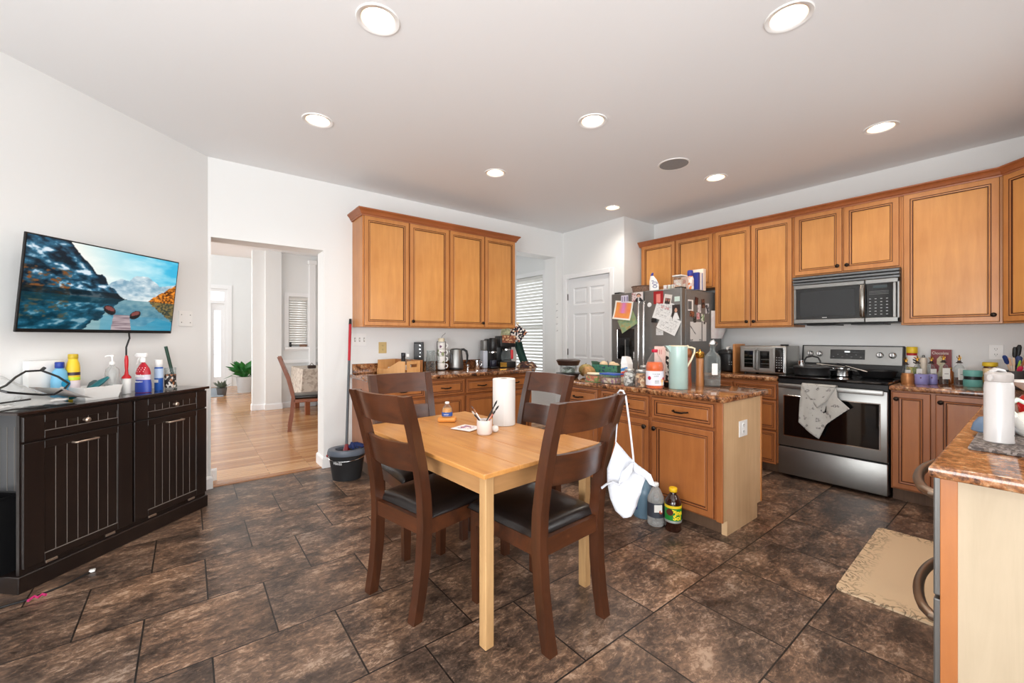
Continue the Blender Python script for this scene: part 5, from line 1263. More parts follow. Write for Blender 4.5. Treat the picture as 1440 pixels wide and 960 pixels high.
def jar(label, loc, mat, r=.043, h=.128):
    t = thing('glass_jar', label, 'jar', loc)
    part(t, 'glass', [(0, 0), (r - .004, 0), (r, .006), (r, h * .72), (r * .78, h * .86), (r * .78, h * .9)], clearp, smooth=60); part(t, 'contents', [(0, .003), (r - .004, .003), (r - .002, .01), (r - .002, h * .7), (r * .7, h * .8), (0, h * .8)], mat); part(t, 'lid', cylm(r * .84, h * .88, h), pm('tin_lid', (196, 196, 192), .35, .8))
jar('glass jar of grey seeds at the island edge, left of the mixed nut jar', (2.66, 1.945, C), speckle('grey_seed', [(196, 190, 184), (150, 144, 140), (210, 206, 200), (90, 84, 80)], 70))
jar('glass jar of mixed brown nuts left of the orange juice bottle', (2.655, 1.838, C), speckle('brown_nuts', [(170, 120, 84), (120, 80, 56), (206, 176, 140), (90, 60, 44), (186, 140, 100)], 60))
jar('plain clear jar with tin lid behind the mixed nut jar', (2.80, 1.91, C), pm('jar_grey', (150, 154, 156), .4), .036, .15)
t = thing('milk_carton', 'white carton with a red and blue print tilted behind the seed jars', 'carton', (2.85, 2.11, C), RX)
m = MB(); m.box((-.034, -.034, 0), (.034, .034, .15), white_p, .003); m.prism([(-.034, .15), (.034, .15), (.012, .205), (-.022, .212)], -.036, .036, white_p, axis='y'); m.build('carton', t, smooth=0)
picture('print', .066, .12, 20, 24, lambda u, v: (60, 130, 190) if abs(v - .78 - u * .15) < .1 else ((206, 70, 54) if abs(v - .45 - u * .2) < .17 else (236, 226, 206)), print_m, t, location=(0, -.0368, .065))
# orange drink bottle
t = thing('juice_bottle', 'large clear bottle of orange juice with red cap and white label', 'bottle', (2.66, 1.728, C), CAMZ)
part(t, 'bottle', [(0, 0), (.054, 0), (.06, .008), (.06, .14), (.063, .15), (.06, .17), (.046, .21), (.026, .243), (.019, .256), (.019, .262)], clearp, seg=36, smooth=60)
part(t, 'juice', [(0, .003), (.054, .003), (.0585, .01), (.0585, .14), (.061, .15), (.058, .172), (.052, .19), (0, .19)], pm('orange_juice', (224, 92, 10), .25), seg=36); part(t, 'cap', cylm(.021, .26, .282), pm('crimson_cap', (186, 20, 54), .35))
part(t, 'label', band(.0605, .026, .128), pm('juice_label', (224, 222, 232), .5), seg=36)
m = MB()
for k, (a, z, r, c) in enumerate(((-.95, .078, .014, (186, 20, 60)), (.62, .06, .015, (236, 190, 130)), (.86, .072, .013, (196, 30, 60)), (.62, .036, .011, (240, 210, 160)))):
    m.lathe([(0, 0), (r, 0), (r * .8, .0014), (0, .0016)], pm('fruit_print%d' % k, c, .5), seg=18, M=RZ(a) @ TR((0, -.0612, z)) @ Matrix.Rotation(PI / 2, 4, 'X'))
for k in range(5): text_cyl(m, ['fresh fruit', 'JUICE', '', '', ''][k], .013, .0613, RZ(-.15) @ TR((0, 0, .108 - .016 * k)), pm('label_ink', (90, 110, 90), .5)) if k < 2 else m.box((-.02, -.0622, .06 - .008 * (k - 2)), (.01, -.0605, .0625 - .008 * (k - 2)), pm('label_ink', (90, 110, 90), .5))
m.build('label_print', t, smooth=0)
t = thing('card_stand', 'pale pink card standing behind the orange juice bottle', 'card', (2.84, 1.80, C), RX + .2); m = MB(); m.box((-.043, -.004, 0), (.043, .004, .30), pm('pale_pink', (226, 190, 180), .6), .003, 2); m.build('card', t, smooth=0); m = MB()
for k in range(3): m.box((-.02 + .015 * k, -.005, .24), (-.014 + .015 * k, -.0038, .275), pm('faded_rose', (200, 130, 126), .6))
m.build('print', t, smooth=0); m = MB(); m.box((-.043, -.03, 0), (.043, .03, .0035), pm('pale_pink', (226, 190, 180), .6)); m.build('foot', t, smooth=0)
# mint pitcher
t = thing('enamel_pitcher', 'tall mint green pitcher with cream handle on the island', 'pitcher', (2.775, 1.612, C), CAMZ)
mint = pm('mint_enamel', (168, 194, 188), .3, coat=.3)
m = MB(); m.lathe([(0, 0), (.062, 0), (.065, .003), (.0625, .3), (.062, .308), (.058, .308), (.056, .29), (.058, .01), (0, .006)], mint, seg=40); m.build('body', t, smooth=50)
part(t, 'rim', [(.061, .303), (.064, .305), (.064, .311), (.058, .311)], cream, seg=40)
m = MB(); m.prism([(-.058, .255), (-.058, .309), (-.098, .309)], -.02, .02, mint, axis='y'); m.build('spout', t, smooth=0)
m = MB(); m.tube([(.058, 0, .298), (.095, 0, .296), (.118, 0, .288), (.116, 0, .26), (.095, 0, .21), (.062, 0, .155)], .0085, cream, 10, flat=.8); m.build('handle', t)
m = MB(); m.box((-.05, -.004, 0), (.05, .004, .3), speckle('dotted_cow', [(238, 234, 226), (30, 28, 28), (238, 234, 226)], 42), .003); m.box((-.05, .004, 0), (.05, .05, .004), cream); o = m.build('recipe_stand', loc=(2.90, 1.765, C), rot=(0, 0, RX), smooth=0); tag(o, 'black and white spotted board standing behind the mint pitcher', 'board')
t = thing('pepper_grinder', 'tall reddish wood pepper grinder right behind the mint pitcher handle', 'grinder', (3.005, 1.668, C)); part(t, 'body', [(0, 0), (.028, 0), (.029, .01), (.024, .1), (.027, .2), (.024, .215)], wood('mill_red', (120, 58, 34), (160, 84, 48), .35)); part(t, 'crank_top', [(.024, .217), (.029, .222), (.03, .26), (.02, .28), (0, .283)], copper); part(t, 'knob', [(0, .283), (.008, .285), (.012, .298), (.006, .309), (0, .31)], cream, seg=14)
t = thing('pepper_grinder', 'shorter copper toned grinder beside the swing-top bottle', 'grinder', (3.075, 1.61, C)); part(t, 'body', [(0, 0), (.029, 0), (.03, .01), (.026, .1), (.028, .2), (.025, .21)], wood('mill_tan', (150, 96, 54), (190, 130, 78), .35)); part(t, 'crank_top', [(.026, .212), (.032, .218), (.034, .248), (.02, .262), (0, .264)], gold); part(t, 'knob', [(0, .264), (.007, .266), (.009, .274), (0, .28)], gold, seg=14)
t = thing('swing_top_bottle', 'large clear swing-top glass bottle on the island by the rice cooker', 'bottle', (3.118, 1.535, C), CAMZ)
part(t, 'bottle', [(0, 0), (.052, 0), (.057, .008), (.057, .2), (.053, .225), (.04, .244), (.024, .256), (.018, .268), (.017, .31), (.02, .315), (.017, .315), (.014, .3), (.014, .268), (.036, .242), (.049, .222), (.053, .2), (.053, .012), (0, .008)], clearp, seg=36, smooth=60)
part(t, 'contents', [(0, .009), (.051, .009), (.051, .05), (0, .05)], pm('dregs', (120, 108, 100), .4)); part(t, 'stopper', [(0, .31), (.017, .316), (.018, .33), (.01, .345), (0, .346)], white_p, seg=18)
m = MB(); m.box((-.03, -.0585, .09), (.012, -.055, .175), label_w, .001); m.build('label', t, smooth=0); m = MB(); m.tube([(-.02, 0, .30), (-.03, -.01, .32), (.0, -.012, .352), (.032, -.01, .32), (.022, 0, .30)], .003, chrome, 6); m.build('wire_bail', t)
t = thing('small_bowl', 'small black bowl between the juice bottle and the mint pitcher', 'bowl', (2.80, 1.715, C)); part(t, 'bowl', [(0, 0), (.02, 0), (.034, .03), (.036, .042), (.033, .042), (.03, .03), (0, .006)], pm('black_ceramic', (20, 18, 18), .25)); part(t, 'rim', band(.034, .04, .046, .002), copper)
# bottles on the floor
t = thing('water_jug', 'grey blue plastic jug on the floor behind the hanging apron', 'jug', (2.545, 1.745, .0005), RX)
m = MB(); m.lathe([(0, 0), (.07, 0), (.076, .008), (.076, .17), (.07, .2), (.04, .255), (.02, .275), (.02, .285)], pm('jug_blue', (96, 122, 140), .25), seg=32, sy=.9); m.build('body', t); part(t, 'cap', cylm(.022, .284, .30), blue_p); m = MB(); m.box((-.045, -.0705, .06), (.0, -.066, .19), pm('navy_label', (34, 56, 110), .4), .002); m.box((-.04, -.0725, .065), (-.018, -.0695, .11), label_w); m.build('label', t, smooth=0)
t = thing('vinegar_bottle', 'clear ribbed bottle with white cap on the floor next to the dark cleaner', 'bottle', (2.50, 1.615, .0005), CAMZ)
part(t, 'bottle', [(0, 0), (.05, 0), (.055, .008), (.055, .03), (.053, .034), (.055, .04), (.055, .17), (.052, .185), (.03, .235), (.018, .25), (.018, .262)], bag_clear, seg=32); part(t, 'cap', cylm(.019, .258, .28), white_p); part(t, 'label', band(.0555, .06, .155), pm('grey_label', (58, 62, 72), .5), seg=32)
m = MB(); m.box((-.03, -.0575, .1), (.022, -.054, .148), label_w); m.lathe([(0, 0), (.013, 0), (.013, .0015), (0, .0015)], pm('salad_red', (190, 90, 60), .5), seg=16, M=RZ(.25) @ TR((0, -.0572, .102)) @ Matrix.Rotation(PI / 2, 4, 'X')); m.build('label_print', t, smooth=0)
t = thing('cleaner_bottle', 'dark brown cleaner bottle with yellow cap and green label on the floor', 'bottle', (2.515, 1.497, .0005), CAMZ)
part(t, 'bottle', [(0, 0), (.046, 0), (.052, .008), (.052, .17), (.049, .195), (.032, .225), (.02, .238), (.02, .252)], pm('pine_liquid', (44, 18, 10), .12, coat=.5), seg=36); part(t, 'cap', cylm(.026, .25, .277), pm('pine_cap', (236, 190, 30), .4)); part(t, 'label', band(.0523, .062, .172), pm('pine_green', (24, 128, 46), .5), seg=36); part(t, 'label_band', band(.0531, .155, .172), pm('pine_yellow', (226, 196, 30), .5), seg=36); part(t, 'silver_strip', band(.0531, .062, .076), pm('silver_strip', (170, 176, 172), .4, .4), seg=36)
m = MB(); text_cyl(m, 'Pine', .043, .0535, RZ(.12) @ TR((0, 0, .130)), pm('pine_text', (246, 220, 40), .5), bold=.0016, depth=.001); text_cyl(m, 'Sol', .043, .0535, RZ(.12) @ TR((0, 0, .097)), pm('pine_text', (246, 220, 40), .5), bold=.0016, depth=.001); m.build('lettering', t, smooth=0)
m = MB(); m.lathe([(0, 0), (.022, 0), (.022, .001), (0, .001)], pm('pine_brown', (84, 34, 22), .5), seg=20, M=RZ(-.75) @ TR((0, -.0535, .13)) @ Matrix.Rotation(PI / 2, 4, 'X')); m.build('emblem', t, smooth=0)
# ------------------------------------------------------------------ on the pine table
TT = TZ + .0005
bx('clay_tray', 'small rounded orange block under the little bottle on the pine table', 'block', (1.30, 2.335, TT), (.115, .07, .03), pm('orange_clay', (226, 150, 70), .5), CAMZ, .012)
t = thing('drink_bottle', 'little plastic bottle of orange drink with a blue label on the pine table', 'bottle', (1.30, 2.335, TT + .0305), CAMZ)
part(t, 'bottle', [(0, 0), (.03, 0), (.033, .006), (.033, .03), (.03, .055), (.014, .075), (.012, .085)], clearp); part(t, 'contents', [(0, .002), (.03, .002), (.0315, .03), (.027, .055), (0, .055)], pm('orange_drink', (226, 160, 84), .3)); part(t, 'label', band(.0335, .008, .032), pm('blue_label', (52, 92, 170), .5)); part(t, 'cap', cylm(.014, .082, .096), white_p)
m = MB(); text_cyl(m, 'water', .014, .0345, TR((0, 0, .02)), white_p, depth=.0006); m.build('lettering', t, smooth=0)
q = picture('greeting_card', .13, .14, 40, 40, lambda u, v: mixc((236, 228, 226), [(160, 90, 130), (90, 70, 130), (200, 120, 110)][int(hash2(int(u * 14), int(v * 14), 5) * 3)], 1 if (.2 < u < .85 and .2 < v < .85 and fbm(u * 9, v * 9, 151) > .52) else 0), print_m, None, lambda u, v, p: (p[0], p[2], 0), solid=.003)
q.location = (1.29, 2.08, TT + .0035); q.rotation_euler = (0, 0, .35); tag(q, 'pale card with a purple flower print lying on the pine table', 'card')
t = thing('brush_cup', 'blush white ceramic cup holding paint brushes on the pine table', 'cup', (1.295, 1.905, TT)); part(t, 'cup', [(0, 0), (.036, 0), (.042, .008), (.043, .08), (.040, .08), (.038, .012), (0, .01)], pm('blush_ceramic', (232, 220, 214), .4), seg=32, smooth=60)
bcols = [((28, 24, 24), (28, 24, 24)), ((190, 90, 70), (28, 24, 24)), ((210, 200, 190), (30, 28, 28)), ((226, 226, 226), (150, 100, 70)), ((40, 60, 120), (200, 190, 180)), ((226, 226, 230), (90, 60, 50)), ((60, 40, 36), (40, 40, 40))]
brl = ['long black paint brush leaning right in the ceramic cup', 'red handled paint brush leaning right in the ceramic cup', 'pale brush with a dark round tip leaning right in the ceramic cup', 'white handled brush leaning left in the ceramic cup', 'blue pencil leaning left in the ceramic cup', 'white pen leaning left, upper one in the ceramic cup', 'short dark brush leaning left in the ceramic cup']
lean = [(.068, .055, .165), (.06, .02, .115), (.078, .03, .14), (-.06, -.01, .13), (-.07, .0, .115), (-.075, .02, .14), (-.055, -.02, .10)]
cr, sr = math.cos(CAMZ), math.sin(CAMZ)
for k, ((c1, c2), lb, (lx, ly, lz)) in enumerate(zip(bcols, brl, lean)):
    tx, ty = lx * cr - ly * sr, lx * sr + ly * cr; b0 = Vector((1.295 - tx * .30, 1.905 - ty * .30, TT + .013)); b1 = Vector((1.295 + tx, 1.905 + ty, TT + .013 + lz))
    t = thing('paint_brush', lb, 'brush', b0, 0, 'brushes in the ceramic cup')
    dv = b1 - b0; m = MB(); m.tube([(0, 0, 0), tuple(dv * .82)], [.0028, .0036], pm('brush_stick%d' % k, c1, .4), 6); m.build('handle', t); m = MB(); m.tube([tuple(dv * .821), tuple(dv * .93), tuple(dv)], [.004, .0052, .0015], pm('brush_tip%d' % k, c2, .6), 6); m.build('bristles', t)
t = thing('paper_towel_roll', 'white paper towel roll standing on the pine table', 'paper towel', (1.535, 2.045, TT))
m = MB(); m.lathe([(.02, 0), (.066, 0), (.069, .003), (.0695, .28), (.066, .283), (.02, .283)], pm('paper_towel', (220, 219, 217), .9, bump=.06, scale=120), seg=48); m.tube([(.0685 * math.cos(-2.2), .0685 * math.sin(-2.2), .003), (.0685 * math.cos(-2.2), .0685 * math.sin(-2.2), .28)], .0015, pm('paper_towel_edge', (232, 230, 228), .9), 6); m.build('sheet_roll', t); part(t, 'core', [(.0195, .001), (.0195, .282), (.018, .282), (.018, .001)], pm('cardboard_core', (160, 130, 100), .9))
m = MB(); m.lathe([(0, 0), (.014, .002), (.021, .014), (.019, .028), (.01, .036), (0, .037)], pm('white_ball', (236, 234, 230), .6, bump=.4, scale=60), seg=18); o = m.build('paint_pot', loc=(1.372, 1.912, TT), smooth=80); tag(o, 'small white rounded pot beside the brush cup', 'pot')

# ------------------------------------------------------------------ cloth cut to an outline
def outline_cloth(name, pts, fn, mat, parent=None, thick=.003, cuts=5, **k):
    """fill a 2-D outline, refine it and lift it into space with fn(a,b) -> point"""
    t = bmesh.new(); vs = [t.verts.new((a, b, 0)) for a, b in pts]
    es = [t.edges.new((vs[i], vs[(i + 1) % len(vs)])) for i in range(len(vs))]
    bmesh.ops.triangle_fill(t, use_beauty=True, edges=es)
    for _ in range(cuts):
        lg = [e for e in t.edges if e.calc_length() > k.get('maxlen', .02)]
        if not lg: break
        bmesh.ops.subdivide_edges(t, edges=lg, cuts=1); bmesh.ops.triangulate(t, faces=[f for f in t.faces if len(f.verts) > 3])
    bmesh.ops.smooth_vert(t, verts=[v for v in t.verts if not v.is_boundary], factor=.5, use_axis_x=True, use_axis_y=True, use_axis_z=True)
    for v in t.verts: v.co = Vector(fn(v.co.x, v.co.y))
    m = MB(); m._take(t, mat); return m.build(name, parent, smooth=60, solid=thick)
ap_m = pm('apron_cotton', (214, 217, 224), .9, bump=.05, scale=200)
# apron: local right/up plane squared to the chair's right post
t = thing('apron', 'white apron hanging by its strap from the right post of the nearest chair', 'apron', (1.572, 1.145, .60), CAMZ)
def A(px, py): return ((px - 880) * .00316, (690 - py) * .00316)
body = [A(*p) for p in ((859, 628), (868, 638), (880, 652), (893, 664), (905, 672), (900, 690), (897, 705), (890, 722), (880, 734), (870, 737), (860, 729), (853, 712), (849, 690), (848, 668), (853, 648))]
outline_cloth('skirt', body, lambda a, b: (a, .018 * math.sin(a * 42 + b * 9) + .012 * fbm(a * 12 + 5, b * 12 + 5, 161), b), ap_m, t, .004)
fold = [A(*p) for p in ((880, 655), (893, 665), (906, 672), (913, 690), (904, 686), (899, 678), (885, 672))]
outline_cloth('side_fold', fold, lambda a, b: (a, -.022 + .01 * math.sin(a * 50), b), ap_m, t, .003)
pock = [A(*p) for p in ((866, 668), (878, 655), (882, 658), (878, 672), (868, 682), (860, 686))]
outline_cloth('folded_tie', pock, lambda a, b: (a, -.034 + .006 * math.sin(a * 90), b), ap_m, t, .005)
m = MB(); m.tube([(-.057, -.03, .01), (-.09, -.034, .025), (-.115, -.03, .012), (-.135, -.026, -.005)], [.012, .013, .012, .014], ap_m, 8, flat=.35); m.build('waist_tie', t)
m = MB(); m.tube([(-.066, .0, .19), (-.06, .004, .26), (-.058, .012, .36), (-.054, .014, .412), (-.046, .005, .425), (-.036, -.01, .425), (-.026, -.02, .40), (-.010, -.02, .28), (.008, -.015, .135), (.012, -.012, .10)], .0045, ap_m, 6, flat=.6); m.build('neck_strap', t)

# towel on the oven handle
tw_m, nt, b = _new('towel_print'); N, L = nt.nodes, nt.links
tc = N.new('ShaderNodeTexCoord'); n = N.new('ShaderNodeTexNoise'); n.inputs['Scale'].default_value = 26; n.inputs['Detail'].default_value = 4; L.new(tc.outputs['Object'], n.inputs['Vector']); r = ramp(nt, [(.0, (178, 176, 170)), (.6, (172, 170, 165)), (.65, (92, 90, 88)), (.7, (166, 164, 160))]); L.new(n.outputs['Fac'], r.inputs['Fac']); L.new(r.outputs[0], b.inputs['Base Color']); b.inputs['Roughness'].default_value = .95
t = thing('dish_towel', 'pale grey printed dish towel draped over the oven handle', 'towel', (4.285 - .067, 1.496, .833), RX)
def TP(px, py):   # towel plan: local x from the range's left edge, z from the handle axis
    return ((px - 1098) * (.727 / 144.), 0)
TLo = [(.208, .02), (.455, .012), (.46, -.06), (.54, -.145), (.37, -.20), (.385, -.13), (.382, -.30), (.335, -.425), (.24, -.36), (.185, -.31), (.19, -.17), (.2, -.06)]
outline_cloth('hanging_layer', TLo, lambda a, b: (a - .0, -.026 - .012 * max(0, -b) + .01 * math.sin(a * 38) * min(1, max(0, -b) * 6), b), tw_m, t, .004, maxlen=.025)
TL2 = [(.215, .022), (.45, .014), (.39, -.10), (.325, -.165), (.275, -.10), (.235, -.04)]
outline_cloth('top_fold', TL2, lambda a, b: (a, -.036 - .02 * max(0, -b) + .006 * math.sin(a * 50), b), tw_m, t, .004, maxlen=.025)
m = MB(); m.grid(12, 8, lambda u, v: (.21 + .24 * u, -.030 * math.cos(PI * v) - .002, .018 + .016 * math.sin(PI * v)), tw_m); m.grid(12, 6, lambda u, v: (.21 + .24 * u, .026, .018 - .12 * v), tw_m); m.build('bar_wrap', t, smooth=60, solid=.003)

# ------------------------------------------------------------------ refrigerator papers, magnets and things on top
FP = FX - .0125      # door face
def sheet(name, label, cat, y, z, w, h, rot, fn, n=24, curl=0., lift=.0015, bend=0.):
    q = picture(name, w, h, n, n, fn, print_m, None, lambda u, v, p: (p[0], -lift - curl * (1 - v) ** 2 - bend * (u - .5) ** 2, p[2]))
    q.location = (FP, y, z); q.rotation_euler = (0, rot, RX); q.rotation_mode = 'XYZ'
    q.rotation_euler = (Matrix.Rotation(RX, 3, 'Z') @ Matrix.Rotation(rot, 3, 'Y')).to_euler()
    return tag(q, label, cat)
def lines(base, ink, rows, mar=.1, dens=.8):
    return lambda u, v: ink if (mar < u < 1 - mar and mar < v < 1 - mar and (v * rows) % 1 < .38 and hash2(int(u * 40), int(v * rows), 9) < dens and fbm(u * 20, int(v * rows), 171) > .42) else base
sheet('drawing', 'pink and orange painting held on the left refrigerator door', 'drawing', 2.985, 1.575, .25, .215, .12, lambda u, v: (240, 236, 226) if not (.07 < u < .93 and .07 < v < .93) else mixc(mixc((240, 176, 70), (232, 120, 90), fbm(u * 5, v * 4, 181)), (220, 130, 200), max(0, 1 - abs(u - .5) * 4) * (v > .35)), 30, .03, .006)
sheet('drawing', 'green painting hanging under the orange one on the left refrigerator door', 'drawing', 2.925, 1.44, .24, .17, -.5, lambda u, v: mixc(mixc((110, 150, 120), (190, 196, 140), fbm(u * 6, v * 6, 191)), (196, 140, 80), max(0, fbm(u * 8, v * 8, 195) - .55) * 4), 24, .02, .0035)
sheet('magnet_clip', 'pale lilac striped clip holding the orange painting', 'magnet', 2.965, 1.705, .10, .085, 0, lambda u, v: (120, 110, 150) if (u * 3) % 1 > .35 and (u * 3) % 1 < .75 and .15 < v < .85 else (214, 210, 226), 20, 0, .009)
def portrait(bgc, hair, skin, top, cx=.5, off=0.):
    def fn(u, v):
        if ((u - cx) / .17) ** 2 + ((v - .62) / .15) ** 2 < 1: return skin
        if ((u - cx) / .22) ** 2 + ((v - .68) / .2) ** 2 < 1: return hair
        if v < .45 and abs(u - cx) < .16 + (.45 - v) * .7: return top if abs(u - cx) > .06 else mixc(top, (240, 240, 240), .8)
        return bgc
    return fn
sheet('photo', 'small photo of a person in a dark jacket above the refrigerator handles', 'photo', 2.80, 1.715, .145, .105, 0, lambda u, v: (170, 110, 110) if u < .36 and fbm(u * 20, v * 14, 201) > .5 else portrait((226, 216, 214), (50, 32, 28), (206, 160, 136), (34, 32, 36), .62)(u, v), 30)
sheet('framed_magnet', 'bright red framed magnet at the top of the right refrigerator door', 'magnet', 2.535, 1.69, .115, .135, 0, lambda u, v: (236, 140, 130) if .25 < u < .7 and .12 < v < .8 else (166, 18, 24), 16, 0, .003)
o = MB(); o.lathe([(0, 0), (.024, 0), (.024, .008), (.02, .012), (0, .012)], white_p, seg=24); q = o.build('magnet', loc=(FP - .0005, 2.643, 1.618), rot=(0, -PI / 2, 0)); tag(q, 'round white magnet beside the handles of the right refrigerator door', 'magnet')
sheet('notice', 'white printed notice with a blue heading on the right refrigerator door', 'notice', 2.475, 1.545, .205, .20, .3, lambda u, v: (40, 84, 130) if v > .88 and .08 < u < .62 else ((200, 150, 150) if .3 < u < .8 and .6 < v < .75 and fbm(u * 20, v * 30, 211) > .5 else lines((226, 226, 224), (176, 176, 176), 12, .1)(u, v)), 40, .012, .0025)
sheet('notice', 'white printed notice lower on the right refrigerator door, overlapping the blue headed one', 'notice', 2.41, 1.40, .235, .165, .42, lines((228, 228, 226), (170, 170, 170), 11), 40, .012, .008)
sheet('note', 'small white note under the two notices on the refrigerator', 'note', 2.52, 1.325, .085, .075, 0, lines((224, 224, 222), (180, 180, 180), 6), 16, 0, .0015)
sheet('photo', 'dark photo of a person in a white shirt on the refrigerator', 'photo', 2.325, 1.525, .085, .15, 0, portrait((50, 42, 40), (30, 22, 20), (206, 156, 130), (232, 232, 230)), 30, 0, .015)
sheet('photo_magnet', 'small rounded photo magnet of two faces above the notices', 'magnet', 2.425, 1.665, .09, .10, .2, lambda u, v: (160, 110, 96) if ((u - .35) / .14) ** 2 + ((v - .45) / .17) ** 2 < 1 or ((u - .68) / .13) ** 2 + ((v - .42) / .16) ** 2 < 1 else ((52, 40, 36) if v < .6 and .2 < u < .85 else (226, 218, 210)), 24, 0, .003)
sheet('magnet', 'pale green rounded magnet above the white shirted person photo', 'magnet', 2.318, 1.66, .06, .05, 0, lambda u, v: (206, 226, 216), 4, 0, .003)
o = bx('magnet_clip', None, None, (FP - .008, 2.585, 1.425), (.016, .06, .045), blackp); tag(o, 'black magnetic clip at the lower left of the notices', 'magnet')
def side(name, label, cat, x, z, w, h, rot, fn, n=20, bend=0., lift=.0015):
    q = picture(name, w, h, n, n, fn, print_m, None, lambda u, v, p: (p[0], -lift - bend * (1 - math.cos(3 * u)) * .5 * (.4 + v), p[2]))
    q.location = (x, 2.2735, z); q.rotation_euler = (0, rot, 0); return tag(q, label, cat)
side('note_pad', 'white magnetic memo board with a pen mark on the refrigerator side', 'notepad', 4.26, 1.325, .235, .205, 0, lambda u, v: (40, 40, 44) if abs((v - .75) + (u - .05) * .9) < .03 and u < .5 else ((60, 64, 70) if v < .1 and (u < .25 or u > .8) and fbm(u * 30, v * 30, 221) > .5 else (224, 224, 222)), 36)
side('marker_strip', 'narrow white strip right of the memo board on the refrigerator side', 'notepad', 4.44, 1.325, .085, .205, 0, lambda u, v: (60, 60, 62) if v > .88 and .3 < u < .7 else (222, 222, 220), 16)
side('paper_stack', 'bundle of white papers bulging from the refrigerator side below the cabinet', 'papers', 4.66, 1.405, .17, .31, .0, lambda u, v: mixc((232, 228, 226), (214, 196, 196), max(0, fbm(u * 4, v * 6, 231) - .5) * 2), 20, .11, .006)
for k, (x, z, w, h, c1, c2, lb) in enumerate(((4.15, 1.60, .12, .13, (96, 98, 100), (236, 234, 232), 'white edged frame magnet at the top front of the refrigerator side'), (4.27, 1.65, .08, .09, (86, 40, 34), (40, 30, 30), 'dark red brown magnet at the top of the refrigerator side'),
    (4.41, 1.63, .08, .11, (52, 38, 36), (110, 74, 60), 'dark brown oval magnet at the top of the refrigerator side'), (4.33, 1.57, .08, .10, (226, 222, 224), (190, 190, 196), 'white diamond magnet in the middle of the refrigerator side'), (4.18, 1.51, .10, .07, (150, 92, 66), (60, 40, 34), 'brown spotted magnet left on the refrigerator side'),
    (4.305, 1.495, .07, .085, (228, 196, 200), (206, 120, 130), 'pink and white card magnet on the refrigerator side'), (4.235, 1.452, .06, .07, (24, 26, 28), (90, 96, 96), 'black oval magnet just above the memo board'), (4.40, 1.475, .07, .09, (224, 226, 220), (90, 150, 60), 'white magnet with a green leaf on the refrigerator side'), (4.50, 1.58, .09, .12, (206, 210, 216), (60, 66, 76), 'grey white magnet by the bundle of papers'))):
    side('magnet', lb, 'magnet', x, z, w * .9, h * .9, .15 * math.sin(k * 2), (lambda c1, c2: lambda u, v: c2 if fbm(u * 4, v * 4, 241 + len(lb)) > .56 else c1)(c1, c2) if k else (lambda u, v: c1_ if .2 < u < .9 and .1 < v < .7 else c2_) if False else (lambda u, v: (96, 98, 100) if .08 < u < .72 and .15 < v < .85 else (236, 234, 232)), 12, 0, .002)
TPZ = FH + .0005
t = thing('basket', 'brown wicker basket on top of the refrigerator', 'basket', (4.27, 2.95, TPZ)); wk = pm('wicker', (140, 110, 92), .8, var=.4, scale=70, bump=.5)
part(t, 'weave', [(0, 0), (.085, 0), (.1, .09), (.096, .09), (.082, .006), (0, .006)], wk, sy=1.2); m = MB(); m.tube([(.1 * math.cos(2 * PI * k / 30), .12 * math.sin(2 * PI * k / 30), .092) for k in range(30)], .007, pm('wicker_rim', (96, 72, 60), .8), 6, closed=True); m.build('rim', t)
t = thing('toilet_cleaner', 'white cleaner bottle with slanted neck and blue cap on the refrigerator', 'bottle', (4.06, 2.645, TPZ), CAMZ)
m = MB(); m.prism([(-.045, 0), (.045, 0), (.045, .07), (.02, .125), (-.012, .165), (-.034, .165), (-.045, .11)], -.02, .02, white_p, axis='y'); m.build('body', t, smooth=30); m = MB(); m.tube([(-.026, 0, .163), (-.02, 0, .185), (-.012, 0, .2)], [.014, .013, .008], pm('cap_blue', (56, 62, 150), .4), 12); m.build('cap', t)
m = MB(); nv = pm('navy_ink', (52, 46, 130), .4)
for z, w in ((.085, .026), (.048, .022)): m.tube([(.002 + w * math.cos(2 * PI * k / 20), -.0205, z + .013 * math.sin(2 * PI * k / 20)) for k in range(20)], .0035, nv, 5, closed=True)
m.box((-.035, -.0215, .105), (-.01, -.0198, .112), nv); m.build('label', t, smooth=0)
for k, (y, c, lb) in enumerate(((2.515, (226, 216, 216), 'left'), (2.465, (220, 226, 210), 'middle'), (2.42, (230, 216, 200), 'right'))):
    t = thing('small_jar', 'small pale glass jar on the refrigerator, %s of a row of three' % lb, 'jar', (4.07, y, TPZ)); part(t, 'body', cylm(.019, 0, .036), pm('milky%d' % k, c, .3)); part(t, 'lid', cylm(.02, .036, .05), white_p)
t = thing('storage_tub', 'clear plastic tub of pale packets on the refrigerator', 'tub', (4.08, 2.353, TPZ), RX); m = MB(); frus(m, .043, .05, .05, .056, .125, clearp); m.build('tub', t, smooth=0); m = MB(); m.box((-.04, -.045, .003), (.04, .045, .09), speckle('peach_packets', [(232, 206, 190), (226, 180, 150), (236, 224, 214), (210, 150, 140)], 30)); m.build('contents', t, smooth=0); m = MB(); m.box((-.053, -.06, .126), (.053, .06, .14), white_p, .004); m.build('lid', t, smooth=0)
bx('packet', 'pale pink and yellow packet behind the plastic tub on the refrigerator', 'packet', (4.165, 2.345, TPZ), (.035, .06, .14), pm('pink_packet', (232, 196, 180), .5, var=.15, scale=30), 0, .004)
t = thing('spray_starch', 'bottle with a dark blue cap and orange label on the refrigerator corner', 'bottle', (4.24, 2.325, TPZ)); part(t, 'body', [(0, 0), (.034, 0), (.036, .006), (.036, .11), (.026, .145)], speckle('orange_label', [(226, 130, 60), (232, 226, 220), (210, 190, 186), (232, 224, 216)], 32)); part(t, 'cap', [(.027, .143), (.03, .146), (.03, .19), (.024, .205), (0, .206)], pm('cap_blue', (56, 62, 150), .4))
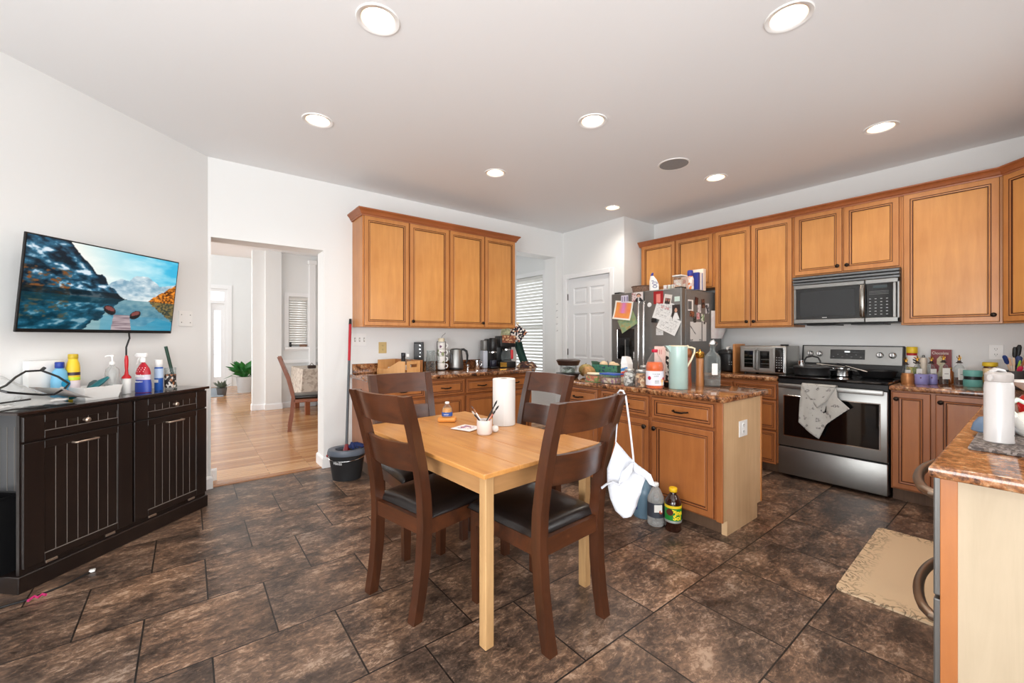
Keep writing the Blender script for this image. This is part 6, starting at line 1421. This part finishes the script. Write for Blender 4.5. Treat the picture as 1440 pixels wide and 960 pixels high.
bx('carton', 'tall white carton tilted back behind the blue striped box on the refrigerator', 'box', (4.47, 2.36, TPZ), (.06, .15, .24), pm('carton_cream', (236, 220, 204), .6), 0, .003)
t = thing('wipes_box', 'white box with broad blue stripes at the back of the refrigerator top', 'box', (4.39, 2.315, TPZ)); m = MB(); m.box((-.075, -.035, 0), (.04, .035, .19), white_p, .003); m.build('carton', t, smooth=0); m = MB(); m.box((-.0765, -.0365, .002), (-.035, .0365, .188), pm('stripe_blue', (52, 66, 150), .4)); m.box((.01, -.0365, .002), (.026, .0365, .188), pm('stripe_blue2', (120, 132, 190), .4)); m.build('stripes', t, smooth=0)

# ------------------------------------------------------------------ on the cooktop
KZ = .9158
t = thing('braiser_pan', 'wide black lidded braiser with an arched handle on the left of the cooktop', 'pan', (4.50, 1.30, KZ)); cast = pm('cast_black', (34, 34, 35), .4)
part(t, 'pot', [(0, 0), (.15, 0), (.165, .01), (.172, .07), (.178, .075), (.165, .075), (.16, .012), (0, .008)], cast, seg=44); part(t, 'lid', [(.178, .076), (.176, .084), (.12, .096), (0, .1)], pm('lid_black', (46, 46, 47), .3), seg=44)
m = MB(); m.tube([(.01, .075, .095), (.01, .075, .13), (.01, .055, .165), (.01, 0, .178), (.01, -.055, .165), (.01, -.075, .13), (.01, -.075, .095)], .0085, blackp, 10); m.build('lid_handle', t); m = MB()
for s in (-1, 1): m.tube([(-.03, s * .17, .06), (-.03, s * .205, .062), (.03, s * .205, .062), (.03, s * .17, .06)], .008, cast, 8)
m.build('side_handles', t)
t = thing('steel_ramekin', 'small steel tin sitting on the braiser lid', 'tin', (4.50, 1.385, KZ + .0945)); part(t, 'tin', [(0, 0), (.028, 0), (.03, .036), (.027, .036), (.026, .004), (0, .003)], chrome, seg=20)
t = thing('saucepan', 'small shiny steel saucepan in the middle of the cooktop', 'pan', (4.63, 1.115, KZ)); part(t, 'pot', [(0, 0), (.088, 0), (.095, .006), (.097, .066), (.1, .07), (.093, .068), (.09, .01), (0, .006)], chrome, seg=36); m = MB(); m.tube([(-.06, -.075, .058), (-.13, -.13, .066), (-.18, -.165, .062)], [.007, .009, .009], steel, 8, flat=.6); m.build('handle', t)
for k, (a, b2, lb) in enumerate((((4.60, 1.085, .086), (4.44, 1.245, .112), 'pale long spoon across the saucepan pointing left'), ((4.60, 1.075, .096), (4.47, .905, .062), 'pale long spoon across the saucepan pointing right'))):
    m = MB(); A_, B_ = Vector(a), Vector(b2); m.tube([tuple(A_), tuple(A_.lerp(B_, .5)), tuple(A_.lerp(B_, .7)), tuple(A_.lerp(B_, .85)), tuple(B_)], [.004, .005, .006, .010, .007], pm('spoon_pale', (214, 206, 194), .4), 10, flat=.5); o = m.build('spoon', loc=(0, 0, KZ)); tag(o, lb, 'spoon')
t = thing('frying_pan', 'wide black frying pan on the right of the cooktop', 'pan', (4.68, .878, KZ)); part(t, 'pan', [(0, 0), (.085, 0), (.1, .01), (.118, .06), (.122, .062), (.112, .06), (.098, .014), (0, .008)], cast, seg=44); m = MB(); m.tube([(-.02, .115, .055), (.02, .2, .085), (.06, .26, .105)], [.011, .012, .009], blackp, 10, flat=.6); m.build('handle', t)

# ------------------------------------------------------------------ counter right of the range
def rb(label, loc, r, hs, liquid, animal=True):
    """decanter with paper label and small gilded figure stopper"""
    t = thing('decanter', label, 'bottle', loc, CAMZ - .2)
    part(t, 'bottle', [(0, 0), (r * .94, 0), (r, .004), (r, hs), (r * .8, hs + .018), (.013, hs + .03), (.013, hs + .04)], clearp, seg=28); part(t, 'contents', [(0, .004), (r * .9, .004), (r * .9, hs * .45), (0, hs * .45)], liquid, seg=28); part(t, 'collar', [(.012, hs + .038), (.024, hs + .04), (.024, hs + .046), (.014, hs + .048), (.014, hs + .058), (0, hs + .06)], pm('dark_stopper', (52, 36, 28), .4), seg=18)
    m = MB(); z = hs + .06; m.lathe([(0, z), (.011, z + .002), (.009, z + .018), (.004, z + .026), (.007, z + .034), (.003, z + .042), (0, z + .044)], gold, seg=14); m.tube([(-.004, 0, z + .014), (-.018, 0, z + .02), (-.02, 0, z + .032)], .003, gold, 6); m.tube([(.004, 0, z + .01), (.014, 0, z + .016), (.012, 0, z + .03)], .003, gold, 6); m.build('stopper', t)
    m = MB(); w = r * .8; m.box((-w, -r - .002, hs * .32), (w, -r + .006, hs * .98), label_w); m.box((-w * .6, -r - .0026, hs * .62), (w * .6, -r - .0018, hs * .66), pm('faint_ink', (150, 140, 140), .6)); m.build('label', t, smooth=0)
    return t
amb = pm('amber_liquor', (140, 74, 26), .15); brn = pm('brown_liquor', (74, 44, 30), .15)
rb('decanter bottle with white label behind the copper tin', (4.74, .705, C), .029, .10, amb)
rb('decanter bottle with figure stopper behind the lavender pot', (4.72, .634, C), .03, .115, amb)
rb('dark decanter bottle with gilt stopper left of the red book', (4.77, .558, C), .031, .115, brn)
rb('decanter bottle with square white label in front of the red book', (4.70, .482, C), .036, .13, brn)
rb('decanter bottle standing alone between the red book and the teal tins', (4.70, .397, C), .037, .13, brn)
t = thing('whisky_bottle', 'small amber bottle between the two labelled decanters', 'bottle', (4.79, .452, C)); part(t, 'bottle', [(0, 0), (.024, 0), (.025, .004), (.025, .09), (.01, .105), (.01, .115)], pm('amber_glass', (150, 84, 34), .12, coat=.5)); part(t, 'cap', cylm(.011, .113, .128), gold)
part(thing('copper_tin', 'round copper coloured tin at the front left of the right counter', 'tin', (4.56, .668, C)), 'tin', [(0, 0), (.05, 0), (.051, .003), (.051, .06), (.046, .064), (.046, .08), (0, .082)], pm('copper_tin', (176, 120, 74), .35, .5, var=.15, scale=14), seg=36)
for loc, r, lb in (((4.56, .587, C), .052, 'lavender lidded pot beside the copper tin'), ((4.625, .535, C), .036, 'second smaller lavender pot behind the first one')):
    t = thing('lavender_pot', lb, 'pot', loc); part(t, 'pot', [(0, 0), (r - .002, 0), (r, .003), (r, .074), (r - .004, .078), (0, .079)], pm('lavender', (128, 124, 176), .4), seg=36)
    m = MB(); m.lathe([(0, 0), (.006, 0), (.006, .003), (0, .003)], pm('plum_dot', (80, 40, 80), .5), seg=12, M=TR((-r - .0005, .0, .052)) @ Matrix.Rotation(-PI / 2, 4, 'Y')); m.build('badge', t)
t = thing('snack_can', 'tall round can with yellow lid and white label next to the range', 'can', (4.84, .683, C), CAMZ); part(t, 'can', cylm(.041, 0, .245), pm('can_red', (176, 34, 40), .4), seg=32); part(t, 'lid', [(.043, .236), (.044, .238), (.044, .284), (.04, .288), (0, .286)], yellow_p, seg=32); part(t, 'label', band(.0413, .12, .215), label_w, seg=32); part(t, 'green_foot', band(.0413, .03, .118), speckle('green_food', [(150, 160, 80), (206, 190, 120), (110, 130, 60)], 40), seg=32)
m = MB()
for z, w in ((.195, .5), (.172, .62), (.15, .55)):
    m.grid(12, 1, lambda u, v: (.0425 * math.sin((u - .5) * 2 * w), -.0425 * math.cos((u - .5) * 2 * w), z - .005 * math.cos((u - .5) * 5) + (.011 if z != .195 else .005) * v), pm('can_black', (30, 26, 26), .5) if z != .195 else red_p)
m.build('wavy_print', t, smooth=0, solid=.001)
t = thing('salt_mill', 'cream ceramic salt mill behind the decanters', 'mill', (4.82, .610, C)); part(t, 'body', [(0, 0), (.03, 0), (.031, .01), (.024, .09), (.027, .14), (.029, .165), (.026, .19), (.02, .20)], pm('cream_ceramic', (228, 216, 198), .35)); part(t, 'knob', [(0, .2), (.01, .2), (.013, .212), (.008, .221), (0, .222)], slate_st, seg=16)
t = thing('cookbook', 'dark red chocolate cookbook with a pale figure standing against the wall', 'book', (4.905, .515, C), RX)
m = MB(); m.box((-.088, -.012, 0), (.088, .012, .268), pm('book_red', (126, 30, 34), .4), .002); m.build('cover', t, smooth=0); m = MB(); m.box((-.085, -.009, .002), (.0885, .009, .2685), paper); m.build('pages', t, smooth=0)
bust = [(-.055, .02), (-.02, .10), (-.012, .13), (-.038, .15), (-.036, .19), (-.01, .215), (.02, .21), (.036, .185), (.03, .15), (.012, .13), (.02, .10), (.055, .02)]
m = MB(); m.prism(bust, -.0128, -.0122, pm('book_cream', (206, 190, 156), .5), axis='y'); text_mesh(m, 'Chocolate', .034, TR((-.008, -.0126, .237)) @ RX90, pm('book_white', (226, 216, 206), .5)); m.build('cover_print', t, smooth=0)
t = thing('teal_tin', 'round teal tin with black middle band, made of two stacked halves', 'tin', (4.63, .322, C)); tg = pm('teal_tin', (96, 158, 150), .35); part(t, 'lower_half', [(0, 0), (.06, 0), (.0635, .006), (.0635, .053), (0, .053)], tg, seg=40); part(t, 'middle_band', band(.059, .0535, .078, .001), blackp, seg=40); part(t, 'upper_half', [(0, .078), (.0625, .078), (.0635, .082), (.0635, .116), (.06, .122), (0, .122)], tg, seg=40)
t = thing('spread_jar', 'brown jar with yellow lid and label behind the white thermos', 'jar', (4.78, .245, C)); part(t, 'jar', [(0, 0), (.045, 0), (.048, .006), (.048, .13), (.042, .15)], pm('brown_spread', (92, 48, 28), .2, coat=.4)); part(t, 'lid', [(.05, .15), (.052, .153), (.052, .175), (.048, .18), (0, .18)], yellow_p); part(t, 'label', band(.0485, .085, .135), pm('label_peach', (232, 206, 160), .5)); part(t, 'lower_label', band(.0485, .03, .08), pm('label_gold', (206, 160, 60), .5))
t = thing('utensil_crock', 'dark crock crammed with cooking tools under the wall outlet', 'crock', (4.66, .125, C)); part(t, 'crock', [(0, 0), (.05, 0), (.056, .01), (.062, .13), (.057, .13), (.05, .014), (0, .012)], pm('crock_dark', (70, 66, 66), .4), seg=32, smooth=60)
tools = [('spatula', 'blue headed brush leaning left in the crock', (-.085, -.01, .24), (36, 60, 120), (226, 200, 170), .016), ('spatula', 'cream brush second from left in the crock', (-.06, -.02, .225), (226, 190, 160), (232, 220, 206), .009), ('spatula', 'pale brush third from left in the crock', (-.04, -.03, .225), (226, 200, 170), (232, 214, 190), .009),
    ('spoon', 'pink red spoon low in the middle of the crock', (-.012, -.05, .165), (200, 40, 80), (232, 214, 196), .018), ('spatula', 'lime green handled spatula in the crock', (.0, -.035, .205), (150, 190, 60), (110, 160, 60), .008), ('knife', 'black handled knife, left of the two tall ones in the crock', (.004, .0, .30), (18, 18, 19), (26, 26, 30), .015), ('knife', 'black handled knife, right of the two tall ones in the crock', (.038, .0, .315), (18, 18, 19), (26, 26, 30), .017),
    ('spatula', 'dark blue spatula in the crock before the knives', (.012, -.02, .235), (34, 52, 100), (30, 40, 70), .022), ('spoon', 'light wooden spoon right of the knives in the crock', (.062, -.02, .235), (196, 124, 70), (206, 140, 86), .009), ('spoon', 'reddish wooden spoon at the right of the crock', (.085, -.01, .24), (170, 92, 52), (190, 110, 66), .010)]
for k, (nm, lb, (lx, ly, lz), c1, c2, r) in enumerate(tools):
    tx, ty = lx * cr - ly * sr, lx * sr + ly * cr; b0 = Vector((4.66 - tx * .22, .125 - ty * .22, C + .016)); dv = Vector((4.66 + tx, .125 + ty, C + lz)) - b0
    t = thing('kitchen_' + nm, lb, 'kitchen tool', b0, 0, 'tools in the crock'); m = MB(); m.tube([(0, 0, 0), tuple(dv * .72)], .005, pm('tool_stick%d' % k, c2, .5), 8); m.build('shaft', t); m = MB(); m.tube([tuple(dv * .721), tuple(dv * .78), tuple(dv * .95), tuple(dv)], [.006, r * .75, r * .75, r * .4], pm('tool_head%d' % k, c1, .45), 10, flat=.5); m.build('head', t)

# ------------------------------------------------------------------ right foreground counter
m = MB(); m.box((2.02, -.30, C), (2.75, .152, C + .012), speckle('mat_weave', [(120, 108, 100), (96, 86, 82), (150, 140, 134), (84, 76, 72)], 120, .95), .005, 2); o = m.build('drying_mat', smooth=40); tag(o, 'grey brown woven drying mat on the foreground granite', 'drying mat')
MZ = C + .0125
t = thing('thermos_flask', 'tall white insulated flask with folding lid on the drying mat', 'flask', (2.175, .092, MZ), CAMZ); wf = pm('flask_white', (208, 204, 202), .3, coat=.2)
part(t, 'body', [(0, 0), (.048, 0), (.052, .003), (.052, .007), (.0505, .01), (.0505, .19), (.048, .202), (.0465, .206)], wf, seg=48); part(t, 'lid', [(.047, .2065), (.0485, .208), (.0485, .232), (.04, .238), (0, .238)], pm('flask_lid', (186, 179, 175), .4), seg=48)
m = MB(); m.tube([(-.03, .01, .236), (.0, .015, .247), (.035, .01, .242), (.056, .0, .218)], [.012, .013, .012, .008], wf, 12, flat=.5); m.lathe([(0, 0), (.011, 0), (.011, .008), (0, .008)], wf, seg=18, M=TR((-.0475, -.008, .22)) @ Matrix.Rotation(-PI / 2, 4, 'Y')); m.build('carry_loop', t)
m = MB(); text_cyl(m, 'wilde', .012, .0508, RZ(.62) @ TR((0, 0, .03)), pm('grey_ink', (110, 110, 110), .5), depth=.0006); m.build('lettering', t, smooth=0)
t = thing('mixing_bowl', 'upturned blue grey bowl behind the white flask', 'bowl', (2.39, .118, MZ)); part(t, 'bowl', [(.070, .0), (.073, .003), (.064, .03), (.046, .052), (.026, .057), (.026, .061), (0, .06)], pm('glazed_blue', (104, 130, 160), .2, coat=.5), seg=40)
t = thing('teapot', 'white teapot with a pale handle at the right edge on the drying mat', 'teapot', (2.40, .014, MZ), CAMZ); part(t, 'pot', [(0, 0), (.04, 0), (.06, .02), (.064, .045), (.052, .075), (.03, .085), (0, .088)], pm('porcelain', (238, 236, 230), .15, coat=.4), seg=36); m = MB(); m.tube([(-.045, .02, .07), (-.05, .05, .105), (-.0, .055, .125), (.04, .04, .1), (.05, .02, .06)], .0085, pm('celadon', (214, 226, 212), .3), 10, flat=.7); m.build('handle', t); m = MB(); m.tube([(-.055, 0, .035), (-.075, -.005, .055), (-.085, -.007, .075)], [.014, .011, .008], pm('porcelain', (238, 236, 230), .15), 10); m.build('spout', t)
t = thing('saucepot', 'bright red pot at the right edge beyond the teapot', 'pot', (3.02, -.02, C)); part(t, 'pot', [(0, 0), (.07, 0), (.09, .03), (.095, .07), (.085, .097), (.08, .105), (.074, .102), (.08, .06), (.06, .012), (0, .01)], pm('enamel_red', (206, 24, 34), .2, coat=.5), seg=36)
t = thing('serving_bowl', 'white serving bowl with blue flowers resting on the red pot', 'bowl', (3.02, -.02, C + .1055), 0); part(t, 'bowl', [(0, 0), (.05, 0), (.055, .004), (.105, .045), (.128, .062), (.124, .064), (.1, .05), (.05, .012), (0, .01)], pm('bowl_white', (226, 226, 224), .2, coat=.4), seg=44, smooth=60)
m = MB()
for k in range(10): a = 2 * PI * k / 10; m.lathe([(0, 0), (.007, 0), (.007, .0012), (0, .0012)], blue_p if k % 2 else pm('sky_dot', (80, 150, 210), .4), seg=10, M=TR((.112 * math.cos(a), .112 * math.sin(a), .0575)) @ RZ(a) @ Matrix.Rotation(-.7, 4, 'Y'))
m.build('painted_flowers', t, smooth=0)

# ------------------------------------------------------------------ seen through the openings
dch = wood('dining_chair_wood', (110, 56, 30), (150, 84, 48), .35)
t = thing('dining_chair', 'reddish wood chair with dark seat in the hall beyond the doorway', 'chair', (1.15, 6.40, 0), math.radians(-100))
pb = [(0, -.05), (.2, -.02), (.45, .0), (.7, -.06), (1.0, -.17)]
for s in (-1, 1):
    m = MB(); m.prism([(y + .022, z) for z, y in pb] + [(y - .022, z) for z, y in pb][::-1], s * .20, s * .162, dch, axis='x'); m.build('back_post', t, smooth=30)
    m = MB(); m.box((s * .20, .40, 0), (s * .16, .44, .42), dch, .003); m.build('leg', t, smooth=0)
m = MB(); m.box((-.2, -.0, .38), (.2, .44, .425), dch, .003); m.build('seat_frame', t, smooth=0); m = MB(); m.box((-.2, .0, .4255), (.2, .45, .475), leather, .02, 3); m.build('seat', t, smooth=40)
m = MB(); m.prism([(-.155, .94), (-.085, .78), (-.062, .78), (-.132, .94)], -.16, .16, dch, axis='x'); m.build('back_rail', t, smooth=0)
t = thing('dining_table', 'table under a beige plaid cloth in the room beyond the doorway', 'table', (1.96, 7.80, 0))
clm = speckle('plaid_cloth', [(200, 190, 178)] * 3 + [(188, 177, 164), (172, 160, 148)], 30, .95)
m = MB(); m.box((-.5, -.48, .72), (.5, .48, .745), dch, .004); m.build('top', t, smooth=0)
for sx_ in (-1, 1):
    for sy_ in (-1, 1): m = MB(); m.box((sx_ * .46, sy_ * .44, 0), (sx_ * .39, sy_ * .37, .72), dch, .004); m.build('leg', t, smooth=0)
m = MB(); P = []
def drape(u, v):
    a = 2 * PI * u; k = max(abs(math.cos(a)), abs(math.sin(a))); x, y = .505 * math.cos(a) / k, .485 * math.sin(a) / k
    d = .46 * v; return (x * (1 + .04 * v) + .015 * v * math.sin(a * 17), y * (1 + .03 * v) + .015 * v * math.cos(a * 19), .748 - d)
m.grid(96, 6, drape, clm); m.box((-.505, -.485, .7455), (.505, .485, .749), clm); o = m.build('tablecloth', loc=(1.96, 7.80, 0), smooth=50); tag(o, 'beige plaid tablecloth hanging over the table beyond the doorway', 'tablecloth')
m = MB(); m.box((-.06, -.04, .0), (.06, .04, .05), pm('dark_runner', (60, 44, 36), .8), .01, 2); m.tube([(-.03, 0, .05), (0, 0, .09), (.03, 0, .05)], .005, pm('dark_runner', (60, 44, 36), .8), 6); o = m.build('centrepiece', loc=(1.62, 7.48, .7495)); tag(o, 'small dark basket on the plaid tablecloth', 'basket')
t = thing('potted_plant', 'leafy green plant in a pale grey pot by the hall pillar', 'plant', (1.02, 11.3, 0)); part(t, 'pot', [(0, 0), (.13, 0), (.16, .34), (.165, .36), (.15, .36), (.14, .3), (0, .3)], pm('pot_grey', (206, 206, 206), .6)); lf = pm('leaf_green', (40, 110, 44), .5, var=.3, scale=9)
m = MB()
for k in range(42):
    a = random.uniform(0, 2 * PI); e = random.uniform(.15, 1.2); Ln = random.uniform(.3, .55); w = random.uniform(.05, .09)
    tip = Vector((math.cos(a) * math.cos(e), math.sin(a) * math.cos(e), math.sin(e))) * Ln; sd = Vector((-math.sin(a), math.cos(a), 0)); b0 = Vector((0, 0, .32))
    mid = b0 + tip * .6 + Vector((0, 0, .04)); tipp = b0 + tip + Vector((0, 0, -.06))
    m.quad([tuple(b0 + tip * .28), tuple(mid + sd * w), tuple(tipp), tuple(mid - sd * w)], lf); m.tube([tuple(b0 - Vector((0, 0, .02))), tuple(b0 + tip * .28)], .006, lf, 4)
m.build('foliage', t, smooth=0, solid=.003)
t = thing('potted_plant', 'small grey leafed plant left of the big potted plant', 'plant', (.58, 11.05, 0)); part(t, 'pot', [(0, 0), (.08, 0), (.1, .16), (.09, .16), (.08, .13), (0, .13)], pm('pot_dark', (90, 86, 84), .6)); m = MB()
for k in range(40):
    a = random.uniform(0, 2 * PI); e = random.uniform(.2, 1.3); Ln = random.uniform(.14, .24); v = Vector((math.cos(a) * math.cos(e), math.sin(a) * math.cos(e), math.sin(e))); b0 = Vector((0, 0, .14)); sd = Vector((-math.sin(a), math.cos(a), 0)) * .03
    m.quad([tuple(b0), tuple(b0 + v * Ln * .6 + sd), tuple(b0 + v * Ln), tuple(b0 + v * Ln * .6 - sd)], pm('leaf_grey', (110, 120, 104), .6))
m.build('foliage', t, smooth=0, solid=.002)
m = MB(); m.box((-.1, 10.75, 0.0), (.6, 12.6, .012), pm('hall_rug', (150, 158, 166), .95, var=.12, scale=30), .004); o = m.build('hall_rug', smooth=0); tag(o, 'grey blue rug in front of the far entry door', 'rug')
bx('sill_box', 'small dark speaker box on the far window sill', 'box', (1.455, 8.352, 1.0905), (.03, .03, .085), blackp, 0, .003)
t = thing('sill_basket', 'low woven tray on the far window sill', 'tray', (1.665, 8.354, 1.0905)); part(t, 'tray', [(0, 0), (.06, 0), (.07, .04), (.066, .04), (.058, .006), (0, .006)], wk, sy=.3)
m = MB(); m.grid(4, 10, lambda u, v: (1.772 + .035 * u, 8.33 + .01 * math.sin(u * 9), 1.09 + .9 * v), pm('dark_drape', (84, 84, 86), .9)); o = m.build('curtain', smooth=60, solid=.006); tag(o, 'narrow dark grey curtain beside the far window', 'curtain')
t = thing('stool', 'pale legged stool with a dark green seat glimpsed beyond the passage', 'stool', (3.55, 4.92, 0)); m = MB(); m.box((-.17, -.17, .43), (.17, .17, .48), pm('dark_green_seat', (36, 52, 46), .7), .02, 3); m.build('seat', t, smooth=40)
for sx_ in (-1, 1):
    for sy_ in (-1, 1): m = MB(); m.tube([(sx_ * .13, sy_ * .13, .43), (sx_ * .17, sy_ * .17, .0)], .016, lt_wood, 8); m.build('leg', t)
t = thing('hanging_ornament', 'string of small pale ornaments hanging on the jamb by the pantry door', 'ornament', (4.155, 4.281, 1.80)); m = MB(); m.tube([(0, -.002, 0), (0, -.006, -.46)], .0015, label_w, 4); m.build('string', t); m = MB(); sil = pm('silver_grey', (176, 176, 178), .4, .6)
for k in range(5): m.lathe([(0, -.008), (.007, 0), (0, .008)], sil, seg=8, c=(.006 * (-1) ** k, -.009, -.06 - k * .095)); m.tube([(-.02, -.008, -.07 - k * .095), (.02, -.008, -.055 - k * .095)], .002, sil, 5)
m.build('charms', t)

# slender goods: plan size trimmed to what stands there
for nm, k in (('aerosol_can', .76), ('drinking_glass', .76), ('lint_roller', .78), ('pump_bottle', .78), ('cleanser_bottle', .78), ('detergent_bottle', .82), ('decanter', .78), ('whisky_bottle', .78), ('copper_tin', .8), ('lavender_pot', .8), ('snack_can', .82),
              ('salt_mill', .78), ('teal_tin', .8), ('spread_jar', .78), ('thermos_flask', .69), ('braiser_pan', .82), ('saucepan', .85), ('frying_pan', 1.12), ('mixing_bowl', .74)):
    for o in [o for o in COL.objects if o.name.split('.')[0] == nm and o.parent is None]: o.scale = (k, k, 1)
for o in [o for o in COL.objects if o.name == 'spray_bottle']: o.scale = (.8, .8, 1)
for o in [o for o in COL.objects if o.name == 'cookbook']: o.scale = (.68, 1, 1)
